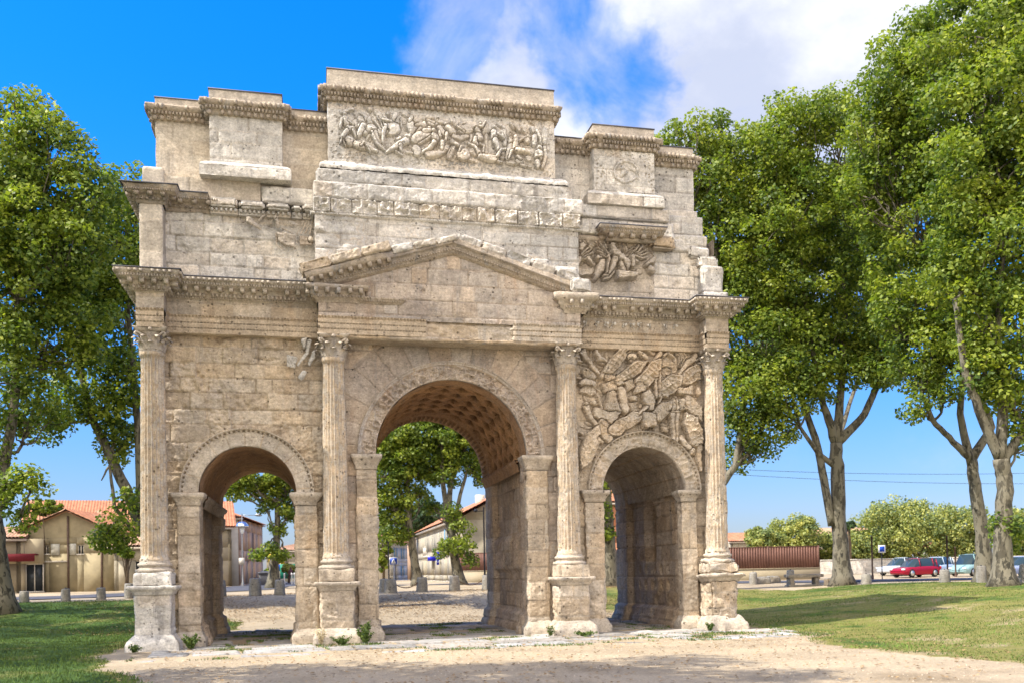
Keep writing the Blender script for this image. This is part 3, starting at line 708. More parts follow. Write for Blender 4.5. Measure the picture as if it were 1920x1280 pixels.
# ---- cornices
CORN = [(.0, 11.03), (.03, 11.05), (.05, 11.09), (.09, 11.10), (.09, 11.13), (.13, 11.14), (.13, 11.21), (.17, 11.22), (.19, 11.25), (.20, 11.40), (.43, 11.405), (.44, 11.44), (.46, 11.50), (.50, 11.515), (.54, 11.60), (.55, 11.66), (.53, 11.665), (-.35, 11.67)]
def cornice(path, mat, er, seed, name='cornice', off=0., sky_=0., mskip=.06):
    mb = MB(); P_ = [(o, z+off) for o, z in CORN]; sweep(path, P_, .045, er, seed, mb); rg = np.random.RandomState(seed)
    fp = [path[i:i+2] for i in range(len(path)-1)]
    teeth(mb, path, .13, .07, .10, .20, 11.12+off, 11.22+off, .05, rg, mit=.1)
    teeth(mb, path, .075, .045, .08, .115, 11.07+off, 11.125+off, .05, rg, mit=.08)
    teeth(mb, path, .325, .13, .18, .42, 11.255+off, 11.403+off, mskip, rg, mit=.28)
    teeth(mb, path, .325, .16, .18, .435, 11.375+off, 11.405+off, mskip, rg, mit=.28)
    teeth(mb, path, .08, .042, .43, .49, 11.415+off, 11.50+off, .03, rg, mit=.42)
    teeth(mb, path, .16, .09, .50, .575, 11.54+off, 11.62+off, .15, rg, mit=.5)
    o = mb.build(name, mat, ARCH, jit=.012, freq=5, seed=seed)
    return o
cornice([(-9.86, 8.5), (-9.86, Yr), (-9.04, Yr), (-9.04, Ys), (-4.42, Ys)], S_WARM, .03, 201)
cornice([(4.42, Ys), (8.98, Ys), (8.98, Yr), (9.84, Yr), (9.84, 8.5)], S_WARM, .03, 202)
# flashing on top
for path in ([(-9.86, 8.5), (-9.86, Yr), (-9.04, Yr), (-9.04, Ys), (-4.55, Ys)], [(4.45, Ys), (8.98, Ys), (8.98, Yr), (9.84, Yr), (9.84, 8.5)]):
    sweep(path, [(.555, 11.65), (.575, 11.665), (.575, 11.683), (-.3, 11.70)], .2, 0, 1).build('flashing', LEAD, ARCH)
# centre: stub of cornice over the second column and the long remnant bed mould
mb = MB(); P1 = [(-4.42, -.3), (-4.42, Yc), (-3.05, Yc), (-3.05, -.8)]
sweep(P1, [(0, 11.0), (.05, 11.09), (.13, 11.14), (.13, 11.2), (.19, 11.24), (.20, 11.38), (.34, 11.40), (.36, 11.50), (.25, 11.56), (-.1, 11.58)], .04, .12, 7, mb)
teeth(mb, P1, .325, .12, .18, .34, 11.24, 11.40, 0, None, mit=.2); teeth(mb, P1, .095, .05, .12, .17, 11.135, 11.21, 0, None, mit=.1)
mb.build('cornice_fragment', S_OCHRE, ARCH, jit=.03, freq=4, seed=3)
mb = MB(); P1 = [(-3.05, -.8), (-3.05, Yc), (-1.72, Yc), (-1.72, -.8)]
sweep(P1, [(0, 11.0), (.05, 11.06), (.09, 11.10), (.12, 11.14), (.12, 11.2), (.0, 11.24)], .04, .05, 8, mb); teeth(mb, P1, .095, .05, .10, .15, 11.135, 11.21, .1, np.random.RandomState(3), mit=.1); teeth(mb, P1, .075, .045, .05, .10, 11.06, 11.12, .1, np.random.RandomState(4))
mb.build('cornice_fragment', S_OCHRE, ARCH, jit=.015, freq=5, seed=4)
mb = MB(); P1 = [(3.95, -.3), (3.80, Yc-.02), (4.55, Yc-.02), (4.55, -.3)]
sweep(P1, [(0, 10.98), (.04, 11.09), (.13, 11.14), (.14, 11.22), (.20, 11.25), (.22, 11.38), (.36, 11.42), (.42, 11.62), (.2, 11.68), (-.3, 11.68)], .04, .12, 9, mb)
teeth(mb, P1, .3, .12, .18, .36, 11.25, 11.40, 0, None); teeth(mb, P1, .095, .05, .12, .17, 11.135, 11.21, 0, None)
mb.build('cornice_fragment', S_WARM, ARCH, jit=.035, freq=3.5, seed=5)
mb = MB(); block(mb, 3.98, 4.72, -1.28, -.35, 11.66, 12.12, 15, .045, ch=2, bw=3, amp=.06, er=.14, rough=.04)
mb.build('fallen_block', S_WHITE, ARCH, jit=.06, freq=2.2)

# ---- tympanum and centre wall up to the upper band
def hf_ty(u, v):
    x = u-4.38; z = v+10.0
    h, t = masonry(u, v, 83, .50, 1.05, off=.012, rough=.018, chips=.02, jd=.04, jw=.02)
    rows = sstep(.3, .7, ridge(x*4, z*4, None, 33, 3)); carve = np.exp(-(((x-.9)/1.2)**2+((z-10.75)/.28)**2)); h = h+.03*rows*carve
    for hx, hz, r in ((-1.0, 11.5, .07), (1.25, 12.1, .06), (1.35, 11.35, .05), (-2.1, 11.9, .06)):
        h = h-.05*(np.hypot(x-hx, z-hz) < r)
    return h, t
def m_ty(u, v):
    x = u-4.38; z = v+10.0
    return (z < 11.66+ (4.6-np.abs(x))*.305) & (z > 10.5)
wall('tympanum', (-4.38, Yc+.01, 10.0), (1, 0, 0), 8.76, 3.1, S_PINK, ARCH, hf_ty, .03, m_ty, (0, -1, 0))
def hf_mw(u, v):
    h, t = masonry(u, v, 89, .47, 1.0, off=.015, rough=.02, chips=.03, jd=.04)
    x = u-4.45; ch = sstep(.0, .35, fbm(x*.9+4, v*1.3, None, 93, 4)+.25*(np.abs(x) > 2.6)+.2*(v < .9)-.3*(v > 1.6)); h = h+ch*.06*(.5+fbm(x*4, v*4, None, 94, 4))
    return h, t+.05*ch
wall('podium_wall', (-4.45, -.60, 11.4), (1, 0, 0), 8.9, 2.65, S_GREY, ARCH, hf_mw, .03, None, (0, -1, 0))
for sx in (-1, 1):
    mb = MB(); block(mb, min(4.45*sx, 4.43*sx), max(4.45*sx, 4.43*sx), -.6, .1, 11.4, 14.0, 97, .08); mb.build('podium_return', S_GREY, ARCH)
# ---- raking cornices of the pediment
def rake(x0, z0, x1, z1, name, seed, modil, worn):
    """one slope: local frame (s along slope, out, up-normal)"""
    a = np.array([x0, Yc, z0]); b = np.array([x1, Yc, z1]); L = np.linalg.norm(b-a); d = (b-a)/L; n = np.array([-d[2], 0, d[0]]) if d[0] > 0 else np.array([d[2], 0, -d[0]])
    mb = MB(); S = np.linspace(0, L, int(L/.045))
    prof = [(-.05, -.32), (.02, -.31), (.06, -.27), (.09, -.26), (.09, -.20), (.13, -.19), (.13, -.12), (.17, -.10), (.19, .02), (.36, .03), (.38, .10), (.42, .20), (.34, .25), (-.3, .27)]
    pr = np.array(prof)
    e = fbm(S[:, None]*1.1, pr[None, :, 1]*2, None, seed, 5, .6)
    top = np.clip((pr[None, :, 1]+.02)/.1, 0, 1)
    cut = top*worn(S/L)[:, None]
    out = pr[None, :, 0]*(1-cut*.55)-.06*np.clip(e, 0, 1)*top; up = pr[None, :, 1]-cut*.02+.06*e*top
    P = a+S[:, None, None]*d+out[..., None]*np.array([0, -1, 0])+up[..., None]*n
    mb.grid(P, 0.)
    M3 = np.stack([d, np.array([0, -1, 0]), n], 1)
    for s in np.arange(.05, L-.05, .095): mb.box((s, .10, -.185), (s+.055, .165, -.125), 0., (M3, a))
    for s in np.arange(.05, L-.05, .075): mb.box((s, .04, -.255), (s+.045, .105, -.205), 0., (M3, a))
    for s in np.arange(.1, L-.1, .32):
        if worn(np.array([s/L]))[0] < .5 and modil: mb.box((s, .17, -.10), (s+.13, .36, .04), 0., (M3, a))
    return mb.build(name, S_OCHRE, ARCH, jit=.02, freq=4, seed=seed)
rake(-4.75, 11.62, 0.0, 13.10, 'raking_cornice', 211, True, lambda q: sstep(.50, .62, q))
rake(0.0, 13.10, 4.55, 11.66, 'raking_cornice', 212, False, lambda q: sstep(-.1, .0, q))
rg = np.random.RandomState(8)
def rocks(name, a, b, n, w, h, dpt, mat, seed):
    for i in range(n):
        t = (i+.5)/n; x = a[0]+(b[0]-a[0])*t; z = a[1]+(b[1]-a[1])*t; s = (b[1]-a[1])/(b[0]-a[0]); ww = abs(b[0]-a[0])/n*.98
        mb = MB(); hh = h*rg.uniform(.7, 1.25); block(mb, -ww/2, ww/2, -dpt, 0, 0, hh, seed+i, .045, ch=2, bw=3, amp=.02, er=.02, rough=.09, chips=.14)
        V = np.concatenate(mb.v); an = math.atan(s); c_, s_ = cos(an), sin(an)
        V = np.stack([V[:, 0]*c_-V[:, 2]*s_+x, V[:, 1]-.62, V[:, 0]*s_+V[:, 2]*c_+z], 1); mb.v = [V]; mb.q = [np.concatenate(mb.q)]; mb.t = [np.concatenate(mb.t)]
        mb.build(name, mat, ARCH, jit=.015, freq=5, seed=seed+i)
rocks('weathered_capping', (-4.9, 11.78), (-2.0, 12.72), 3, 1, .26, .78, S_WARM, 301)
rocks('weathered_capping', (-2.0, 12.62), (0.2, 13.24), 3, 1, .28, .55, S_WHITE, 311)
rocks('weathered_capping', (0.1, 13.24), (4.3, 11.98), 5, 1, .30, .48, S_GREY, 321)
mb = MB(); block(mb, 2.7, 3.35, -.86, -.55, 12.45, 12.85, 5, .05, ch=2, bw=3, amp=.03, er=.03); block(mb, 3.4, 4.35, -.9, -.55, 12.1, 12.62, 6, .05, ch=2, bw=3, amp=.03, er=.06); mb.build('ashlar_repair', S_GREY, ARCH, jit=.02)

# ---- upper podium, side walls
def hf_ul(u, v):
    h, t = masonry(u, v, 103, .47, 1.05, off=.03, rough=.045, chips=.09, jd=.05, jw=.03)
    return h, t
wall('podium_wall', (-9.1, .0, 11.68), (1, 0, 0), 4.65, 2.45, S_WHITE, ARCH, hf_ul, .03, None, (0, -1, 0))
wall('podium_wall', (4.4, .0, 11.68), (1, 0, 0), 4.75, 2.55, S_WHITE, ARCH, lambda u, v: masonry(u+3, v, 107, .47, .95, off=.04, rough=.045, chips=.09, jd=.055, jw=.03), .03, None, (0, -1, 0))
mb = MB(); block(mb, -9.80, -9.10, -.55, 1.2, 11.70, 13.98, 111, .06, ch=1.05, bw=3, er=.015, rough=.008); mb.build('corner_pilaster', S_SMOOTH, ARCH)
mb = MB(); block(mb, -9.78, -8.9, 1.0, DEP-.1, 11.6, 14.2, 112, .15, ch=.55, bw=1.2); mb.build('podium_side', S_GREY, ARCH); mb = MB(); block(mb, 8.9, 9.6, .3, DEP-.1, 11.6, 14.1, 113, .15, ch=.55, bw=1.2); mb.build('podium_side', S_GREY, ARCH)
# ruined right corner: surviving stump and stepped blocks
mb = MB(); block(mb, 9.12, 9.92, -.45, .5, 12.10, 13.10, 121, .05, ch=1.1, bw=3, er=.05, amp=.03, rough=.02); block(mb, 9.10, 10.05, -.55, .5, 11.70, 12.12, 122, .05, ch=1., bw=3, er=.05, amp=.02)
block(mb, 9.05, 9.80, -.30, .6, 13.06, 13.50, 123, .05, ch=1., bw=3, er=.09, amp=.05, rough=.04, chips=.08); block(mb, 8.75, 9.55, -.15, .8, 13.46, 13.88, 124, .05, ch=1., bw=3, er=.08, amp=.05, rough=.04, chips=.08)
mb.build('corner_stump', S_WHITE, ARCH, jit=.03, freq=2.5)
# ---- upper cornice (over the podium)
UC = [(0, 13.95), (.04, 13.97), (.07, 14.02), (.07, 14.05), (.11, 14.06), (.11, 14.12), (.16, 14.14), (.17, 14.24), (.36, 14.25), (.38, 14.34), (.45, 14.44), (.44, 14.46), (-.4, 14.47)]
mb = MB(); P1 = [(-9.82, 8.5), (-9.82, -.55), (-9.06, -.55), (-9.06, -.02), (-7.75, -.02)]
sweep(P1, UC, .045, .05, 401, mb); rr_ = np.random.RandomState(2)
teeth(mb, P1, .15, .075, .10, .165, 14.05, 14.13, .05, rr_, mit=.1); teeth(mb, P1, .36, .14, .16, .35, 14.15, 14.255, .12, rr_, mit=.2); teeth(mb, P1, .065, .035, .35, .39, 14.26, 14.32, .1, rr_, mit=.3)
mb.build('upper_cornice', S_OCHRE, ARCH, jit=.02, freq=4)
sweep(P1, [(.455, 14.44), (.48, 14.46), (.48, 14.48), (-.3, 14.49)], .2, 0, 1).build('flashing', LEAD, ARCH)
mb = MB(); xs = [-7.75, -6.85, -6.0, -5.2, -4.85, -4.42]; tops = [14.42, 14.36, 14.33, 14.31, 14.34]; ys = [-.30, -.34, -.36, -.33, -.42]
for i in range(5):
    x0, x1 = xs[i]+.012, xs[i+1]-.012
    block(mb, x0, x1, ys[i]-.05, .1, 14.11, tops[i], 130+i, .04, ch=2, bw=3, amp=.03, er=.08, rough=.04, chips=.06); block(mb, x0, x1, -.14, .1, 13.93, 14.13, 140+i, .05, ch=2, bw=3, er=.01)
    teeth(mb, [(x0, -.1), (x1, -.1)], .13, .07, .04, .13, 14.0, 14.10, .05, rr_)
mb.build('upper_cornice', S_WHITE, ARCH, jit=.012, freq=6)
mb = MB(); P1 = [(4.42, -.02), (7.6, -.02), (7.6, .3)]
sweep(P1, [(0, 13.62), (.05, 13.65), (.10, 13.72), (.10, 13.80), (.16, 13.82), (.19, 13.93), (.10, 14.02), (-.2, 14.04)], .045, .06, 403, mb); teeth(mb, P1, .14, .07, .09, .17, 13.73, 13.80, .05, rr_); teeth(mb, P1, .08, .045, .04, .10, 13.65, 13.71, .05, rr_)
block(mb, 7.2, 8.1, -.42, .1, 13.62, 14.10, 151, .045, ch=2, bw=3, amp=.05, er=.16, rough=.05)
mb.build('upper_cornice', S_OCHRE, ARCH, jit=.02, freq=4)
mb = MB(); P1 = [(5.55, 0), (5.55, -.42), (7.35, -.42), (7.35, 0)]
sweep(P1, [(.0, 13.93), (.02, 13.94), (.02, 14.0), (.24, 14.005), (.25, 14.10), (.28, 14.11), (.34, 14.22), (.33, 14.24), (-.3, 14.25)], .05, 0, 1, mb); teeth(mb, P1, .36, .15, .0, .22, 13.87, 14.0, 0, None, mit=.1); teeth(mb, P1, .075, .04, .24, .27, 14.03, 14.095, 0, None, mit=.2); teeth(mb, P1, .12, .06, .28, .335, 14.13, 14.19, 0, None, mit=.2)
mb.box((5.56, -.41, 13.80), (7.34, 0, 13.95)); mb.build('restored_cornice', S_OCHRE, ARCH)
sweep(P1, [(.33, 14.235), (.355, 14.25), (.355, 14.275), (-.4, 14.28)], .2, 0, 1).build('flashing', LEAD, ARCH)

# ---- carved band and steps under the attic
mb = MB(); rr_ = np.random.RandomState(12); x = -4.5
while x < 4.45:
    w = rr_.uniform(.5, .85); x1 = min(x+w, 4.52)
    if 4.52-x1 < .3: x1 = 4.52
    nu, nv = int((x1-x)/.025)+2, 24; u, v = np.meshgrid(np.linspace(x+.003, x1-.003, nu), np.linspace(14.02, 14.50, nv), indexing='ij'); ed = np.minimum(np.minimum(u-x, x1-u), np.minimum(v-14.0, 14.52-v))
    h = .13+.16*(ridge(u*4.6, v*4.6, None, 51, 3)-.3)*sstep(.0, .06, ed)-.05*sstep(.02, 0., ed)+.03*rr_.uniform(-1, 1)+.04*fbm(u*6, v*6, None, 52, 3)
    P = np.stack([u, -.60-h, v], -1); P[:, 0, 1] = -.5; P[:, -1, 1] = -.45; P[0, :, 1] = -.62; P[-1, :, 1] = -.62
    mb.grid(P, rr_.uniform(-.05, .05)); x = x1
sweep([(-4.5, -.1), (-4.5, -.60), (4.52, -.60), (4.52, -.1)], [(0, 13.93), (.06, 13.95), (.09, 14.02), (.0, 14.03)], .05, .02, 5, mb); teeth(mb, [(-4.5, -.60), (4.52, -.60)], .09, .05, .04, .10, 13.95, 14.01, .1, rr_)
mb.box((-4.49, -.58, 14.0), (4.51, .6, 14.5)); mb.build('carved_band', S_WHITE, ARCH)
def course(name, x0, x1, y0, y1, z0, z1, mat, seed, **k):
    mb = MB(); block(mb, x0, x1, y0, y1, z0, z1, seed, **k); return mb.build(name, mat, ARCH)
course('step_course', -4.46, 4.62, -.74, 3., 14.50, 15.04, S_GREY, 501, res=.04, ch=2, bw=1.15, er=.03, rough=.04, off=.02, chips=.06)
course('step_course', -4.36, 4.26, -.64, 3., 15.04, 15.50, S_GREY, 502, res=.04, ch=2, bw=.85, er=.02, rough=.035, off=.02, chips=.05)
sweep([(-4.2, 3), (-4.2, -.6), (4.05, -.6), (4.05, 3)], [(.06, 15.50), (.08, 15.58), (.03, 15.66), (-.03, 15.72), (-.12, 15.80), (-.2, 15.81)], .05, .04, 9).build('attic_base_moulding', S_WHITE, ARCH, jit=.03, freq=6)
# attic: centre block
YB = -.46
def hf_at(u, v): return masonry(u, v, 601, .7, 1.9, off=.004, rough=.008, jd=.015, jw=.015, chips=.01)
mb = MB(); block(mb, -3.98, 3.70, YB+.02, DEP-.6, 15.7, 18.62, 603, .09, ch=.6, bw=1.2, er=.01); mb.build('attic_block', S_GREY, ARCH)
mb = MB(); block(mb, -3.99, 3.71, YB-.02, DEP-.5, 18.2, 18.86, 604, .12, ch=2, bw=9, er=.004, amp=.004, plainf=True); mb.build('parapet', S_SMOOTH, ARCH)
mb = MB(); mb.box((-4.01, YB-.045, 18.86), (3.73, DEP-.45, 18.90)); mb.build('flashing', LEAD, ARCH)
AC = [(-.02, 17.80), (.04, 17.82), (.08, 17.88), (.08, 17.92), (.12, 17.94), (.14, 18.06), (.20, 18.08), (.27, 18.2), (.26, 18.26), (-.1, 18.30)]
def attic_cornice(path, off, er, seed, mat=S_OCHRE):
    mb = MB(); sweep(path, [(o, z+off) for o, z in AC], .04, er, seed, mb); rr_ = np.random.RandomState(seed)
    teeth(mb, path, .19, .11, .04, .14, 17.80+off, 17.935+off, .04, rr_, mit=.08); teeth(mb, path, .105, .06, .10, .20, 17.955+off, 18.06+off, .04, rr_, mit=.12); teeth(mb, path, .15, .10, .19, .30, 18.10+off, 18.255+off, .22, rr_, mit=.15)
    return mb.build('attic_cornice', mat, ARCH, jit=.018, freq=2.2, seed=seed)
attic_cornice([(-3.99, 6), (-3.99, YB), (3.70, YB), (3.70, 6)], -.02, .10, 611)
# attic: flank pedestals and outer walls
def flank(s, px0, px1, ox0, ox1, mat):
    YP, YO = -.2, .32
    course('attic_pedestal', px0, px1, YP, 4., 15.55, 17.35, mat, 620+s, res=.045, ch=.46, bw=1.1, er=.015, rough=.012, chips=.03)
    a, b = (px0-.30, px1+.28)
    course('attic_step', a, b, YP-.24, 2., 15.06, 15.42, S_WHITE, 624+s, res=.045, ch=2, bw=1.1, er=.012, rough=.02, chips=.03)
    sweep([(a+.06, 2), (a+.06, YP-.18), (b-.06, YP-.18), (b-.06, 2)], [(.04, 15.42), (.03, 15.47), (-.04, 15.52), (-.12, 15.58), (-.2, 15.6)], .05, .03, 9).build('attic_base_moulding', S_WHITE, ARCH, jit=.02, freq=6)
    attic_cornice([(px0, 3), (px0, YP), (px1, YP), (px1, 3)], -.70, .06, 628+s)
    course('parapet', px0, px1, YP-.02, 4., 17.5, 17.94, S_SMOOTH, 632+s, res=.2, plainf=True, amp=.004, er=.004)
    mb = MB(); mb.box((px0-.02, YP-.05, 17.94), (px1+.02, 4., 17.98)); mb.build('flashing', LEAD, ARCH)
    course('attic_wall', ox0, ox1, YO, DEP-.5, 14.6, 17.2, S_SMOOTH if s == 0 else S_GREY, 640+s, res=.06, ch=.55, bw=1.2, er=.01, rough=.006, off=.004)
    lo, hi = (ox0, px0) if s == 0 else (px1, ox1)
    lo2, hi2 = (px1, -3.95) if s == 0 else (3.7, px0)
    if s == 0: attic_cornice([(lo, 4), (lo, YO), (hi, YO)], -.80, .05, 644)
    else: attic_cornice([(lo, YO), (hi, YO), (hi, 4)], -.95, .08, 645)
    attic_cornice([(lo2, YO), (hi2, YO)], -.78, .05 if s == 0 else .16, 646+s)
    course('parapet', ox0, ox1, YO-.02, DEP-.5, 17.30 if s == 0 else 17.16, 17.74 if s == 0 else 17.62, S_SMOOTH, 650+s, res=.2, plainf=True, amp=.004, er=.004)
    mb = MB(); mb.box((ox0-.02, YO-.05, 17.74 if s == 0 else 17.62), (ox1+.02, DEP-.5, 17.775 if s == 0 else 17.655)); mb.build('flashing', LEAD, ARCH)
flank(0, -7.72, -5.44, -9.42, -3.9, S_WHITE)
flank(1, 5.16, 7.46, 3.65, 9.16, S_WHITE)
# drilled face of the right pedestal with its worn medallion
rf = Relief(5.18, 7.44, 15.62, 17.08, .02); ex = rf.H*0; rg = np.random.RandomState(77)
rf.oval(6.35, 16.35, .48, .42, .3, .05, .5, .01, 0); rf.oval(6.35, 16.35, .38, .32, .3, -.03, .5, .01, 0); rf.limb([(6.25, 16.5), (6.3, 16.3), (6.2, 16.15)], [.1, .12, .06], .02); rf.limb([(6.5, 16.5), (6.75, 16.3), (6.8, 16.1)], .04, .01)
for i in range(130):
    hx, hz = rg.uniform(5.22, 7.4), rg.uniform(15.7, 17.05)
    if abs(hx-6.3) < .75 and hz < 16.85: continue
    ex -= .12*sstep(rg.uniform(.030, .042), .014, np.hypot(rf.GX-hx, (rf.GZ-hz)*.8))
hm, tm = masonry(rf.GX, rf.GZ, 622, .5, 1.2, off=.004, rough=.012, jd=.02)
rf.build('medallion_relief', -.222, S_WHITE, ARCH, wear=.014, extra=ex+hm, tone=tm)
# ledges of plain and rough courses under the flanks
course('ledge_course', -9.50, -6.15, -.08, 2, 14.44, 15.08, S_SMOOTH, 701, res=.05, ch=2, bw=2.6, er=.01, rough=.006)
course('ledge_course', -6.14, -4.44, -.10, 2, 14.42, 14.98, S_WHITE, 702, res=.05, ch=2, bw=1.3, er=.03, rough=.03, chips=.04)
course('ledge_course', -9.75, -9.1, -.2, 3, 14.44, 15.3, S_SMOOTH, 703, res=.06, plainf=True)
course('ledge_course', -8.1, -5.1, .1, 2, 14.9, 15.1, S_SMOOTH, 704, res=.06, plainf=True)
course('ledge_course', 4.64, 7.95, -.32, 2, 14.62, 15.08, S_GREY, 705, res=.04, ch=2, bw=1.4, er=.03, rough=.025, chips=.03)
course('ledge_course', 4.66, 8.15, -.20, 2, 14.05, 14.62, S_WHITE, 706, res=.04, ch=2, bw=1.5, er=.04, rough=.035, chips=.05)
course('ledge_course', 7.96, 9.42, .12, 3, 14.30, 15.05, S_GREY, 707, res=.05, ch=.4, bw=1.0, er=.03, rough=.02)
course('ledge_course', 7.4, 9.26, .22, 3, 14.95, 15.3, S_GREY, 708, res=.05, ch=2, bw=1.0, er=.02, rough=.01)
course('ledge_course', 8.1, 9.55, -.02, 3, 13.84, 14.32, S_WHITE, 709, res=.045, ch=2, bw=1.1, er=.09, rough=.05, chips=.1)
mb = MB(); mb.box((-9.3, .4, 13.9), (9.1, DEP-.4, 14.6)); mb.build('roof_slab', S_GREY, ARCH)

# ================================================================ RELIEFS
# battle relief on the attic
rf = Relief(-3.98, 3.70, 15.80, 17.86, .017, zoomconv(600, 190, 8, YB), .035); rf.k = 1/(8*57.)
Lb = rf.limb; Ov = rf.oval
rf.filler(190, .07, 3, (-3.6, 3.35, 16.25, 17.25), -.01)
# far row first, nearer shapes after
Ov(560, 330, 110, 60, .6, .04, .8); Ov(650, 250, 70, 60, .2, .05, .8); Lb([(330, 185), (490, 140)], 26, .04)
Lb([(600, 280), (640, 340)], [70, 60], .02, .6); Lb([(850, 170), (930, 290)], [60, 40], .02, .7); Ov(745, 145, 40, 28, 0, .06, 1)
Lb([(1150, 330), (1130, 250)], [70, 60], .04, .8); Lb([(1120, 235), (1085, 320)], [52, 28], .07, .9); Lb([(1200, 260), (1210, 400)], [24, 18], .06); Lb([(1245, 210), (1330, 260)], [30, 24], .04); Lb([(1350, 190), (1310, 290)], 9, .05)
Lb([(1430, 330), (1370, 240)], [70, 44], .05, .8); Ov(1380, 420, 80, 110, .5, .09, .9, .05); Lb([(1360, 270), (1330, 330)], [38, 24], .08)
Lb([(1600, 250), (1700, 260)], [40, 30], .03); Lb([(1600, 300), (1720, 330), (1640, 380)], 22, .05); Lb([(1620, 340), (1740, 400), (1830, 450)], 24, .06)
Lb([(1550, 290)], 34, .08); Lb([(1550, 360), (1440, 380)], [55, 34], .06, .8); Lb([(1500, 420), (1440, 500)], [30, 20], .06)
Lb([(1765, 290)], 38, .09); Lb([(1770, 370), (1840, 440)], [52, 44], .07, .8); Lb([(1630, 420)], 34, .08)
Ov(1070, 440, 135, 95, .35, .11, .9, .04); Ov(930, 470, 90, 60, .2, .07, .9, .03)
Lb([(970, 290), (960, 370)], [55, 48], .07, .8); Lb([(930, 310), (1070, 330)], [28, 22], .11); Lb([(1010, 220)], 34, .09); Lb([(975, 400), (950, 520), (940, 650)], [48, 34, 18], .10)
Lb([(750, 300), (760, 380)], [50, 46], .07, .8); Lb([(785, 280)], 26, .10); Lb([(790, 290), (920, 440)], 20, .07); Lb([(850, 250), (945, 410)], 16, .06)
Ov(650, 430, 70, 110, .55, .10, .9, .05); Lb([(650, 400), (560, 545)], [68, 34], .09, .8)
Ov(770, 440, 85, 75, 0, .09, .9, .05); Lb([(780, 500), (870, 670), (980, 760)], [52, 34, 15], .08); Lb([(740, 520), (700, 600)], [30, 18], .03); Lb([(830, 480), (880, 600), (900, 640)], [40, 22], .05)
Lb([(375, 225)], 34, .09); Lb([(385, 300), (405, 380)], [62, 50], .08, .8); Lb([(330, 310), (305, 420)], [26, 16], .11); Lb([(430, 430), (490, 430)], [58, 52], .08, .8)
Lb([(400, 470), (330, 570), (305, 640)], [44, 28, 16], .10); Lb([(500, 460), (530, 550)], [38, 20], .07); Lb([(430, 320), (500, 370)], [22, 16], .1)
Ov(438, 622, 66, 74, .4, .12, 1, .03); Lb([(540, 665), (640, 700), (730, 720)], [62, 62, 40], .08, .8); Lb([(700, 710), (850, 765)], [42, 26], .08); Lb([(610, 700), (660, 655), (690, 700), (750, 790)], [18, 14, 12], .15); Lb([(350, 600), (380, 680)], 20, .05)
Lb([(1300, 560), (1340, 560)], [44, 46], .12); Lb([(1280, 620), (1180, 680), (990, 790)], [66, 56, 18], .10, .85); Lb([(1200, 700), (1225, 815)], [42, 22], .12); Lb([(1130, 770), (1240, 830)], [20, 18], .08); Lb([(1140, 600), (1200, 570)], [24, 20], .09)
Ov(1500, 570, 165, 85, .55, .12, .9, .04); Lb([(1560, 470), (1640, 470)], [55, 40], .08)
Lb([(1695, 475)], 42, .13); Lb([(1700, 560), (1740, 590)], [66, 60], .12, .8); Lb([(1790, 500), (1800, 575)], [24, 22], .15); Lb([(1700, 650), (1620, 740), (1500, 800)], [52, 34, 16], .12); Lb([(1640, 560), (1440, 690)], [22, 16], .10)
Ov(1440, 760, 66, 80, .5, .10, .9); Lb([(1290, 780), (1380, 790)], [24, 20], .05); Lb([(1620, 820), (1770, 810), (1890, 720)], [60, 62, 50], .08, .8); Lb([(1820, 660), (1815, 745)], [46, 28], .13)
Lb([(1830, 450), (1890, 520), (1880, 580)], [40, 26], .08)
rf.conv = zoomconv(820, 200, 8, YB)
Lb([(30, 330), (90, 430), (150, 500)], [46, 50, 30], .07, .8); Lb([(0, 240), (60, 260)], 34, .06); Lb([(200, 255)], 38, .09); Lb([(110, 290), (150, 300)], 34, .06); Lb([(150, 340), (230, 420)], [62, 60], .07, .8); Lb([(130, 440), (120, 530)], [34, 18], .10)
Lb([(270, 300), (310, 250)], [34, 24], .05); Lb([(400, 285)], 42, .08); Ov(420, 370, 120, 72, .2, .09, .9, .04, 0); Lb([(240, 470), (340, 490), (440, 470)], [44, 50, 34], .05, .8); Lb([(300, 330), (400, 410)], [22, 16], .12)
Ov(740, 360, 66, 92, -.7, .06, .3, .03); Lb([(635, 295)], 36, .09); Lb([(550, 340), (680, 320), (712, 250)], [36, 26, 20], .10); Lb([(590, 370), (630, 450)], [52, 46], .08, .8); Ov(620, 480, 76, 60, -.3, .10, .8, .05)
Lb([(560, 500), (545, 560), (590, 590)], [44, 38], .08); Lb([(500, 460), (480, 570)], [24, 18], .06)
Lb([(735, 440), (735, 720)], 28, .06, .6); Lb([(1000, 370), (1005, 580)], 38, .05, .8); Lb([(855, 350)], 46, .10); Lb([(840, 420), (850, 500)], [70, 62], .09, .8); Lb([(860, 530), (905, 660)], [56, 42], .09); Lb([(900, 440), (980, 495), (960, 400)], [28, 20], .11)
rf.poly([(1050, 430), (1170, 430), (1170, 560), (1050, 560)], .05, .03); Ov(1110, 470, 36, 20, 0, -.03, 0, .02)
Lb([(1090, 265), (1150, 340)], 24, .05); Lb([(1170, 310), (1220, 370)], 36, .06); Lb([(1280, 330), (1300, 400)], 32, .05); Lb([(1410, 350), (1420, 400)], [44, 30], .07); Lb([(1330, 520), (1350, 560)], [56, 46], .08, .8); Lb([(1210, 540), (1350, 460)], [26, 20], .08); Lb([(1450, 470), (1440, 590)], [50, 44], .08, .8)
Lb([(1480, 390), (1530, 500), (1545, 590)], [30, 38, 28], .08); Lb([(1380, 240), (1440, 280)], 18, .04); Lb([(950, 300), (1000, 330)], 28, .04); Lb([(900, 270), (940, 300)], 24, .04)
Ov(1595, 470, 48, 140, 0, .09, .5, .05); Ov(1655, 645, 30, 30, 0, .05, .5)
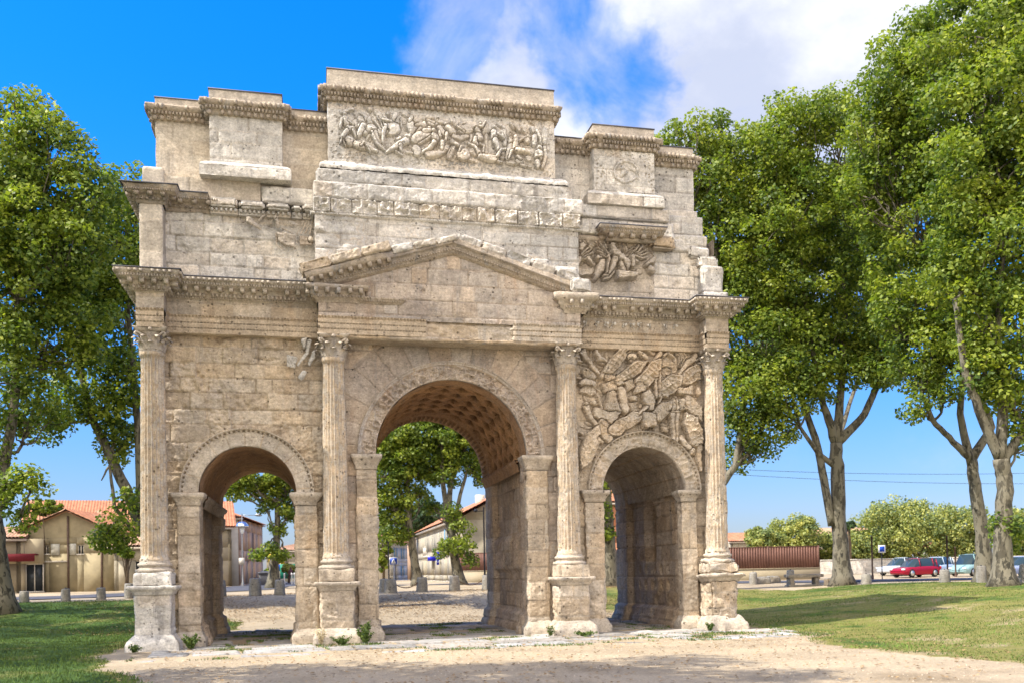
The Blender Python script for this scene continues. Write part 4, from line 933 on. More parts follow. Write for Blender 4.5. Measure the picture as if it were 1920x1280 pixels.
Ov(560, 700, 90, 60, -.3, .06, .8); Ov(385, 740, 105, 92, -.5, .12, .95, .04); Ov(195, 700, 46, 125, -.45, .07, .6, .04, 3); Lb([(210, 550), (300, 600)], [52, 40], .06); Lb([(470, 820), (590, 850)], [20, 12], .05); Lb([(340, 620), (320, 700)], [22, 18], .12)
Lb([(460, 580), (560, 625), (620, 720)], [20, 30, 48], .09); Lb([(640, 580), (700, 610), (690, 700)], [26, 20], .08); Lb([(650, 770), (760, 800), (880, 800)], [58, 66, 56], .10, .85); Ov(960, 740, 66, 78, 0, .08, .5, .05, 1); Lb([(890, 770), (950, 670), (1020, 660)], [40, 26, 20], .13); Lb([(900, 840), (960, 860)], 22, .1)
Lb([(1085, 610), (1040, 800)], [52, 40], .08, .5); Lb([(1160, 480), (1155, 650)], [46, 56], .09, .8); Lb([(1180, 680), (1320, 695), (1400, 740)], [50, 34, 14], .11); Lb([(1110, 700), (1060, 800)], [36, 18], .13)
Lb([(1030, 850), (1170, 885)], [16, 30], .06); Ov(1225, 840, 62, 48, .3, .09, .9); Lb([(1250, 890), (1390, 915)], 24, .05); Lb([(1200, 780), (1240, 810)], 34, .08); Ov(1360, 790, 50, 44, 0, .07, .8); Lb([(1340, 660), (1400, 700)], 22, .05)
Lb([(1600, 640), (1620, 760), (1570, 930)], [40, 44, 24], .08, .6); Lb([(1512, 655)], 50, .13); Lb([(1510, 730), (1510, 790)], [78, 66], .11, .8); Lb([(1460, 720), (1470, 780), (1540, 770)], [26, 20], .17); Lb([(1490, 850), (1500, 910)], [54, 44], .09, .8)
# drill holes left by lost metal ornaments
rg = np.random.RandomState(31); ex = rf.H*0
i = 0
while i < 620:
    hx, hz = rg.uniform(-3.9, 3.62), rg.choice([rg.uniform(17.1, 17.84), rg.uniform(15.84, 16.12), rg.uniform(15.84, 17.8)])
    ii, jj = int((hx+3.98)/.017), int((hz-15.8)/.017)
    if ii >= rf.nx or jj >= rf.nz or rf.M[ii, jj]: i += 1; continue
    d = np.hypot((rf.GX[max(0, ii-4):ii+5, max(0, jj-4):jj+5]-hx), (rf.GZ[max(0, ii-4):ii+5, max(0, jj-4):jj+5]-hz)*.8)
    ex[max(0, ii-4):ii+5, max(0, jj-4):jj+5] -= .13*sstep(rg.uniform(.030, .044), .014, d); i += 1
hm, tm = masonry(rf.GX, rf.GZ, 605, 1.05, 1.5, off=.003, rough=.006, jd=.012, jw=.012)
rf.build('battle_relief', YB, S_WHITE, ARCH, wear=.010, extra=ex+hm+.004, amp=1.3, tone=tm)

# trophies of arms above the right opening
rf = Relief(4.35, 9.0, 5.6, 9.98, .018, zoomconv(1060, 650, 5.567, -.02), .11); rf.k = 1/(5.567*55.)
Lb, Ov, Po = rf.limb, rf.oval, rf.poly
def dv(dx, dy): return math.atan2(-dy, dx)
rf.filler(150, .15, 7, (4.5, 8.85, 5.9, 9.95), -.01)
for a in ((250, 60), (330, 60), (420, 60), (560, 50)): Lb([a, (a[0]+20, 150)], 16, .0)
Lb([(165, 60), (345, 300)], 30, .08, .8); Lb([(300, 60), (350, 140), (430, 180)], [26, 42, 30], .08); Lb([(330, 190), (440, 250)], 10, .05); Ov(360, 190, 50, 28, 0, -.02, 0, .0)
Ov(505, 165, 140, 62, dv(180, -200), .10, .6, .09, 1, hexa=True); Lb([(620, 90), (670, 60)], 14, .04); Ov(675, 130, 52, 52, 0, .10, .9, .05); Ov(680, 165, 34, 20, 0, -.05, 0, .02)
Lb([(745, 70), (800, 110), (850, 170)], [26, 40, 20], .08); Lb([(840, 55), (900, 75)], 20, .06); Lb([(960, 90), (930, 170)], [36, 30], .08)
Lb([(1060, 70), (1000, 100), (960, 190)], [16, 14, 12], .07); Lb([(1060, 80), (1130, 120), (1140, 220)], [18, 16, 14], .07)
for dx in (0, 24, 48, 72): Lb([(1150+dx, 70), (1185+dx, 120), (1160+dx*.4, 225)], 9, .08)
Lb([(1340, 110), (1130, 330)], [34, 24], .06, .8)
Ov(1050, 220, 80, 100, dv(60, -80), .08, .6, .06, 2); Ov(1010, 290, 90, 60, dv(80, -80), .05, .3, .03, 3)
Ov(650, 290, 155, 62, dv(200, -160), .10, .6, .08, 1, hexa=True); Ov(230, 300, 78, 62, -.5, .12, .9, .05, 2); Lb([(120, 150), (170, 160)], [34, 20], .05); Lb([(110, 330), (150, 360)], 20, .03)
Ov(850, 300, 160, 78, dv(190, -240), .12, .6, .10, 1, hexa=True); Lb([(750, 400), (800, 440)], [30, 40], .07); Ov(1305, 310, 110, 84, dv(100, -60), .11, .6, .08, 1, hexa=True)
Ov(210, 395, 90, 40, .1, .12, .9, .06); Ov(220, 460, 90, 40, 0, .06, .4, .03, 3); Lb([(370, 310)], 42, .10); Ov(460, 330, 70, 44, -.3, .08, .7, .05, 3)
Po([(360, 380), (500, 370), (560, 480), (380, 500)], .07, .06, 3); Po([(600, 370), (700, 330), (720, 420), (620, 470)], .06, .05, 3, .8)
Ov(1055, 425, 118, 88, dv(150, -110), .13, .6, .11, 1, hexa=True); Po([(1140, 430), (1290, 420), (1300, 530), (1140, 500)], .10, .09, 3); Ov(1378, 475, 42, 50, 0, .12, 1, .04)
Lb([(915, 350), (905, 610)], 22, .14, .5); Lb([(955, 270), (960, 620)], 18, .15, .5)
Po([(425, 490), (505, 490), (560, 690), (470, 715), (385, 680)], .12, .09, 3); Lb([(570, 460), (600, 660)], [52, 60], .09, .8); Po([(780, 480), (850, 440), (920, 560), (900, 660), (840, 680)], .09, .08, 2)
Ov(700, 545, 44, 34, -.5, .10, .9, .06); Lb([(735, 560), (720, 620)], 16, .05); Po([(640, 600), (730, 590), (740, 690), (660, 710)], .07, .06, 3, .5)
Po([(870, 690), (960, 590), (1230, 540), (1260, 650), (1130, 690), (960, 790), (890, 760)], .11, .08, 3, .3); Ov(1310, 650, 105, 75, dv(60, 90), .12, .6, .09, 2, hexa=True)
Lb([(200, 640), (300, 820)], [50, 38], .08, .8); Lb([(195, 600)], 32, .11); Lb([(270, 595)], 36, .11); Lb([(335, 540), (365, 650)], [26, 20], .07)
Po([(290, 640), (430, 690), (560, 690), (480, 830), (400, 830), (290, 740)], .10, .07, 2); Ov(395, 890, 70, 120, dv(60, 120)+1.4, .11, .6, .08, 2)
Ov(610, 810, 155, 72, dv(220, -110), .11, .5, .08, 2, hexa=True); Lb([(830, 630), (740, 730)], [26, 14], .10)
Po([(780, 700), (900, 700), (925, 830), (780, 850)], .12, .10, 0); 
for dx in range(5): Lb([(800+dx*27, 840), (800+dx*27, 880)], 8, .05)
Lb([(1000, 860), (1030, 880)], [42, 30], .06); Lb([(1090, 570), (1090, 980)], 28, .15, .5); Lb([(1130, 570), (1135, 985)], 24, .14, .5); Ov(1112, 690, 50, 12, 0, .06, 0, .12)
Ov(1308, 885, 155, 92, dv(70, 150), .12, .6, .10, 2, hexa=True); Ov(235, 1055, 165, 78, dv(70, -160), .12, .6, .09, 2, hexa=True); Lb([(150, 930)], 28, .08)
Lb([(1170, 950), (1270, 1050)], [36, 34], .11, .6); Lb([(1300, 1090)], [40], .10); Lb([(1375, 1050), (1390, 1290)], [32, 24], .09, .7); Lb([(1420, 1180), (1425, 1290)], [18, 12], .05); Lb([(330, 960), (370, 1000)], [26, 20], .06)
outside = ~(((rf.GX-XC['r'])**2+(rf.GZ-SP['r'])**2) < (RO['r']-.05)**2)
hm, tm = masonry(rf.GX, rf.GZ, 33, .56, 1.3, off=.004, rough=.01, jd=.012)
rf.build('trophy_relief', -.03, S_WARM, ARCH, mask=outside, wear=.022, extra=hm, amp=1.9, tone=tm*.5+.05*(rf.H > .05))

# winged figures over the right-hand cornice
rf = Relief(4.42, 7.4, 11.9, 13.7, .017, zoomconv(1060, 430, 7.385, -.03), .05); rf.k = 1/(7.385*56.)
Lb, Ov, Po = rf.limb, rf.oval, rf.poly
rf.filler(26, .10, 9, (4.5, 6.9, 12.7, 13.5), -.02)
Po([(370, 150), (430, 190), (340, 330), (280, 290)], .06, .04, 3, 1.2); Po([(170, 220), (230, 200), (270, 250), (200, 340), (150, 310)], .07, .05)
Lb([(140, 500), (180, 430), (330, 440)], [46, 44, 40], .07); Lb([(300, 440), (360, 520)], [50, 20], .09)
for a, b in (((200, 400), (340, 300)), ((210, 430), (360, 350)), ((190, 380), (300, 270))): Lb([a, b], 12, .12)
for p in ([(610, 400), (560, 330), (510, 170)], [(610, 400), (520, 300), (455, 215)], [(600, 410), (500, 350), (425, 270)], [(600, 430), (510, 370), (410, 320)], [(590, 440), (520, 400), (450, 370)]): Lb(p, [18, 17, 12], .09)
for p in ([(880, 410), (960, 320), (1040, 200)], [(890, 410), (1000, 330), (1080, 215)], [(900, 410), (1030, 350), (1110, 300)], [(910, 410), (1040, 380), (1115, 350)], [(940, 400), (1050, 415), (1110, 405)]): Lb(p, [18, 16, 12], .09)
Lb([(900, 420), (900, 540)], [46, 34], .10); Lb([(950, 460), (990, 470)], [34, 20], .06); Ov(815, 300, 40, 55, .5, .05, .3, .02, 3); Lb([(870, 320), (940, 270)], 12, .03)
for q in range(4): Lb([(1140+q*40, 250), (1220+q*30, 360)], 8, .02)
Lb([(1320, 270), (1220, 370)], 8, .02)
Lb([(1330, 370), (1230, 430), (1110, 510)], [40, 50, 44], .08); Lb([(1150, 560), (1200, 600)], [60, 50], .06)
Lb([(640, 600), (600, 680), (520, 700)], [50, 40, 30], .05); Lb([(450, 440), (420, 420)], [62, 50], .10); Ov(425, 430, 28, 28, 0, .05, .5, .12); Lb([(490, 480), (470, 560), (400, 660), (390, 720)], [52, 62, 54, 30], .11, .8)
Lb([(560, 400), (575, 460), (540, 640)], [22, 16, 15], .15); Lb([(500, 655), (570, 660)], 16, .13)
Lb([(665, 190), (625, 240), (650, 330), (730, 430), (830, 500), (840, 570)], [36, 42, 60, 92, 62, 24], .11, .9); Lb([(660, 450), (640, 540), (580, 640)], [62, 44, 26], .10); Lb([(750, 500), (790, 600)], [50, 40], .08)
Po([(685, 590), (960, 640), (970, 700), (690, 725)], .12, .08); Po([(130, 580), (350, 580), (350, 670), (130, 670)], .07, .05)
hm, tm = masonry(rf.GX, rf.GZ, 35, .5, 1.2, off=.01, rough=.015, jd=.02)
rf.build('winged_relief', -.05, S_WARM, ARCH, wear=.016, extra=hm, amp=2.1)
# remnants on the left
rf = Relief(-6.6, -4.5, 12.4, 14.0, .02, zoomconv(200, 320, 4, -.02)); rf.k = 1/(4*57.)
Lb, Ov, Po = rf.limb, rf.oval, rf.poly
Lb([(1000, 370), (1080, 400), (1150, 450)], [20, 42, 16], .06); Lb([(1150, 390), (1200, 340)], [14, 10], .04); Lb([(1270, 370), (1290, 430)], [28, 20], .04)
Po([(1260, 480), (1330, 470), (1425, 500), (1420, 605), (1330, 585), (1270, 540)], .09, .06, 0); Lb([(1270, 490), (1280, 580), (1340, 610)], 10, .05)
for q in range(4): Lb([(1430+q*30, 490), (1480+q*22, 395)], 11, .06)
Lb([(1320, 440), (1400, 480)], 14, .05); Lb([(1380, 400), (1430, 420)], 18, .05); Po([(1440, 500), (1550, 520), (1550, 580), (1450, 580)], .07, .05); Lb([(1530, 540)], [26], .1)
hm, tm = masonry(rf.GX, rf.GZ, 36, .5, 1.2, off=.01, rough=.02, jd=.02)
rf.build('relief_remnant', -.06, S_WARM, ARCH, mask=rf.M, wear=.02, extra=hm*0, amp=1.7)
rf = Relief(-5.4, -4.5, 8.3, 10.0, .02, zoomconv(220, 580, 4, -.02)); rf.k = 1/(4*57.); Lb, Ov, Po = rf.limb, rf.oval, rf.poly
Po([(1380, 225), (1440, 215), (1440, 300), (1390, 310)], .09, .05); Lb([(1440, 250), (1420, 340), (1360, 430)], [24, 12], .07, .6); Po([(1190, 330), (1270, 340), (1360, 370), (1340, 450), (1190, 430)], .05, .04, 3, .4); Lb([(1480, 330), (1440, 420)], [28, 20], .05); Lb([(1400, 480), (1380, 520)], [24, 30], .05)
rf.build('relief_remnant', -.10, S_GREY, ARCH, mask=rf.M, wear=.02, amp=1.5)
# ================================================================ GROUND
def ter(x, y):
    x = np.asarray(x, float); y = np.asarray(y, float)
    a = sstep(11, 30, np.abs(x)); b = sstep(9, 26, y)
    return 1.1*np.maximum(a, b)*sstep(-34, -6, y)**0+.25*sstep(30, 46, y)
def gp(px, Y):
    """ground point on the line of sight px at depth Y"""
    p = at(px, 1075, Y); return np.array([p[0], Y, float(ter(p[0], Y))])
def ground_mat():
    m, t, p = newmat('gravel'); g = N(t, 'ShaderNodeNewGeometry'); P = g.outputs['Position']
    c = mixc(t, ramp(t, noise(t, P, .35, 6, .6), .4, .6), (.42, .335, .225), (.34, .27, .18))
    c = mixc(t, math_(t, 'MULTIPLY', ramp(t, noise(t, P, .16, 5, .6), .55, .68), .7), c, (.22, .165, .10))
    k = ramp(t, noise(t, P, 14., 8, .75), .3, .7, .82, 1.15)
    v = N(t, 'ShaderNodeTexVoronoi'); t.links.new(P, v.inputs['Vector']); v.inputs['Scale'].default_value = 30.
    k = math_(t, 'MULTIPLY', k, ramp(t, v.outputs['Color'], .1, .9, .88, 1.1))
    cc = N(t, 'ShaderNodeCombineColor'); [sock(t, cc.inputs[i], k) for i in range(3)]
    t.links.new(mixc(t, 1., c, cc.outputs[0], 'MULTIPLY'), p.inputs['Base Color'])
    b = N(t, 'ShaderNodeBump'); b.inputs['Distance'].default_value = .03; t.links.new(noise(t, P, 20., 8, .7), b.inputs['Height']); t.links.new(b.outputs[0], p.inputs['Normal'])
    p.inputs['Roughness'].default_value = .95
    return m
def axis(a, b, lo, hi, fine, far):
    m = np.arange(a, b, fine); l = a-np.cumsum(fine*1.35**np.arange(40)); r = b+np.cumsum(fine*1.35**np.arange(40))
    return np.concatenate([l[l > lo][::-1], m, r[r < hi]])
gx = axis(-45, 60, -1800, 1800, .5, 0); gy = axis(-34, 60, -300, 2200, .5, 0)
X, Y = np.meshgrid(gx, gy, indexing='ij'); Z = ter(X, Y)+.03*fbm(X*.5, Y*.5, None, 3, 3)*(np.abs(X)+np.abs(Y) > 14)
raw('ground', np.stack([X, Y, Z-.012], -1).reshape(-1, 3), _q(len(gx), len(gy)), ground_mat(), smooth=True)['kind'] = 'structure'

def lawn_mat():
    m, t, p = newmat('lawn'); g = N(t, 'ShaderNodeNewGeometry'); P = g.outputs['Position']
    a = N(t, 'ShaderNodeAttribute', attribute_name='tone')
    n = noise(t, P, .45, 7, .62); n = math_(t, 'ADD', n, math_(t, 'MULTIPLY', a.outputs['Fac'], .3))
    c = mixc(t, ramp(t, n, .40, .62), (.055, .10, .016), (.20, .185, .05))
    c = mixc(t, ramp(t, n, .66, .80), c, (.33, .26, .14))
    k = ramp(t, noise(t, P, 9., 8, .75), .3, .7, .7, 1.3)
    cc = N(t, 'ShaderNodeCombineColor'); [sock(t, cc.inputs[i], k) for i in range(3)]
    t.links.new(mixc(t, 1., c, cc.outputs[0], 'MULTIPLY'), p.inputs['Base Color'])
    b = N(t, 'ShaderNodeBump'); b.inputs['Distance'].default_value = .05; t.links.new(noise(t, P, 25., 6, .7), b.inputs['Height']); t.links.new(b.outputs[0], p.inputs['Normal'])
    return m
LAWN = lawn_mat()
def edge_right(x, y):
    # signed: positive = lawn
    e = 1.1*fbm(x*.35, y*.35, None, 61, 4)
    pathx = np.interp(y, [-34, -22, -15, -12, -8.5, -6.0, -4.6, -2, 8, 12, 30], [10.6, 10.3, 10.0, 9.6, 8.7, 9.6, 11.2, 10.6, 10.4, 9.0, 8.5])
    back = (x-20.5)*(-.55)+21.5
    return np.minimum(x-pathx, (back-y)*.8)+e
def edge_left(x, y):
    e = .8*fbm(x*.4, y*.4, None, 67, 4)
    px_ = np.interp(y, [-34, -20, -12, -9.5, -7, -5.2, -2, 8.6, 10, 13, 16, 19, 26], [-6.2, -6.6, -7.4, -8.3, -9.3, -10.2, -10.6, -10.3, -7.3, -7.4, -8.8, -11, -12])
    return np.minimum(px_-x, 24.5-y)+e
def lawn(x0, x1, y0, y1, ef, dry, seed):
    nx, ny = int((x1-x0)/.14), int((y1-y0)/.14); X, Y = np.meshgrid(np.linspace(x0, x1, nx), np.linspace(y0, y1, ny), indexing='ij')
    E = ef(X, Y)+.35*fbm(X*2.2, Y*2.2, None, seed, 3); m = E > -.05; mk = m[:-1, :-1] & m[1:, :-1] & m[1:, 1:] & m[:-1, 1:]
    Zl = ter(X, Y)+.03*fbm(X*.5, Y*.5, None, 3, 3)*(np.abs(X)+np.abs(Y) > 14)+-.03+.045*sstep(0, .45, E)+.02*fbm(X*1.5, Y*1.5, None, seed+1, 3)*sstep(0, 1, E)
    tone = dry(X, Y)+.9*sstep(1.2, 0, E)
    o = raw('lawn', np.stack([X, Y, Zl], -1).reshape(-1, 3), _q(nx, ny)[mk.ravel()], LAWN, smooth=True, tone=tone); o['kind'] = 'structure'
lawn(8, 42, -33, 26, edge_right, lambda x, y: .30+.45*fbm(x*.25, y*.25, None, 5, 3)-.3*sstep(3, -3, np.abs(y-1)), 71)
lawn(-40, -5.5, -33, 26, edge_left, lambda x, y: -.35+.4*fbm(x*.3, y*.3, None, 6, 3), 73)
BLADE = plain('grass_blade', (.075, .12, .022), .8, var=.5, scale=1.2)
def blades(name, x0, x1, y0, y1, ef, n, seed, hmin=.03, hmax=.08, lim=.15, dryf=None):
    r = np.random.RandomState(seed); x = r.uniform(x0, x1, n); y = r.uniform(y0, y1, n); k = ef(x, y) > lim; x, y = x[k], y[k]
    n = len(x); z = ter(x, y)+.01; h = r.uniform(hmin, hmax, n)*(1+.6*fbm(x*1.3, y*1.3, None, seed, 3)); a = r.uniform(0, 2*pi, n); w = r.uniform(.006, .014, n); lx, ly = r.normal(0, .025, n), r.normal(0, .025, n)
    P = np.zeros((n, 4, 3)); P[:, 0] = np.stack([x-np.cos(a)*w, y-np.sin(a)*w, z], -1); P[:, 1] = np.stack([x+np.cos(a)*w, y+np.sin(a)*w, z], -1)
    P[:, 2] = np.stack([x+lx+np.cos(a)*w*.3, y+ly+np.sin(a)*w*.3, z+h], -1); P[:, 3] = np.stack([x+lx-np.cos(a)*w*.3, y+ly, z+h*.97], -1)
    t = np.repeat(r.uniform(-.35, .35, n)+(dryf(x, y) if dryf is not None else 0), 4)
    o = raw(name, P.reshape(-1, 3), np.arange(n*4).reshape(n, 4), BLADE, tone=t); tag(o, None, None, None, 'stuff'); return o
tag(blades('grass', -24, -5.8, -22, 24, edge_left, 130000, 5), 'dark green grass of the shaded lawn left of the arch', 'grass')
tag(blades('grass', 8.2, 30, -24, 20, edge_right, 130000, 6, .02, .055, dryf=lambda x, y: .6*np.clip(fbm(x*.4, y*.4, None, 9, 3)+.4, 0, 1)), 'short sun-dried grass of the lawn right of the arch', 'grass')

# loose gravel and fallen leaves on the path
r = np.random.RandomState(91); n = 11000; x = r.uniform(-9.5, 14, n); y = -5.2-r.rand(n)**1.6*16; k = (edge_right(x, y) < .3) & (edge_left(x, y) < .3); x, y = x[k], y[k]; n = len(x); sz = r.uniform(.006, .02, n)
U8 = np.array([(1, 0, 0), (0, 1, 0), (-1, 0, 0), (0, -1, 0), (0, 0, 1.)]); P = np.stack([x, y, np.zeros(n)-.010], -1)[:, None, :]+U8[None]*sz[:, None, None]*r.uniform(.6, 1.3, (n, 5, 1))
q = np.array([(0, 1, 4, 4), (1, 2, 4, 4), (2, 3, 4, 4), (3, 0, 4, 4)]); Fq = (np.arange(n)[:, None, None]*5+np.array([(0, 1, 4), (1, 2, 4), (2, 3, 4), (3, 0, 4)])[None]).reshape(-1, 3)
o = raw('loose_gravel', P.reshape(-1, 3), Fq, plain('pebble', (.42, .35, .26), .9, var=.3, scale=8.), tone=np.repeat(r.uniform(-.35, .3, n), 5)); tag(o, 'loose pebbles strewn over the sandy path before the arch', 'gravel', None, 'stuff')
n = 26000; c_ = r.uniform((-12, 9), (16, 30), (60, 2)); i_ = r.randint(60, size=n); x = c_[i_, 0]+r.normal(0, 1.6, n); y = c_[i_, 1]+r.normal(0, 1.1, n); m2 = n//9; x[:m2] = r.uniform(-9, 12, m2); y[:m2] = r.uniform(-17, -1.5, m2); z = ter(x, y)+.015; a = r.uniform(0, 2*pi, n); s_ = r.uniform(.03, .07, n)
P = np.stack([np.stack([x+np.cos(a+k*pi/2)*s_*(1, .6, .9, .6)[k], y+np.sin(a+k*pi/2)*s_*(1, .6, .9, .6)[k], z+r.uniform(0, .03, n)], -1) for k in range(4)], 1)
o = raw('leaf_litter', P.reshape(-1, 3), np.arange(n*4).reshape(n, 4), plain('dead_leaf', (.26, .17, .08), .9, var=.4, scale=5.), tone=np.repeat(r.uniform(-.4, .4, n), 4)); tag(o, 'dry fallen leaves scattered on the gravel and behind the arch', 'leaves', None, 'stuff')
# paving of worn slabs through and before the arch
PAVE = stone('paving_stone', (.36, .35, .335), (.27, .265, .255), sa=.12, grime=(.2, .19, .17), ga=.35, pit=.3, bump=.02)
px_, py_ = np.arange(-9.6, 11.6, .05), np.arange(-5.5, 9.6, .05)
X, Y = np.meshgrid(px_, py_, indexing='ij')
h, t = masonry(X*.996+Y*.09, Y-X*.02, 811, 1.15, 1.5, off=.035, rough=.010, jd=.06, jw=.14, chips=.02); t = np.clip(t*2.2, -.7, .35)
ed = np.minimum(np.minimum(Y-(-5.15), 8.75-Y), np.minimum(X+9.2, 11.3-X+.0*Y))+.22*fbm(X*1.1, Y*1.1, None, 9, 3)+.10*np.sign(np.sin(X*2.6+1))
ed = np.where((Y > -1.2) & (X > 10.4), -1, ed)
m = ed > 0; mk = m[:-1, :-1] & m[1:, :-1] & m[1:, 1:] & m[:-1, 1:]
sink = -.05*sstep(.12, .5, fbm(X*.33+2, Y*.5, None, 12, 3))*sstep(-1.5, -4.5, Y)
raw('paving', np.stack([X, Y, .014+h+sink-.06*sstep(.16, 0, ed)*sstep(-2, -3, Y)-.012*sstep(-3.2, -4.2, Y+.5*fbm(X*.8, Y*.8, None, 14, 3))], -1).reshape(-1, 3), _q(len(px_), len(py_))[mk.ravel()], PAVE, tone=t).__setitem__('kind', 'structure')
def joints(x, y):
    h, t = masonry(x*.996+y*.09, y-x*.02, 811, .92, 1.35, off=.0, rough=.0, jd=.045, jw=.05)
    # the joint grid is seeded over the same extent only when evaluated on the same range
    return h
r = np.random.RandomState(17); n = 90000
bx, by = r.uniform(-9.6, 11.55, n), r.uniform(-5.5, 9.55, n)
ix = np.clip(((bx+9.6)/.05).astype(int), 0, len(px_)-1); iy = np.clip(((by+5.5)/.05).astype(int), 0, len(py_)-1)
gate = fbm(bx*.7, by*.7, None, 44, 3)
sel = ((h[ix, iy] < -.022) & (gate > .02)) | ((ed[ix, iy] < .1) & (gate > .05) & (ed[ix, iy] > -.5) & (by < -4.5)) | ((by > -1.6) & (by < -1.05) & (gate > .15) & (h[ix, iy] < .01))
bx, by = bx[sel], by[sel]
def _sel(x, y): return np.ones_like(x)
n = len(bx); a = r.uniform(0, 2*pi, n); hh = r.uniform(.02, .07, n); w = .012
P = np.zeros((n, 4, 3)); lx, ly = r.normal(0, .02, n), r.normal(0, .02, n); z = np.zeros(n)+.0
P[:, 0] = np.stack([bx-np.cos(a)*w, by-np.sin(a)*w, z], -1); P[:, 1] = np.stack([bx+np.cos(a)*w, by+np.sin(a)*w, z], -1); P[:, 2] = np.stack([bx+lx+.005, by+ly, z+hh], -1); P[:, 3] = np.stack([bx+lx, by+ly, z+hh], -1)
o = raw('joint_grass', P.reshape(-1, 3), np.arange(n*4).reshape(n, 4), BLADE, tone=np.repeat(r.uniform(-.3, .5, n), 4)); tag(o, 'low grass and weeds growing in the joints of the paving slabs', 'grass', None, 'stuff')

# asphalt road behind the lawns
ASPH = plain('asphalt', (.085, .085, .095), .85, var=.2, scale=3., bump=.01)
def strip(name, pts, w, mat, dz=.02):
    pts = np.array(pts, float); d = np.gradient(pts, axis=0); d /= np.linalg.norm(d, axis=1)[:, None]; nr = np.stack([-d[:, 1], d[:, 0]], 1)
    s = np.linspace(0, len(pts)-1, 60); c = np.stack([np.interp(s, range(len(pts)), pts[:, k]) for k in (0, 1)], 1); nn = np.stack([np.interp(s, range(len(pts)), nr[:, k]) for k in (0, 1)], 1)
    q = np.linspace(-.5, .5, 12); P = c[:, None, :]+nn[:, None, :]*(q[None, :, None]*w); Z = ter(P[..., 0], P[..., 1])+dz
    return tag(raw(name, np.concatenate([P, Z[..., None]], -1).reshape(-1, 3), _q(60, 12), mat, smooth=True), None, None, None, 'structure')
strip('road', [(14, 36), (24, 30), (34, 24), (48, 16), (90, -6)], 7.5, ASPH, .03)
strip('road', [(-60, 31), (-40, 31.5), (-20, 33), (-10, 40), (-8, 60), (-9, 110)], 6.0, ASPH, .03)

# ================================================================ TREES
def leaf_mat(name, c, tr=.45):
    m, t, p = newmat(name); a = N(t, 'ShaderNodeAttribute', attribute_name='tone')
    k = math_(t, 'ADD', a.outputs['Fac'], 1.); cc = N(t, 'ShaderNodeCombineColor')
    sock(t, cc.inputs[0], math_(t, 'POWER', k, 1.35)); sock(t, cc.inputs[1], k); sock(t, cc.inputs[2], math_(t, 'POWER', k, .7))
    col_ = mixc(t, 1., c, cc.outputs[0], 'MULTIPLY'); t.links.new(col_, p.inputs['Base Color']); p.inputs['Roughness'].default_value = .5; p.inputs['Specular IOR Level'].default_value = .35
    tl = N(t, 'ShaderNodeBsdfTranslucent'); t.links.new(mixc(t, 1., col_, (1.25, 1.35, .6), 'MULTIPLY'), tl.inputs[0])
    ms = N(t, 'ShaderNodeMixShader'); ms.inputs[0].default_value = tr; t.links.new(p.outputs[0], ms.inputs[1]); t.links.new(tl.outputs[0], ms.inputs[2])
    t.links.new(ms.outputs[0], [n for n in t.nodes if n.type == 'OUTPUT_MATERIAL'][0].inputs[0]); return m
LEAF = leaf_mat('plane_leaf', (.150, .205, .030), .42); LEAF_O = leaf_mat('olive_leaf', (.23, .27, .085), .3); LEAF_D = leaf_mat('conifer_leaf', (.045, .085, .03), .2)
def bark_mat():
    m, t, p = newmat('plane_bark'); g = N(t, 'ShaderNodeNewGeometry'); P = g.outputs['Position']
    st = N(t, 'ShaderNodeMapping'); t.links.new(P, st.inputs[0]); st.inputs['Scale'].default_value = (2.6, 2.6, 1.1)
    c = mixc(t, ramp(t, noise(t, st.outputs[0], 1.3, 5, .6, .6), .42, .5), (.085, .075, .055), (.19, .17, .125))
    c = mixc(t, ramp(t, noise(t, st.outputs[0], 2.2, 4, .5, .4), .58, .62), c, (.055, .05, .038))
    t.links.new(c, p.inputs['Base Color']); b = N(t, 'ShaderNodeBump'); b.inputs['Distance'].default_value = .05; t.links.new(noise(t, st.outputs[0], 6, 8, .65), b.inputs['Height']); t.links.new(b.outputs[0], p.inputs['Normal']); return m
BARK = bark_mat(); BARK_D = plain('dark_bark', (.12, .09, .06), .9, bump=.04)
def leaves(C, R, nl, size, seed, up=.5, flat=.75):
    r = np.random.RandomState(seed); n = len(C); tone_c = r.uniform(-.22, .30, n)
    cnt = np.maximum(4, (nl*R**2/np.mean(R**2)).astype(int)); idx = np.repeat(np.arange(n), cnt); m = len(idx)
    d = r.normal(0, 1, (m, 3)); d /= np.linalg.norm(d, axis=1)[:, None]; rad = R[idx]*(.35+.65*r.rand(m)**.5)
    d2 = d*np.array([1, 1, flat]); P0 = C[idx]+d2*rad[:, None]
    nrm = d*.55+np.array([0, 0, up])+r.normal(0, .5, (m, 3)); nrm /= np.linalg.norm(nrm, axis=1)[:, None]
    a = np.cross(nrm, r.normal(0, 1, (m, 3))); a /= np.linalg.norm(a, axis=1)[:, None]; b = np.cross(nrm, a); s = (size*r.uniform(.6, 1.3, m))[:, None]
    V = np.stack([P0+a*s*.62, P0+b*s*.42-nrm*s*.08, P0-a*s*.5, P0-b*s*.42-nrm*s*.08], 1)
    t = np.clip(tone_c[idx]*1.6+r.uniform(-.32, .45, m)+(r.rand(m) < .06)*.5, -.75, 1.4); return V.reshape(-1, 3), np.arange(m*4).reshape(m, 4), np.repeat(t, 4)
def wig(a, b, n, amp, rs):
    a, b = np.array(a, float), np.array(b, float); t = np.linspace(0, 1, n)[:, None]; L = np.linalg.norm(b-a)
    P = a+(b-a)*t; w = np.cumsum(rs.normal(0, 1, (n, 3)), 0); w = w-w[0]-(w[-1]-w[0])*t; P = P+w*amp*L/n**.5; P[:, 2] += -.10*L*np.sin(t[:, 0]*pi)*(b[2] > a[2]); return P
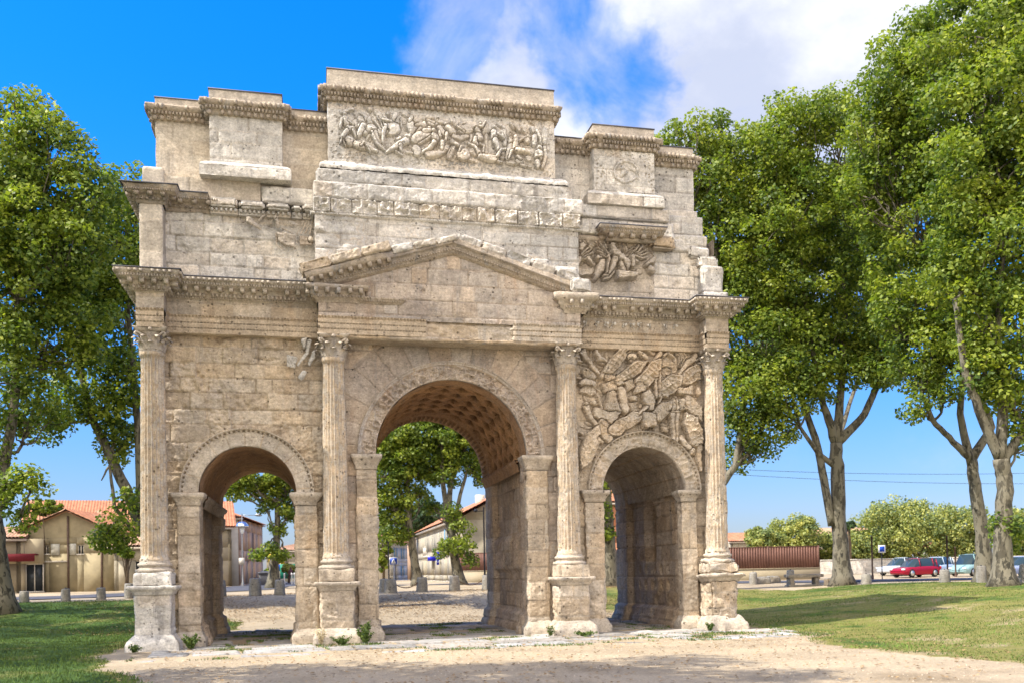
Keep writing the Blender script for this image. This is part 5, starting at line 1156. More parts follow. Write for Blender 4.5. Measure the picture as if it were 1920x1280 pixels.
def tree(name, label, trunk, blobs, seed, dens=1., leaf=.20, group=None, lm=None, bm=None, clump=.9, nl=120, limbs=None, cat='tree', twig=True, shell=.5):
    """trunk: list of polylines [(px,py,Y,radius_m)...]; blobs: (px,py,Y,r_px)"""
    rs = np.random.RandomState(seed); T = []
    for pl in trunk:
        pts = [];
        for q in pl:
            p = at(q[0], q[1], q[2]); pts.append((*p, q[3]))
        T.append(np.array(pts))
    base = T[0][0, :3].copy(); base[2] = float(ter(base[0], base[1]))
    root = empty(name, tuple(base)); tag(root, label, cat, group)
    mb = MB()
    for i, t in enumerate(T):
        n = max(8, len(t)*4); s = np.linspace(0, len(t)-1, n); P = np.stack([np.interp(s, range(len(t)), t[:, k]) for k in range(4)], 1)
        P[1:-1, :3] += rs.normal(0, .05*P[0, 3], (n-2, 3))
        if i == 0:
            P[0, 2] = base[2]-.15; zz = P[:, 2]-base[2]; P[:, 3] *= 1+.55*np.exp(-zz/.5)
        mb.tube(P[:, :3]-base, P[:, 3], 12)
    Cs, Rs = [], []
    ends = np.concatenate([t[len(t)//2:] for t in T])
    for (px, py, Y_, rp) in blobs:
        c = at(px, py, Y_); dist = np.linalg.norm(c-np.array(CAM)); R = rp*dist/F_PX
        n = max(4, int(dens*2.6*(R/clump)**2*2.1)); d = rs.normal(0, 1, (n, 3)); d /= np.linalg.norm(d, axis=1)[:, None]; rr = R*(shell+(1-shell)*rs.rand(n)**.6)
        C = c+d*rr[:, None]*np.array([1, 1., .95]); Cs.append(C); Rs.append(clump*rs.uniform(.55, 1.25, n))
        if twig:
            e = ends[np.argmin(np.linalg.norm(ends[:, :3]-c+np.array([0, 0, 1.5]), axis=1))]
            L = wig(e[:3], c, 9, .10, rs); r0 = min(e[3]*.75, .05+.012*R*3); mb.tube(L-base, np.linspace(r0, .05, 9), 7)
            for C_ in C[::max(1, n//9)]:
                k = rs.randint(4, 9); l2 = wig(L[k], C_, 6, .12, rs); mb.tube(l2-base, np.linspace(.055, .015, 6), 5)
    o = mb.build('trunk', bm or BARK, root, smooth=True)
    C = np.concatenate(Cs); R = np.concatenate(Rs); V, Q, t = leaves(C, R, nl, leaf, seed+1)
    raw('crown', V-base, Q, lm or LEAF, root, tone=t)
    return root
G1 = 'plane trees round the arch'
tree('plane_tree', 'tall plane tree rising directly behind the right end of the arch', [[(1325, 1095, 21, .42), (1330, 1000, 21, .38), (1345, 920, 21, .28), (1378, 872, 21, .2), (1392, 800, 21, .17), (1400, 640, 22, .12)], [(1378, 872, 21, .17), (1420, 835, 21, .12), (1445, 745, 21, .10), (1450, 600, 21, .07)], [(1330, 1000, 21, .3), (1340, 760, 22, .2), (1340, 500, 22, .1)]],
     [(1290, 268, 22, 46), (1325, 330, 22, 70), (1255, 300, 23, 40), (1400, 330, 22, 84), (1350, 440, 22, 80), (1420, 470, 21, 84), (1380, 570, 22, 74), (1430, 640, 21, 64), (1400, 720, 21, 52), (1405, 800, 21, 34), (1350, 250, 23, 34), (1240, 360, 23, 60), (1300, 500, 24, 70), (1320, 640, 23, 50), (1440, 560, 21, 50), (1395, 770, 21, 46), (1418, 838, 21, 26), (1382, 850, 22, 22), (1376, 700, 22, 50), (1440, 770, 21, 30)], 11, group=G1)
tree('plane_tree', 'multi-limbed plane tree with a bare forked trunk right of the arch, before the brown fence', [[(1580, 1097, 20, .55), (1574, 1000, 20, .44), (1570, 900, 20, .42), (1568, 830, 20, .36)], [(1560, 985, 20, .24), (1545, 900, 20, .24), (1532, 830, 20.3, .22), (1500, 740, 21, .18), (1470, 640, 21, .12)], [(1568, 830, 20, .32), (1545, 760, 20, .2), (1520, 640, 20, .14), (1500, 480, 20, .1)], [(1568, 830, 20, .3), (1580, 700, 20, .2), (1585, 560, 20, .13), (1570, 420, 20, .08)], [(1568, 830, 20, .3), (1620, 780, 19.5, .22), (1655, 700, 19, .18), (1665, 590, 19, .12), (1650, 470, 19, .08)], [(1574, 880, 20, .2), (1535, 850, 20, .15), (1500, 800, 20, .10), (1485, 740, 20, .06)]],
     [(1500, 232, 20, 62), (1450, 290, 20, 62), (1565, 300, 20, 90), (1490, 400, 20, 90), (1600, 430, 20, 90), (1530, 520, 20, 80), (1630, 560, 20, 74), (1480, 560, 21, 66), (1500, 640, 21, 60), (1600, 640, 20, 50), (1470, 700, 20, 40), (1550, 700, 20, 30), (1560, 200, 20, 40), (1660, 640, 19, 54), (1460, 770, 20, 22), (1560, 660, 20, 54), (1640, 690, 19, 40), (1500, 700, 20, 46), (1465, 740, 20, 40), (1530, 740, 20, 30), (1600, 690, 19, 30), (1478, 810, 20, 16)], 23, group=G1)
tree('plane_tree', 'plane tree further back, filling the gap right of the forked tree', [[(1586, 1082, 44, .40), (1578, 950, 44, .3), (1572, 820, 44, .22), (1625, 660, 44, .12)]],
     [(1650, 300, 44, 60), (1660, 400, 44, 70), (1620, 480, 44, 60), (1690, 520, 44, 60), (1650, 600, 44, 60), (1610, 350, 44, 60), (1660, 690, 44, 34), (1560, 600, 44, 50), (1560, 420, 44, 70)], 29, group=G1)
tree('plane_tree', 'plane tree further back, between the arch and the forked tree', [[(1330, 1078, 46, .40), (1335, 950, 46, .3), (1350, 800, 46, .2), (1420, 640, 46, .12)]],
     [(1440, 330, 46, 50), (1450, 430, 46, 60), (1470, 520, 46, 56), (1440, 600, 46, 56), (1450, 680, 46, 44), (1400, 520, 46, 50), (1500, 640, 46, 40), (1450, 760, 46, 26)], 31, group=G1)
tree('plane_tree', 'dark-trunked plane tree with crooked low limbs, second from the right edge', [[(1848, 1096, 12, .48), (1842, 1000, 12, .36), (1830, 920, 12, .32), (1822, 860, 12, .28)], [(1822, 860, 12, .26), (1790, 830, 12, .16), (1750, 790, 12, .14), (1728, 740, 12, .10), (1735, 640, 12, .06)], [(1822, 870, 12, .24), (1800, 780, 12, .18), (1805, 700, 12, .14), (1780, 600, 12.3, .1), (1740, 480, 12.5, .07)], [(1822, 860, 12, .26), (1860, 800, 12, .2), (1830, 720, 12, .16), (1780, 640, 12, .1)]],
     [(1672, 190, 13, 76), (1720, 110, 13, 70), (1690, 300, 13, 84), (1760, 240, 12, 90), (1720, 420, 13, 84), (1790, 380, 12, 90), (1700, 540, 13, 72), (1770, 560, 12, 80), (1745, 650, 12, 54), (1690, 620, 13, 46), (1640, 240, 13, 50), (1640, 370, 13, 50), (1760, 60, 12, 50), (1735, 720, 12, 24), (1715, 690, 13, 44), (1785, 680, 12, 44), (1830, 640, 12, 44), (1725, 760, 12, 26), (1770, 740, 12, 26)], 37, group=G1)
tree('plane_tree', 'largest plane tree, pale flaking trunk near the right edge of the lawn', [[(1882, 1100, 7, .52), (1880, 1000, 7, .40), (1884, 900, 7, .38), (1876, 860, 7, .36)], [(1876, 860, 7, .28), (1840, 780, 7, .22), (1810, 700, 7, .18), (1790, 560, 7, .12)], [(1876, 860, 7, .3), (1880, 760, 7, .24), (1870, 640, 7, .18), (1880, 480, 7, .12)], [(1876, 870, 7, .24), (1925, 800, 7, .2), (1935, 680, 7, .16)]],
     [(1830, 70, 8, 84), (1900, 20, 8, 84), (1850, 190, 7, 96), (1920, 160, 7, 90), (1830, 320, 7, 90), (1910, 330, 7, 96), (1850, 460, 7, 90), (1930, 480, 7, 90), (1850, 590, 7, 76), (1920, 620, 7, 76), (1880, 700, 7, 50), (1800, 520, 8, 60), (1905, 770, 7, 34), (1895, 740, 7, 46), (1850, 700, 7, 40), (1915, 820, 7, 26), (1960, 300, 7, 110), (1890, 985, 7, 12), (1895, 1010, 8, 16)], 41, group=G1)
tree('plane_tree', 'plane tree at the left edge of the lawn with a light sunlit top', [[(8, 1138, 19, .50), (0, 1050, 19, .38), (-12, 960, 19, .34), (10, 860, 19, .26), (30, 740, 19, .2), (30, 560, 19, .12)], [(-12, 960, 19, .26), (40, 900, 18, .16), (60, 880, 17, .08)]],
     [(42, 236, 19, 50), (90, 290, 19, 62), (10, 300, 19, 70), (130, 370, 19, 66), (50, 400, 19, 84), (-20, 450, 19, 80), (110, 480, 19, 80), (40, 540, 19, 84), (150, 590, 20, 60), (90, 640, 20, 74), (0, 680, 19, 76), (60, 770, 20, 50), (10, 920, 16, 34), (40, 960, 16, 24), (60, 900, 16, 20), (-10, 820, 18, 30), (150, 470, 19, 50)], 53, group=G1)
tree('plane_tree', 'plane tree with slanting dark limbs just behind the left column of the arch', [[(292, 1100, 24, .45), (282, 1010, 24, .38), (262, 980, 24, .34), (240, 925, 24, .30), (205, 850, 24, .24), (175, 790, 24, .2), (150, 690, 24, .14)], [(266, 985, 24, .30), (262, 850, 24, .22), (250, 700, 24, .16), (235, 520, 24, .1)], [(255, 1000, 23.5, .12), (215, 950, 23, .10), (205, 870, 23, .07), (190, 900, 23, .03)]],
     [(232, 352, 24, 46), (215, 430, 24, 60), (250, 480, 24, 60), (190, 520, 24, 60), (235, 590, 24, 60), (180, 650, 24, 60), (240, 700, 24, 54), (200, 760, 24, 44), (130, 740, 24, 44), (215, 830, 24, 30), (95, 790, 24, 34), (245, 810, 25, 30), (160, 560, 24, 40), (222, 990, 22, 24), (232, 930, 23, 18), (205, 1010, 22, 14)], 59, group=G1)
G2 = 'plane trees seen through the arch'
tree('plane_tree', 'leaning plane tree seen through the middle opening, left of the forked one', [[(784, 1097, 41, .38), (776, 1040, 41, .28), (766, 980, 41, .25), (764, 900, 41, .18), (770, 800, 41, .12)], [(766, 960, 41, .2), (745, 900, 41, .12), (730, 860, 41, .06)]],
     [(735, 830, 41, 42), (780, 800, 41, 44), (725, 890, 41, 36), (765, 870, 41, 40), (745, 950, 41, 26), (730, 1000, 41, 16), (750, 1000, 41, 12), (800, 860, 41, 36), (790, 930, 42, 16), (720, 930, 41, 22), (790, 750, 41, 50), (715, 850, 42, 34), (755, 830, 40, 40), (735, 980, 41, 20), (775, 925, 41, 22), (712, 960, 42, 18)], 61, group=G2, clump=.7, nl=110)
tree('plane_tree', 'forked plane tree with a mottled pale trunk seen through the middle opening', [[(862, 1096, 40, .42), (852, 1040, 40, .32), (845, 990, 40, .33), (838, 960, 40, .30)], [(838, 965, 40, .22), (830, 900, 40, .17), (828, 820, 40, .1)], [(840, 965, 40, .24), (846, 900, 40, .17), (842, 820, 40, .1)], [(850, 990, 40, .2), (862, 930, 40, .14), (876, 880, 40, .11), (870, 840, 40, .08), (895, 800, 40, .05)]],
     [(830, 820, 40, 44), (870, 830, 40, 40), (850, 770, 40, 50), (835, 890, 40, 24), (885, 870, 40, 24), (898, 840, 40, 20), (872, 1022, 39, 20), (880, 1040, 39, 13), (832, 1030, 39, 13), (866, 985, 39, 16), (850, 960, 39, 9), (900, 900, 40, 12), (812, 950, 42, 10), (885, 810, 41, 34), (850, 850, 41, 34), (815, 880, 41, 30), (905, 870, 41, 14)], 67, group=G2, clump=.7, nl=110)
tree('plane_tree', 'slim plane tree on the street seen through the left opening', [[(512, 1101, 42, .42), (514, 1050, 42, .32), (520, 1000, 42, .24), (520, 940, 42, .17), (524, 890, 42, .1)]],
     [(515, 905, 42, 28), (545, 915, 42, 26), (490, 920, 42, 20), (540, 950, 42, 22), (500, 950, 42, 13), (430, 905, 41, 16), (448, 925, 41, 13), (470, 900, 41, 12), (500, 1030, 41, 13), (482, 1035, 41, 8), (535, 1040, 41, 10), (525, 990, 42, 10), (520, 860, 42, 40), (450, 880, 41, 24)], 71, group=G2, clump=.6, nl=100)
tree('plane_tree', 'plane tree trunk in the narrow gap of the right opening', [[(1143, 1105, 27, .50), (1141, 1000, 27, .42), (1138, 930, 27, .3), (1136, 860, 27, .2)]], [(1120, 965, 26.5, 16), (1140, 1000, 26.5, 9), (1110, 880, 27, 50)], 73, group=G2)
# neighbours outside the frame whose shade falls on the lawn, the path and the pedestal
G3 = 'plane trees shading the lawn from the left'
def off_tree(x, y, h, R, seed, label, dens=1.):
    rs = np.random.RandomState(seed); z0 = float(ter(x, y)); root = empty('plane_tree', (x, y, z0)); tag(root, label, 'tree', G3)
    mb = MB(); mb.tube(wig((0, 0, -.2), (0, 0, h*.6), 9, .02, rs), np.linspace(.5, .25, 9), 10)
    n = int(36*R/4*dens); d = rs.normal(0, 1, (n, 3)); d /= np.linalg.norm(d, axis=1)[:, None]; C = np.array([0, 0, h])+d*R*(.35+.65*rs.rand(n, 1)**.5)*np.array([1, 1, .8])
    for c in C[::3]: mb.tube(wig((0, 0, h*.5), c, 7, .1, rs), np.linspace(.14, .03, 7), 5)
    mb.build('trunk', BARK, root, smooth=True); V, Q, t = leaves(C, rs.uniform(.8, 1.5, n), 130, .26, seed); raw('crown', V, Q, LEAF, root, tone=t)
off_tree(-17.6, -13.6, 14.5, 4.2, 81, 'plane tree beyond the left edge whose shade streaks the gravel path', 1.5)
off_tree(-14.9, -15.9, 17.0, 3.9, 82, 'plane tree beyond the lower left corner shading the bottom of the path', 1.3)
off_tree(-16.4, -16.6, 23.0, 4.2, 85, 'very tall plane tree beyond the lower left corner of the picture', 1.2)
off_tree(-3.5, 17.2, 13.2, 3.8, 84, 'plane tree hidden behind the pier between the left and middle openings', 1.3)
off_tree(-24.5, -2.5, 13.5, 5.2, 83, 'plane tree beyond the left edge, nearest the white pedestal', 1.2)
off_tree(-30, 9, 15, 6., 87, 'plane tree beyond the left edge, shading the middle of the lawn', 1.2)
off_tree(-33, 20, 15, 6., 89, 'plane tree beyond the left edge, shading the far end of the lawn', 1.)

# far greenery
def shrub(name, label, px, py, Y_, rx, rz, seed, lm=LEAF_O, grp=None, n=60, leaf=.22, cone=False, cat='shrub'):
    rs = np.random.RandomState(seed); c = at(px, py, Y_); dist = np.linalg.norm(c-np.array(CAM)); k = dist/F_PX; RX, RZ = rx*k, rz*k
    g = np.array([c[0], c[1], float(ter(c[0], c[1]))]); root = empty(name, tuple(g)); tag(root, label, cat, grp); H = c[2]-g[2]
    if cone:
        t = rs.rand(n); a = rs.uniform(0, 2*pi, n); top = H+RZ; C = np.stack([np.cos(a)*RX*.75*(1-t**1.6), np.sin(a)*RX*.75*(1-t**1.6), .3+t*(top-.4)], 1); R = RX*(.55-.35*t)
    else:
        d = rs.normal(0, 1, (n, 3)); d /= np.linalg.norm(d, axis=1)[:, None]; C = np.array([0, 0, H])+d*np.array([RX, RX*.8, RZ])*(.3+.7*rs.rand(n, 1)**.5); C[:, 2] = np.maximum(C[:, 2], .3); R = rs.uniform(.16, .34, n)*min(RX, RZ)*1.2
    mb = MB(); mb.tube([(0, 0, -.1), (0.1, 0, H*.6), (0, .1, H)], [.16, .12, .05], 7)
    for q in C[::6]: mb.tube([(0, 0, H*.3), q], [.06, .02], 5)
    mb.build('trunk', BARK_D, root); V, Q, t = leaves(C, R, 95, leaf, seed+2, .3); raw('crown', V, Q, lm, root, tone=t)
    return root
GO = 'olive trees beyond the car park'
for i, (px, py, Y_, rx, rz, lb) in enumerate([
    (1432, 1016, 62, 36, 28, 'small olive tree above the left half of the brown fence'), (1492, 1004, 64, 46, 39, 'taller olive tree above the right half of the brown fence'),
    (1545, 1024, 66, 52, 28, 'low olive tree just left of the forked plane trunk'), (1620, 1026, 62, 44, 31, 'low olive tree just right of the forked plane trunk'),
    (1665, 996, 60, 62, 59, 'broad olive tree below the left cypress'), (1725, 1001, 58, 65, 57, 'broad olive tree above the red car'), (1800, 996, 56, 57, 52, 'rounded olive tree left of the paired trunks'), (1905, 1001, 52, 44, 46, 'olive tree at the right edge behind the pale trunk')]):
    shrub('olive_tree', lb, px, py, Y_, rx, rz, 300+i, LEAF_O, GO, 130, .22, cat='olive tree')
for i, (px, py, Y_, rx, rz, lb) in enumerate([(1637, 975, 63, 9, 36, 'left cypress of the tall pair above the olive trees'), (1699, 970, 63, 9, 36, 'right cypress of the tall pair above the olive trees'), (1418, 1022, 66, 5, 22, 'short dark cypress nearest the arch'), (1451, 1005, 70, 5, 24, 'short dark cypress above the brown fence')]):
    shrub('cypress', lb, px, py, Y_, rx, rz, 320+i, LEAF_D, 'cypresses beyond the car park', 60, .16, True, 'cypress')
shrub('pine_tree', 'dark pine behind the pale house seen through the middle opening', 802, 965, 85, 34, 30, 331, LEAF_D, None, 90, .3, cat='pine')
shrub('pine_tree', 'dark pine just left of the forked plane tree through the middle opening', 770, 985, 80, 18, 22, 332, LEAF_D, None, 60, .3, cat='pine')
shrub('poplar_tree', 'light green poplar behind the street lamp through the middle opening', 718, 1020, 75, 18, 52, 333, LEAF, None, 80, .2, cat='tree')
shrub('dark_shrub', 'dark shrub behind the forked plane trunk on the right', 1592, 985, 58, 12, 9, 334, LEAF_D, None, 30, .2)
shrub('ivy', 'light green climber spilling over the roof of the cream barn', 85, 950, 46, 32, 13, 335, LEAF, None, 60, .2, cat='climber')
shrub('climbing_vine', 'leafy climber at the right-hand gate of the cream barn', 236, 1035, 41, 14, 10, 336, LEAF, None, 40, .2, cat='climber')
shrub('garden_shrub', 'green shrub beside the far street tree through the left opening', 505, 1078, 60, 12, 12, 337, LEAF, None, 40, .2)
shrub('garden_shrub', 'pale green bush at the far end of the street in the left opening', 541, 1066, 80, 12, 10, 338, LEAF_O, None, 40, .2)
# ================================================================ BUILDINGS
PL_CREAM = plain('plaster_cream', (.27, .225, .14), .9, var=.16, scale=1.2, bump=.01); PL_PINK = plain('plaster_salmon', (.46, .31, .21), .9, var=.12, scale=1., bump=.01)
PL_PALE = plain('plaster_pale', (.34, .30, .225), .9, var=.2, scale=1.2, bump=.01); PL_SAND = plain('plaster_sand', (.33, .275, .185), .9, var=.08, scale=.8, bump=.01); PL_WHITE = plain('plaster_white', (.52, .49, .44), .9, var=.1, scale=1.)
TRIM = plain('stone_trim', (.55, .50, .42), .8); DARKG = plain('dark_glass', (.03, .035, .04), .15, var=.1); WOOD_B = plain('blue_shutter', (.16, .32, .46), .6); WOOD_G = plain('grey_shutter', (.42, .40, .34), .7); WOOD_D = plain('dark_wood', (.10, .065, .05), .7, var=.25, scale=4.)
def tile_mat(name, c):
    m, t, p = newmat(name); g = N(t, 'ShaderNodeNewGeometry'); P = g.outputs['Position']
    cc = mixc(t, ramp(t, noise(t, P, 2.5, 6, .7), .35, .65), c, tuple(x*.66 for x in c)); cc = mixc(t, ramp(t, noise(t, P, .8, 6, .7), .55, .7), cc, (.40, .30, .20)); t.links.new(cc, p.inputs['Base Color'])
    return m
TILE = tile_mat('roof_tile', (.46, .20, .11)); TILE_P = tile_mat('roof_tile_pale', (.50, .30, .19))
def unit(v): v = np.array(v, float); return v/np.linalg.norm(v)
def quadwall(mb, P0, d, L, h0, h1=None, z0=0., th=.3, holes=()):
    """wall with real openings: P0 corner, d direction, thickness inwards to the left of d"""
    d = unit((d[0], d[1], 0)); n = np.array([-d[1], d[0], 0.]); h1 = h0 if h1 is None else h1
    us = sorted({0., L, *[q for a in holes for q in (a[0], a[0]+a[2])]}); zs = sorted({0., min(h0, h1), *[q for a in holes for q in (a[1], a[1]+a[3])]})
    P0 = np.array(P0, float); M = (np.stack([d, n, [0, 0, 1]], 1), P0+np.array([0, 0, z0]))
    for i in range(len(us)-1):
        for j in range(len(zs)-1):
            u, z = (us[i]+us[i+1])/2, (zs[j]+zs[j+1])/2
            if any(a[0] < u < a[0]+a[2] and a[1] < z < a[1]+a[3] for a in holes): continue
            mb.box((us[i], 0, zs[j]), (us[i+1], th, zs[j+1]), 0., M)
    return M
def window(parent, M, a, kind='window', frame=TRIM, shutter=None, closed=False, bars=True, pane=DARKG):
    u, z, w, h = a[:4]; mb = MB(); f = .07
    for q in (((u-.06, -.03, z-.10), (u+w+.06, .06, z)), ((u, .10, z), (u+f, .16, z+h)), ((u+w-f, .10, z), (u+w, .16, z+h)), ((u, .10, z+h-f), (u+w, .16, z+h)), ((u+w/2-.03, .10, z), (u+w/2+.03, .16, z+h))): mb.box(q[0], q[1], 0., M)
    o = mb.build(kind, frame, parent); mb = MB(); mb.box((u+.02, .17, z+.02), (u+w-.02, .19, z+h-.02), 0., M); mb.build('pane', pane, o)
    if shutter:
        for s in (0, 1):
            mb = MB(); x0, x1 = ((u-w/2-.03, u-.03) if s == 0 else (u+w+.03, u+w*1.5+.03)) if not closed else ((u, u+w/2-.01) if s == 0 else (u+w/2+.01, u+w))
            y = -.05 if not closed else .03
            mb.box((x0, y, z), (x1, y+.04, z+h), 0., M)
            for k in range(int(h/.18)): mb.box((x0+.04, y-.012, z+.05+k*.18), (x1-.04, y+.01, z+.15+k*.18), .1, M)
            mb.build('shutter', shutter, o)
    return o
def tiles(parent, A, B, C, D, mat, name='roof', ov=.25, rib=.24):
    """pitched roof plane: eaves A-B, ridge D-C, ribbed with rounded tiles"""
    A, B, C, D = [np.array(q, float) for q in (A, B, C, D)]; L = np.linalg.norm(B-A); n = max(2, int(L/rib*6)); m = max(2, int(np.linalg.norm(D-A)/.35*2))
    s, t = np.meshgrid(np.linspace(0, 1, n), np.linspace(0, 1, m), indexing='ij'); P = (A*(1-s[..., None])+B*s[..., None])*(1-t[..., None])+(D*(1-s[..., None])+C*s[..., None])*t[..., None]
    nr = unit(np.cross(B-A, D-A)); nr = nr if nr[2] > 0 else -nr
    h = .07*np.abs(np.sin(s*L/rib*pi))+.05*(1-((t*np.linalg.norm(D-A)/.35) % 1))
    mb = MB(); mb.grid(P+nr*(h+.05)[..., None]); mb.grid(P-nr*.06); return mb.build(name, mat, parent)
def house(name, label, P0, dx, L, D, h, mat, holes_f=(), holes_s=(), roof='hip', tile=TILE, rise=1.6, z=None, ov=.4, shut=None, cat='house', side=1, shs=None):
    """P0 = near corner on the ground; front runs along dx for L; depth D to the left of dx"""
    d = unit((dx[0], dx[1], 0)); n = np.array([-d[1], d[0], 0.]); P0 = np.array(P0, float); z0 = P0[2]-.3; P0 = np.array([P0[0], P0[1], 0.])
    root = empty(name, (P0[0], P0[1], z0)); tag(root, label, cat); o = np.array([P0[0], P0[1], z0]); mb = MB(); h = h+.3
    F = quadwall(mb, (0, 0, 0), d, L, h, holes=holes_f); mb2 = mb; B = d*L+n*D
    quadwall(mb, n*D+d*L, -d, L, h); S1 = quadwall(mb, d*L, n, D, h, holes=holes_s if side == 1 else ()); S0 = quadwall(mb, n*D, -n, D, h, holes=holes_s if side == 0 else ())
    W = mb.build('wall', mat, root)
    for a in holes_f: window(root, F, a, 'door' if a[1] < .7 else 'window', shutter=(a[4] if len(a) > 4 else None), closed=(len(a) > 5))
    for a in holes_s: window(root, S1 if side == 1 else S0, a, 'door' if a[1] < .7 else 'window', shutter=(a[4] if len(a) > 4 else None), closed=(len(a) > 5))
    up = np.array([0, 0, 1.]); a, b, c, e = -d*ov-n*ov+up*h, d*(L+ov)-n*ov+up*h, d*(L+ov)+n*(D+ov)+up*h, -d*ov+n*(D+ov)+up*h
    if roof == 'hip':
        w = min(L, D)/2
        r0, r1 = (d*w+n*D/2, d*(L-w)+n*D/2) if L >= D else (d*L/2+n*w, d*L/2+n*(D-w)); r0, r1 = r0+up*(h+rise), r1+up*(h+rise)
        if L >= D: tiles(root, a, b, r1, r0, tile); tiles(root, c, e, r0, r1, tile); tiles(root, b, c, r1, r1, tile); tiles(root, e, a, r0, r0, tile)
        else: tiles(root, a, b, r0, r0, tile); tiles(root, b, c, r1, r0, tile); tiles(root, c, e, r1, r1, tile); tiles(root, e, a, r0, r1, tile)
    else:   # gable, ridge along the front
        r0, r1 = -d*ov+n*D/2+up*(h+rise), d*(L+ov)+n*D/2+up*(h+rise); tiles(root, a, b, r1, r0, tile); tiles(root, c, e, r0, r1, tile)
        for q in (0., L-.3):
            g = MB(); V = np.array([d*q+up*h, d*q+n*D+up*h, d*q+n*D/2+up*(h+rise-.1), d*q+n*D/2+up*(h+rise-.1)]); V = np.concatenate([V, V+d*.3]); g.add(V, [(0, 1, 2, 3), (4, 7, 6, 5), (0, 3, 7, 4), (1, 5, 6, 2), (0, 4, 5, 1)]); g.build('gable', mat, root)
    m2 = MB(); m2.box((-ov, -ov+.05, h-.16), (L+ov, -.01, h-.02), 0., F); m2.build('eaves', TRIM, root)
    return root, F, S1, o
# salmon corner house seen through the left opening
P = gp(449, 66.); P2 = gp(491, 82.)
dh = unit(np.array([(P2-P)[1], -(P2-P)[0], 0.]))
rt, F, S1, o = house('corner_house', 'salmon corner house with a tiled hip roof seen through the left opening', P-dh*10.02, dh, 10.02, 17., 6.5, PL_PINK, (), [(1.6, 3.7, 1.1, 2.0), (5.2, 3.7, 1.1, 2.0), (9, 3.7, 1.1, 2.0, WOOD_D, 1), (12.6, 3.7, 1.1, 2.0), (1.7, .4, 1.1, 2.3), (5.2, .4, 1.2, 2.3), (9, .4, 1.1, 2.3)], 'hip', TILE, 2.2)
mb = MB(); mb.box((8.8, -.03, 0), (9.95, -.005, 6.7), 0., F); mb.build('quoin', PL_WHITE, rt)
mb = MB(); d_ = F[0]; 
for i in range(14):
    q = i/13; z1 = 2.2+1.5*sstep(.2, .75, q); mb.box((2.0+q*6.4, -.9, 0), (2.0+(q+1/13)*6.4, -.65, z1+.3), 0., F)
b_ = mb.build('garden_wall', PL_SAND, rt); mb = MB()
for i in range(14):
    q = i/13; z1 = 2.2+1.5*sstep(.2, .75, q); mb.box((2.0+q*6.4, -1.0, z1+.3), (2.02+(q+1/13)*6.4, -.5, z1+.46), 0., F)
mb.build('tile_coping', TILE, rt)
# pale row house with the blank gable seen through the middle opening
Pn, Pf = gp(856, 50.), gp(781, 82.)
dd = unit((Pn-Pf)*np.array([1, 1, 0])); LL = float(np.linalg.norm((Pn-Pf)[:2]))
rt, F, S1, o = house('row_house', 'pale two storey house with a blank sand coloured gable seen through the middle opening', Pf, dd, LL, 9.5, 5.3, PL_PALE,
    [(LL-2.6, 3.2, 1.1, 1.9, WOOD_B), (LL-6.5, 3.2, 1.1, 1.9, WOOD_B), (LL-10.5, 3.3, .9, 1.7, WOOD_G), (LL-16, 3.3, .9, 1.7, WOOD_G), (LL-22, 3.3, .9, 1.7, WOOD_G), (LL-3.0, .4, 1.1, 2.2), (LL-6.6, .4, 1.2, 2.2), (LL-10.6, .9, .9, 1.6), (LL-16, .4, 1.1, 2.2), (LL-22, .9, 1., 1.6)], (), 'gable', TILE, 2.6)
mb = MB(); mb.box((LL-.02, -.02, -.2), (LL+.0, 9.4, 5.55), 0., F); 
mb = MB(); mb.box((LL-17, -.9, 2.7), (LL-14.4, 0, 2.85), 0., F)
for k in range(14): mb.box((LL-17+k*.19, -.9, 2.85), (LL-16.95+k*.19, -.86, 3.7), 0., F)
mb.box((LL-17, -.92, 3.7), (LL-14.4, -.84, 3.76), 0., F); mb.build('balcony', TRIM, rt)
mb = MB(); mb.box((LL-9, 3.2, 7.0), (LL-8.2, 4., 8.4), 0., F); mb.build('chimney', TRIM, rt)
P = gp(737, 88.); P2 = gp(781, 100.)
house('white_house', 'small white house with blue shutters beyond the pale row house', P, (P2-P), 7.6, 7., 4.6, PL_WHITE, [(1.0, 3., .8, 1.3, WOOD_B), (4.6, 3., .8, 1.3, WOOD_B), (1.0, .4, 1., 2.1), (4.4, .9, .9, 1.2, WOOD_B)], (), 'gable', TILE, 1.3)
P = gp(768, 100.); house('tiled_house', 'taller house with a steep tiled lean-to just left of the pale row house', P, (1, .1), 5., 6., 5.6, PL_PINK, [(1., 3.4, .8, 1.4)], (), 'gable', TILE, 1.6)
# brown metal fence on a low wall beside the gable
def panel_fence(name, label, A, B, hw, hf, seed=0, step=.16):
    A, B = np.array(A, float), np.array(B, float); A[2] = ter(A[0], A[1]); B[2] = A[2]; d = unit(B-A); L = np.linalg.norm(B-A); root = empty(name, tuple(A)); tag(root, label, 'fence'); n = np.array([-d[1], d[0], 0]); M = (np.stack([d, n, [0, 0, 1]], 1), (0, 0, 0))
    mb = MB(); mb.box((0, 0, -.3), (L, .25, hw), 0., M); mb.box((-.02, -.03, hw), (L+.02, .28, hw+.06), .05, M); mb.build('base_wall', PL_SAND, root)
    mb = MB(); k = int(L/step); mb.box((0, .10, hw+.06), (L, .13, hw+hf), 0., M)
    for i in range(k): mb.box((i*L/k, .07, hw+.06), (i*L/k+step*.55, .16, hw+hf+.02), .2, M)
    mb.box((0, .06, hw+hf), (L, .17, hw+hf+.05), 0., M); mb.build('panel', FENCE, root)
    for q in np.linspace(0, L-.12, max(2, int(L/2.6))):
        mb = MB(); mb.box((q, .05, hw), (q+.1, .18, hw+hf+.08), -.1, M); mb.build('post', FENCE, root)
    return root
FENCE = plain('brown_metal', (.15, .075, .055), .6, var=.12, scale=2.)
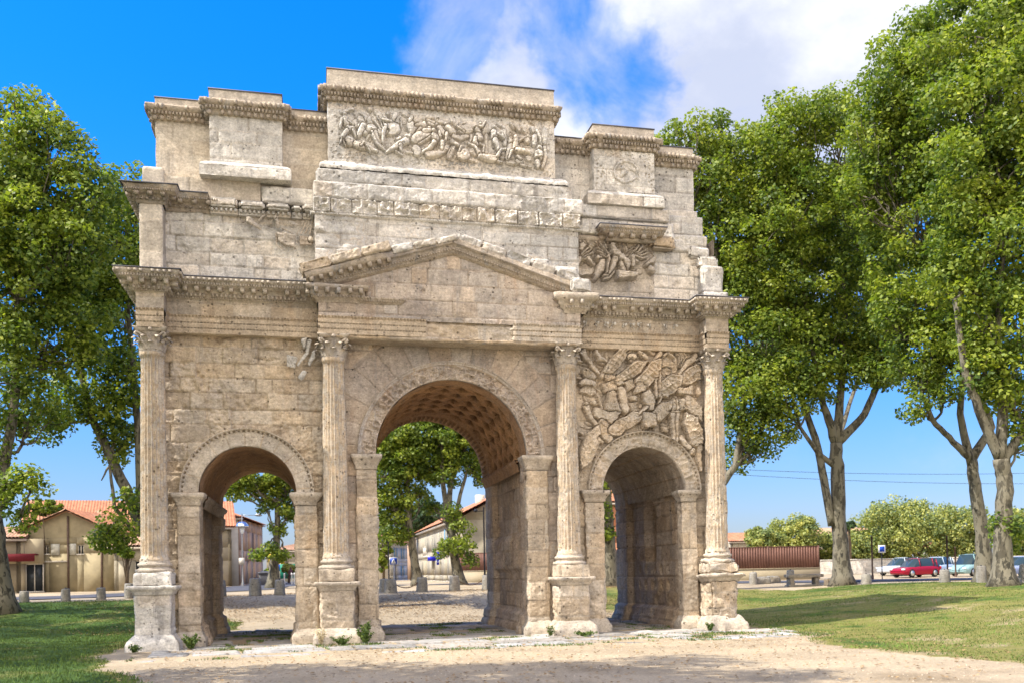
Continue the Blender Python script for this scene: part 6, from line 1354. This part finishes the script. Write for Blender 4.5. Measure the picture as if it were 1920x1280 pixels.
panel_fence('metal_fence', 'brown slatted metal fence on a low wall beside the sand coloured gable', gp(857, 49.8), gp(925, 47.), .9, 1.5)
panel_fence('metal_fence', 'long brown corrugated fence on a cream wall right of the arch', gp(1345, 36.), gp(1538, 34.5), .8, 1.65, step=.2)

# cream barn at the far left
zz = float(ter(-26, 44))
A, B = gp(40, 46.), gp(214, 45.); d = unit((B-A)*np.array([1, 1, 0])); LB = float(np.linalg.norm((B-A)[:2])); root = empty('barn', (A[0], A[1], zz-.3)); tag(root, 'cream rendered barn with a skewed tiled gable and small square windows at the far left', 'barn')
sc_ = LB/174.; mb = MB(); F = (np.stack([d, [-d[1], d[0], 0], [0, 0, 1]], 1), (0, 0, 0))
def bx_(px): return (px-40)*sc_
def bz_(py): return (1108-py)*sc_+.3
hl = [(bx_(60), bz_(1033), bx_(72)-bx_(60), bz_(1016)-bz_(1033)), (bx_(80), bz_(1033), bx_(92)-bx_(80), bz_(1016)-bz_(1033)), (bx_(145), bz_(1034), bx_(157)-bx_(145), bz_(1016)-bz_(1034))]
quadwall(mb, (0, 0, 0), d, LB, bz_(1002), holes=hl)
top = [(40, 985), (72, 975), (128, 950), (150, 957), (214, 990), (214, 1002), (40, 1002)]; m2 = MB(); V = [(bx_(a), 0, bz_(b)-.02) for a, b in top]; V2 = [(a, .3, c) for a, _, c in V]
R3 = F[0]; n_ = len(V); bm_v = np.array(V+V2)@np.array(R3).T
mb.add(np.array([V[i] for i in (0, 1, 2, 6)]+[V2[i] for i in (0, 1, 2, 6)])@np.array(R3).T, [(0, 1, 2, 3), (4, 7, 6, 5)]); mb.add(np.array([V[i] for i in (2, 3, 4, 5)]+[V2[i] for i in (2, 3, 4, 5)])@np.array(R3).T, [(0, 1, 2, 3), (4, 7, 6, 5)]); mb.add(np.array([V[2], V[5], V[6], V[6]]+[V2[2], V2[5], V2[6], V2[6]])@np.array(R3).T, [(0, 1, 2, 3), (4, 7, 6, 5)])
mb.box((0, .3, 0), (.3, 12, bz_(985)), 0., F); mb.box((LB-.3, .3, 0), (LB, 12, bz_(990)), 0., F); mb.box((0, 11.7, 0), (LB, 12, bz_(990)), 0., F); mb.build('wall', PL_CREAM, root)
for a in hl: window(root, F, a, 'window', frame=TRIM)
def bp(px, y, py): return np.array(R3)@np.array((bx_(px), y, bz_(py)))
tiles(root, bp(34, -.4, 990), bp(34, 12, 990), bp(128, 12, 949), bp(128, -.4, 949), TILE_P); tiles(root, bp(220, -.4, 994), bp(220, 12, 994), bp(128, 12, 949), bp(128, -.4, 949), TILE)
for q, w in ((38, 5), (127, 3), (190, 3)):
    mb = MB(); mb.box((bx_(q), -.12, 0), (bx_(q+w), -.02, bz_(1108-148 if q == 127 else 990)), 0., F); mb.build('downpipe' if w == 3 else 'pilaster', WOOD_D if q > 100 else TRIM, root)
mb = MB(); mb.box((bx_(46), -.05, bz_(1050)), (bx_(126), -.01, bz_(1047)), 0., F); mb.build('string_course', TRIM, root)
mb = MB(); mb.box((bx_(96), -.04, bz_(1036)), (bx_(112), -.005, bz_(1014)), 0., F); mb.build('shutter', WOOD_G, root); mb = MB(); mb.box((bx_(130), -.04, bz_(1036)), (bx_(143), -.005, bz_(1014)), 0., F); mb.build('shutter', WOOD_G, root)
# long roof behind the barn, annexes
P = gp(48, 58.); zb = P[2]
rt, F2, _, _ = house('farm_house', 'long low house with a terracotta roof rising behind the cream barn', P, (1, .12), 16.5, 9., 5.3, PL_SAND, [(11.5, 2.6, 1., 1.2)], (), 'gable', TILE, 2.6)
P = gp(-40, 45.); rt, F3, _, _ = house('annex', 'cream annex with a dark red awning at the left edge', P, (1, .02), bx_(38)-bx_(-40)-.2, 6., 3.9, PL_SAND, [(3.0, .4, 1.2, 2.0)], (), 'gable', TILE_P, .9)
mb = MB(); mb.box((.2, -1.2, 3.0), (3.9, -.02, 3.1), 0., F3); mb.box((.2, -1.22, 2.55), (3.9, -1.16, 3.1), 0., F3); mb.build('awning', plain('red_canvas', (.13, .015, .02), .8), rt)
P = gp(214, 44.6); rt, F4, _, _ = house('gate_lodge', 'small lodge with an arched gateway between the cream barn and the arch', P, (1, .05), 4.6, 4., 3.2, PL_PALE, [(1.4, .3, 1.2, 2.2)], (), 'gable', TILE_P, .7)
mb = MB(); [mb.box((2.9+k*.12, -.3, .3), (2.94+k*.12, -.26, 2.3), 0., F4) for k in range(12)]; mb.build('gate_railing', plain('green_iron', (.05, .22, .13), .5), rt)
# houses beyond the car park
P = gp(1372, 90.); house('far_house', 'distant house with a bright orange roof just right of the arch', P, (1, -.1), 3.4, 6., 4.2, PL_PALE, [(1., 1.8, .8, 1.)], (), 'gable', TILE, 1.2)
P = gp(1536, 85.); house('far_house', 'wide distant house with a pale pink roof behind the forked trunk', P, (1, -.1), 9., 8., 4.0, PL_PALE, [(2., 1.8, .9, 1.), (5.5, 1.8, .9, 1.)], (), 'gable', TILE_P, 1.8)
P = gp(1632, 80.); house('far_house', 'small distant house among the olive trees left of the red car', P, (1, -.1), 5., 6., 3.6, PL_PALE, [(1.5, 1.6, .8, 1.)], (), 'hip', TILE_P, 1.0)
P = gp(1765, 66.); house('far_house', 'little house with an orange roof behind the olive tree above the silver car', P, (1, -.1), 4., 5., 2.6, PL_PALE, [(1.2, 1.2, .8, 1.)], (), 'hip', TILE, .9)
P = gp(1118, 42.); house('brick_red_house', 'orange rendered house glimpsed in the narrow gap of the right opening', P, (1, .05), 4.5, 6., 6.2, plain('plaster_orange', (.60, .25, .13), .9), [(2.9, 3.3, .8, 1.3)], (), 'gable', TILE, 1.5)
# low pale wall behind the parked cars
A, B = gp(1538, 50.), gp(1990, 40.); A[2] = ter(A[0], A[1])-.2; d = unit((B-A)*np.array([1, 1, 0])); L = float(np.linalg.norm((B-A)[:2])); root = empty('boundary_wall', tuple(A)); tag(root, 'long low pale wall behind the parked cars on the right', 'wall'); M = (np.stack([d, [-d[1], d[0], 0], [0, 0, 1]], 1), (0, 0, 0))
mb = MB(); block(mb, 0, L, 0, .3, 0, 1.45, 901, .25, ch=.4, bw=.9); V = np.concatenate(mb.v)@M[0].T; mb.v = [V]; mb.q = [np.concatenate(mb.q)]; mb.t = [np.concatenate(mb.t)]; mb.build('wall', S_WHITE, root); mb = MB(); mb.box((0, -.04, 1.45), (L, .34, 1.53), 0., M); mb.build('coping', TRIM, root)
A, B = gp(1380, 33.), gp(1530, 31.5); A[2] = ter(A[0], A[1])-.2
# ================================================================ STREET FURNITURE
POST = stone('bollard_stone', (.26, .235, .19), (.20, .18, .15), ga=.4, bump=.03); IRON = plain('dark_iron', (.035, .035, .04), .5, .3); STEEL = plain('galvanised_steel', (.35, .36, .37), .4, .6, .08)
def bollard(px, Y_, w, h, label, seed, grp='stone bollards edging the road'):
    p = gp(px, Y_); root = empty('stone_bollard', tuple(p)); tag(root, label, 'bollard', grp); mb = MB(); k = 1+.05*math.sin(seed*7)
    mb.lathe((0, 0, 0), [(w*.55, -.2), (w*.53, .0), (w*.49, h*.5), (w*.45, h*.93), (w*.40, h*.985), (w*.30, h), (.01, h)], 12); mb.build('post', POST, root, jit=.04, freq=4, seed=seed)
    m2 = MB(); m2.lathe((0, 0, 0), [(.03, h), (.045, h+.02), (.03, h+.05), (.0, h+.055)], 8); m2.build('cap_ring', IRON, root); return p, h
BL = [(732, 24.5, .72, .82, 'stone bollard nearest the left jamb of the middle opening'), (720, 26.5, .6, .8, 'stone bollard half hidden beside the one at the left jamb'), (791, 25.5, .66, .86, 'stone bollard in the centre of the middle opening'), (852, 25.5, .66, .90, 'stone bollard at the foot of the forked tree in the middle opening'), (912, 25.5, .6, .9, 'stone bollard by the right jamb of the middle opening'),
      (478, 26, .66, 1.0, 'dark stone bollard in the left opening'), (524, 26, .6, .88, 'pale stone bollard right of the dark one in the left opening'), (413, 26, .6, .95, 'stone bollard against the left jamb of the left opening'),
      (45, 24.5, .5, .6, 'stone bollard under the left edge of the cream barn'), (123, 25, .5, .66, 'stone bollard below the middle downpipe of the barn'), (189, 25.5, .5, .66, 'stone bollard below the right downpipe of the barn'), (243, 26, .6, .85, 'stone bollard just left of the white pedestal'),
      (1412, 24.5, .5, .75, 'stone bollard just right of the arch base'), (1482, 22.5, .5, .95, 'tall pale stone bollard left of the stone bench'), (1624, 18.5, .6, .62, 'short stone bollard right of the forked trunk'), (1771, 14.5, .6, .72, 'stone bollard in front of the red car'), (1840, 11.5, .5, .9, 'pale stone post against the paired trunks'), (1922, 8.5, .6, .95, 'pale stone post at the right edge')]
pp = {}
for i, (px, Y_, w, h, lb) in enumerate(BL): pp[px] = bollard(px, Y_, w, h, lb, 900+i)
def chain(a, b, label):
    (p, h), (q, g) = pp[a], pp[b]; A, B = p+np.array([0, 0, h*.92]), q+np.array([0, 0, g*.92]); t = np.linspace(0, 1, 40)[:, None]; C = A+(B-A)*t; C[:, 2] -= .5*4*t[:, 0]*(1-t[:, 0])
    mb = MB(); 
    for i in range(39): m = (C[i]+C[i+1])/2; d = unit(C[i+1]-C[i]); L = np.linalg.norm(C[i+1]-C[i]); s_ = np.array([0, 0, .022]) if i % 2 else np.cross(d, (0, 0, 1))*.022; mb.tube([m-d*L*.6+s_, m+d*L*.6+s_], .014, 5); mb.tube([m-d*L*.6-s_, m+d*L*.6-s_], .014, 5)
    mb.v = [np.concatenate(mb.v)-A]; mb.q = [np.concatenate(mb.q)]; mb.t = [np.concatenate(mb.t)]; o = mb.build('bollard_chain', plain('rusty_iron', (.13, .07, .05), .8)); o.location = tuple(A); tag(o, label, 'chain', 'chains between the bollards')
chain(732, 791, 'sagging chain between the left and centre bollards of the middle opening'); chain(852, 912, 'sagging chain right of the forked tree in the middle opening')
# lamps
def lamp_post(name, label, px, Y_, ytop, arms, globe=None, rad=.06, mat=STEEL):
    g = gp(px, Y_); dist = np.linalg.norm(g[:2]-np.array(CAM[:2])); H = at(px, ytop, Y_)[2]-g[2]; k = dist/F_PX; root = empty(name, tuple(g)); tag(root, label, 'lamp post')
    mb = MB(); mb.lathe((0, 0, 0), [(rad*2, 0), (rad*2, .25), (rad*1.3, .35), (rad, 1.2), (rad*.8, H)], 10); mb.build('pole', mat, root)
    for (py, dxp, up) in arms:
        z = at(px, py, Y_)[2]-g[2]; x = dxp*k; a = MB(); a.tube([(0, 0, z-up*k), (x*.3, 0, z-.0), (x*.8, 0, z)], rad*.55, 6); a.build('arm', mat, root)
        h = MB(); h.tube([(x*.75, 0, z), (x*.85, 0, z+.03), (x*1.0, 0, z+.02), (x*1.15, 0, z-.03)], [.06, .13, .14, .05], 8); h.build('lamp_head', mat, root)
    if globe:
        z = at(px, globe, Y_)[2]-g[2]; m3 = MB(); m3.lathe((0, 0, z), [(.0, .48), (.2, .46), (.40, .36), (.54, .16), (.58, .0), (.55, -.03), (.0, -.02)], 20); m3.build('shade', plain('chrome_dome', (.55, .6, .65), .12, .9, .05), root, smooth=True)
        m3 = MB(); m3.lathe((0, 0, z), [(.10, -.6), (.16, -.45), (.24, -.1), (.2, -.03), (0, -.02)], 12); m3.build('bulb_housing', plain('opal_glass', (.7, .72, .7), .3), root, smooth=True)
        b = MB(); b.box((-.3, -.15, 1.9), (.18, .15, 2.5)); b.build('switch_box', PL_WHITE, root)
    return root
lamp_post('street_lamp', 'street lamp with a domed shade before the salmon house in the left opening', 455, 58., 962, [(965, 30, 0)], 987)
lamp_post('street_lamp', 'thin dark street lamp above the crossing sign in the middle opening', 729, 46., 1012, [(1014, -10, 0)], None, .05, IRON)
lamp_post('street_lamp', 'dark street lamp in front of the sand coloured gable', 909, 44., 950, [(957, -16, 0)], None, .07, IRON)
# pedestrian crossing sign
g = gp(738, 43.); root = empty('crossing_sign', tuple(g)); tag(root, 'square blue pedestrian crossing sign on a grey pole in the middle opening', 'road sign'); z = at(738, 1051, 43.)[2]-g[2]
mb = MB(); mb.lathe((0, 0, 0), [(.035, -.1), (.035, z+.4)], 8); mb.build('pole', STEEL, root)
SB = plain('sign_blue', (.02, .07, .42), .4, var=.03); SW = plain('sign_white', (.75, .76, .78), .4, var=.03)
mb = MB(); mb.box((-.30, -.08, z-.28), (.30, -.05, z+.28)); pl = mb.build('panel', SW, root); mb = MB(); mb.box((-.27, -.088, z-.25), (.27, -.081, z+.25)); mb.build('field', SB, root)
mb = MB(); mb.add([(-.2, -.094, z-.18), (.2, -.094, z-.18), (.02, -.094, z+.19), (-.02, -.094, z+.19), (-.2, -.09, z-.18), (.2, -.09, z-.18), (.02, -.09, z+.19), (-.02, -.09, z+.19)], [(0, 1, 2, 3), (4, 7, 6, 5), (0, 4, 5, 1), (1, 5, 6, 2), (3, 2, 6, 7), (0, 3, 7, 4)]); mb.build('triangle', SW, root)
mb = MB(); y_ = -.101
for a, b, r in (((.0, .08), (.0, -.02), .028), ((.0, -.02), (-.06, -.14), .02), ((.0, -.02), (.06, -.14), .02), ((.0, .05), (-.07, -.01), .014), ((.0, .05), (.07, .0), .014)): mb.tube([(a[0], y_, z+a[1]), (b[0], y_, z+b[1])], r*.7, 6)
mb.lathe((0, y_, z+.115), [(0, -.025), (.024, 0), (0, .025)], 8); mb.build('pictogram', IRON, root)
# blue pharmacy style sign on the pale house
NB = plain('neon_blue', (.02, .02, .45), .3, var=.02); g = at(821, 1046, 60.); root = empty('wall_sign', tuple(g)); tag(root, 'dark blue cross and lettering band fixed to the front of the pale row house', 'sign')
mb = MB(); mb.box((-.95, 0, -.22), (-.10, .08, .22)); mb.build('panel', NB, root); mb = MB(); mb.box((-.12, -.04, -.62), (.12, .1, .62)); mb.build('upright', NB, root); mb = MB(); mb.box((.10, 0, -.12), (1.15, .08, .12)); mb.build('panel', NB, root)
mb = MB(); mb.tube([(.16*cos(a)*1., -.055, .36*sin(a)) for a in np.linspace(0, 2*pi, 24)], .03, 5); mb.build('ring', plain('pale_blue', (.5, .6, .8), .4), root); mb = MB(); mb.box((-.05, .08, -.05), (.05, .6, .05)); mb.build('bracket', IRON, root)
# stone bench and loose blocks right of the arch
g = gp(1508, 22.); root = empty('stone_bench', tuple(g)); tag(root, 'long dark stone bench on two supports right of the arch', 'bench'); mb = MB(); block(mb, -1.25, 1.15, -.35, .35, .52, .72, 3, .1, ch=2, bw=9, er=.02); mb.build('seat', POST, root)
for q in (-.95, .75): mb = MB(); block(mb, q-.15, q+.15, -.28, .28, -.1, .52, 4, .1, ch=2, bw=3, er=.02); mb.build('support', POST, root)
mb = MB(); block(mb, -1.2, 1.1, -.30, .30, -.1, .08, 7, .1, ch=2, bw=9, er=.02); mb.build('plinth', POST, root)
for px, Y_, w, lb in ((1428, 25., 1.1, 'low curved stone block right of the arch beneath the fence'), (1450, 26., .8, 'small stone block between the bollards beneath the fence'), (1560, 21, .9, 'stone block at the left foot of the forked trunk')):
    g = gp(px, Y_); mb = MB(); block(mb, -w/2, w/2, -.3, .3, -.1, .45, int(px), .08, ch=2, bw=9, er=.07, amp=.05); o = mb.build('stone_block', POST, jit=.06, freq=2); o.location = tuple(g); tag(o, lb, 'stone block')
# signs and slender trunks on the car park
g = gp(1654, 30.); root = empty('parking_sign', tuple(g)); tag(root, 'small blue and white sign on a post left of the red car', 'road sign'); mb = MB(); mb.lathe((0, 0, 0), [(.04, -.1), (.04, 2.4)], 8); mb.build('pole', IRON, root); mb = MB(); mb.box((-.28, -.06, 1.9), (.28, -.04, 2.45)); mb.build('panel', SW, root); mb = MB(); mb.box((-.2, -.066, 1.98), (.2, -.061, 2.37)); mb.build('field', SB, root)
for px, Y_, h, lb in ((1636, 28., 3.0, 'slim dark post right of the forked trunk'), (1777, 26., 2.9, 'dark post behind the short bollard before the cars'), (1792, 32., 2.2, 'thin brown post behind the cars, right of the dark post')):
    g = gp(px, Y_); mb = MB(); mb.lathe((0, 0, 0), [(.09, -.1), (.09, .3), (.06, .4), (.06, h), (.09, h), (.0, h+.1)], 8); o = mb.build('metal_post', WOOD_D); o.location = tuple(g); tag(o, lb, 'post', 'posts round the car park')
# overhead wires
for y0_, y1_, lb in ((877, 884, 'upper overhead wire crossing the sky right of the arch'), (886, 905, 'lower overhead wire crossing the sky right of the arch')):
    A, B = at(1340, y0_, 48.), at(2000, y1_, 48.); t = np.linspace(0, 1, 30)[:, None]; C = A+(B-A)*t; C[:, 2] -= .35*4*t[:, 0]*(1-t[:, 0]); mb = MB(); mb.tube(C-A, .018, 5); o = mb.build('power_line', IRON); o.location = tuple(A); tag(o, lb, 'power line', 'overhead wires')

# ================================================================ CARS
GLASS = plain('car_glass', (.03, .05, .06), .08, var=.02); TYRE = plain('tyre', (.02, .02, .02), .8); RIM = plain('rim', (.5, .5, .5), .3, .8, .03)
def car(label, px, Y_, yaw, paint, L=4.0, Hc=1.45, kind=0):
    g = gp(px, Y_); root = empty('parked_car', tuple(g), yaw); tag(root, label, 'car', 'cars parked beyond the lawn'); W = 1.7
    mat = plain('car_paint', paint, .25, .1, .03)
    # body lofted from side sections along its length
    xs = np.array([0, .02, .06, .14, .24, .33, .45, .62, .78, .88, .95, .985, 1.])*L-L/2
    hood = .78*Hc/1.45; top = np.array([.5, .62, .68, hood*.95, hood, hood*1.03, hood*1.06, hood*1.08, hood*1.08, hood*1.05, hood*1.0, .75, .55]); bot = np.array([.35, .25, .22, .2, .2, .2, .2, .2, .2, .22, .25, .3, .38]); wid = np.array([.70, .86, .93, .98, 1, 1, 1, 1, 1, .98, .94, .88, .78])*W/2
    P = []
    for i in range(13): P.append([(xs[i], -wid[i]*.9, bot[i]), (xs[i], -wid[i], bot[i]+.12), (xs[i], -wid[i], (bot[i]+top[i])/2+.08), (xs[i], -wid[i]*.93, top[i]-.03), (xs[i], -wid[i]*.8, top[i]), (xs[i], wid[i]*.8, top[i]), (xs[i], wid[i]*.93, top[i]-.03), (xs[i], wid[i], (bot[i]+top[i])/2+.08), (xs[i], wid[i], bot[i]+.12), (xs[i], wid[i]*.9, bot[i])])
    P = np.array(P); P = np.concatenate([P, P[:, :1]], 1); mb = MB(); mb.grid(P); mb.add(P[0, :10], [(0, 1, 8, 9), (1, 2, 7, 8), (2, 3, 6, 7), (3, 4, 5, 6)]); mb.add(P[-1, :10], [(0, 9, 8, 1), (1, 8, 7, 2), (2, 7, 6, 3), (3, 6, 5, 4)]); body = mb.build('body', mat, root, smooth=True)
    rr = [(-.22, hood), (-.06, Hc-.06), (.06, Hc), (.30, Hc-.01), (.40, Hc-.10), (.47, hood+.08)] if kind == 0 else [(-.30, hood), (-.2, Hc-.05), (0, Hc), (.40, Hc), (.46, Hc-.06), (.485, hood)]
    C = np.array([[(x*L, -W*.44, hood*.98), (x*L, -W*.43*(1-.22*(z-hood)/(Hc-hood)), z), (x*L, W*.43*(1-.22*(z-hood)/(Hc-hood)), z), (x*L, W*.44, hood*.98)] for x, z in rr]); mb = MB(); mb.grid(C); mb.build('windows', GLASS, root)
    mb = MB(); R = C[1:-1].copy(); R[:, 1, 2] += .012; R[:, 2, 2] += .012; mb.grid(R[:, 1:3])
    for k in (1, 3, 4):
        for s in (1, 2): mb.tube([C[k, s]+np.array([0, (-.01 if s == 1 else .01), 0]), C[k, 0 if s == 1 else 3]+np.array([0, (-.02 if s == 1 else .02), 0])], .035, 5)
    mb.build('roof', mat, root)
    for x in (-.30*L, .31*L):
        for s in (-1, 1):
            m3 = (np.array([[1, 0, 0], [0, 0, 1], [0, 1, 0]]), (x, s*(W/2-.10), .32)); w_ = MB(); w_.lathe((0, 0, 0), [(.0, -.1), (.24, -.11), (.31, -.09), (.325, 0), (.31, .09), (.24, .11), (.0, .1)], 20); V = np.concatenate(w_.v)@m3[0].T+np.array(m3[1]); w_.v = [V]; wh = w_.build('wheel', TYRE, root)
            w_ = MB(); w_.lathe((0, 0, 0), [(.0, -.125), (.19, -.12), (.21, -.1), (.21, .1), (.19, .12), (.0, .125)], 12); V = np.concatenate(w_.v)@m3[0].T+np.array(m3[1]); w_.v = [V]; w_.build('rim', RIM, wh)
    for s in (-1, 1):
        mb = MB(); mb.box((-L/2+.02, s*W*.36-.14, .56), (-L/2+.14, s*W*.36+.14, .68)); mb.build('headlight', SW, root); mb = MB(); mb.box((L/2-.12, s*W*.40-.1, .6), (L/2+.0, s*W*.40+.1, .82)); mb.build('tail_light', plain('red_lens', (.4, .01, .01), .3), root)
    return root
car('dark red hatchback parked side-on beyond the right lawn', 1716, 33.5, radians(14), (.30, .012, .03))
car('silver car parked just behind the red hatchback', 1690, 38.5, radians(14), (.55, .58, .62), 4.2)
car('pale blue car parked right of the red hatchback', 1757, 38., radians(30), (.45, .55, .70), 3.9)
car('teal and white van parked left of the paired trunks', 1826, 33., radians(20), (.26, .40, .40), 4.4, 1.7, 1)
car('blue-grey car at the right edge behind the pale trunk', 1915, 28., radians(20), (.28, .33, .48), 4.2)
# far end of the street in the left opening
g = gp(541, 86.); root = empty('site_hoarding', tuple(g)); tag(root, 'green hoarding panel on posts at the far end of the street in the left opening', 'panel'); mb = MB(); mb.box((-.95, 0, .5), (.95, .06, 2.2)); mb.build('panel', plain('hoarding_green', (.02, .22, .14), .6), root)
for q in (-.95, .9): mb = MB(); mb.box((q, .06, 0), (q+.07, .12, 2.3)); mb.build('post', STEEL, root)
g = gp(519, 88.); root = empty('billboard', tuple(g)); tag(root, 'yellow and blue board behind the street tree in the left opening', 'board'); mb = MB(); mb.box((-.9, 0, 2.2), (.9, .1, 3.6)); mb.build('panel', plain('board_yellow', (.65, .45, .03), .5), root); mb = MB(); mb.box((-.9, -.02, 1.4), (.9, .1, 2.19)); mb.build('panel', SB, root)
for q in (-.8, .7): mb = MB(); mb.box((q, .02, 0), (q+.1, .1, 1.4)); mb.build('post', STEEL, root)
for px, lb in ((533, 'white post left of the hoarding'), (547, 'white post right of the hoarding'), (552, 'white post nearest the right jamb')):
    g = gp(px, 66.); mb = MB(); mb.lathe((0, 0, 0), [(.07, -.1), (.07, .95), (.09, .97), (.07, 1.08), (0, 1.12)], 10); o = mb.build('white_post', SW); o.location = tuple(g); tag(o, lb+' at the far end of the street', 'post', 'white street posts')
g = gp(497, 56.); root = empty('wheelie_bin', tuple(g)); tag(root, 'dark grey wheeled bin left of the street tree in the left opening', 'bin'); mb = MB(); mb.lathe((0, 0, 0), [(.42, .12), (.55, 1.1), (.0, 1.1)], 0, 0., True); mb.build('body', plain('bin_plastic', (.05, .05, .06), .5), root)
mb = MB(); mb.lathe((0, 0, 0), [(.60, 1.1), (.60, 1.18), (.3, 1.28), (0, 1.3)], 0, 0., True); mb.build('lid', plain('bin_lid', (.07, .07, .08), .5), root)
P = gp(500, 105.); house('far_house', 'pale house closing the far end of the street in the left opening', P, (1, 0), 9., 8., 4.2, PL_PALE, [(2., 1.8, .9, 1.2), (5.5, 1.8, .9, 1.2)], (), 'hip', TILE_P, 1.0)
# passer-by, one skinned body
def person(px, Y_, label, top, legs):
    g = gp(px, Y_); me = bpy.data.meshes.new('person'); J = [(0, 0, .95), (0, 0, 1.2), (0, 0, 1.42), (0, 0, 1.52), (0, -.01, 1.64), (0, 0, 1.74), (.17, 0, 1.40), (.24, 0, 1.12), (.22, -.08, .88), (-.17, 0, 1.40), (-.24, 0, 1.12), (-.22, -.10, .88), (.09, 0, .90), (.11, -.10, .5), (.10, -.02, .08), (.10, -.16, .03), (-.09, 0, .90), (-.11, .06, .5), (-.10, .22, .10), (-.10, .08, .03)]
    E = [(0, 1), (1, 2), (2, 3), (3, 4), (4, 5), (2, 6), (6, 7), (7, 8), (2, 9), (9, 10), (10, 11), (0, 12), (12, 13), (13, 14), (14, 15), (0, 16), (16, 17), (17, 18), (18, 19)]; Rr = [.15, .14, .15, .06, .10, .08, .06, .045, .035, .06, .045, .035, .10, .07, .045, .04, .10, .07, .045, .04]
    me.from_pydata(J, E, []); o = bpy.data.objects.new('person', me); COL.objects.link(o); o.location = tuple(g); m = o.modifiers.new('s', 'SKIN')
    for v, r_ in zip(me.skin_vertices[0].data if me.skin_vertices else [], Rr): v.radius = (r_, r_*.8)
    o.modifiers.new('u', 'SUBSURF').levels = 1; me.materials.append(top); tag(o, label, 'person'); return o
person(545, 74., 'person in a dark top at the far end of the street', plain('dark_clothes', (.08, .04, .06), .8), None)

# ================================================================ WEEDS AT THE FOOT OF THE ARCH
def weed(name, label, x, y, h, n, seed, mat=None, spread=.2, lf=.05, dry=False):
    rs = np.random.RandomState(seed); root = empty(name, (x, y, 0.02)); tag(root, label, 'weed'); mb = MB(); C = []
    for i in range(n):
        a = rs.uniform(0, 2*pi); q = rs.uniform(.2, 1)*spread; hh = h*rs.uniform(.5, 1.1); pts = [(0, 0, 0), (cos(a)*q*.4, sin(a)*q*.4-.02, hh*.5), (cos(a)*q, sin(a)*q-.03, hh)]; mb.tube(pts, [.008, .006, .003], 4); C += [np.array(pts[0])*(1-t)+np.array(pts[2])*t for t in np.linspace(.2, 1, 7)]
    mb.build('stem', mat or BLADE, root); C = np.array(C); V, Q, t = leaves(C, np.full(len(C), .06), 7 if not dry else 3, lf, seed, .4); raw('foliage', V, Q, WEED if not dry else STRAW, root, tone=t)
WEED = leaf_mat('weed_leaf', (.075, .12, .03), .35); STRAW = plain('dry_stalk', (.40, .33, .20), .8)
weed('weed', 'leafy green weed at the right foot of the second column pedestal', -3.08, -1.5, .62, 16, 1, spread=.30, lf=.07)
weed('weed', 'dry straggly weed at the left foot of the second column pedestal', -4.45, -1.5, .62, 16, 2, STRAW, .28, .04, True)
weed('weed', 'low green weed between the two taller ones at the second pedestal', -3.8, -1.55, .24, 18, 3, spread=.38)
weed('weed', 'bushy weed at the inner side of the white pedestal', -8.35, -1.15, .42, 18, 4, spread=.25, lf=.06)
weed('weed', 'small weed at the outer front corner of the white pedestal', -9.9, -1.65, .2, 12, 5, spread=.25)
weed('weed', 'slender weed at the left foot of the third column pedestal', 3.0, -1.3, .34, 8, 6, STRAW, .15, .04)
weed('weed', 'small weed in the corner beside the last pedestal', 8.72, -1.3, .26, 14, 7, spread=.2)
weed('weed', 'low weed along the front of the third pedestal', 4.1, -1.62, .13, 16, 8, spread=.5)
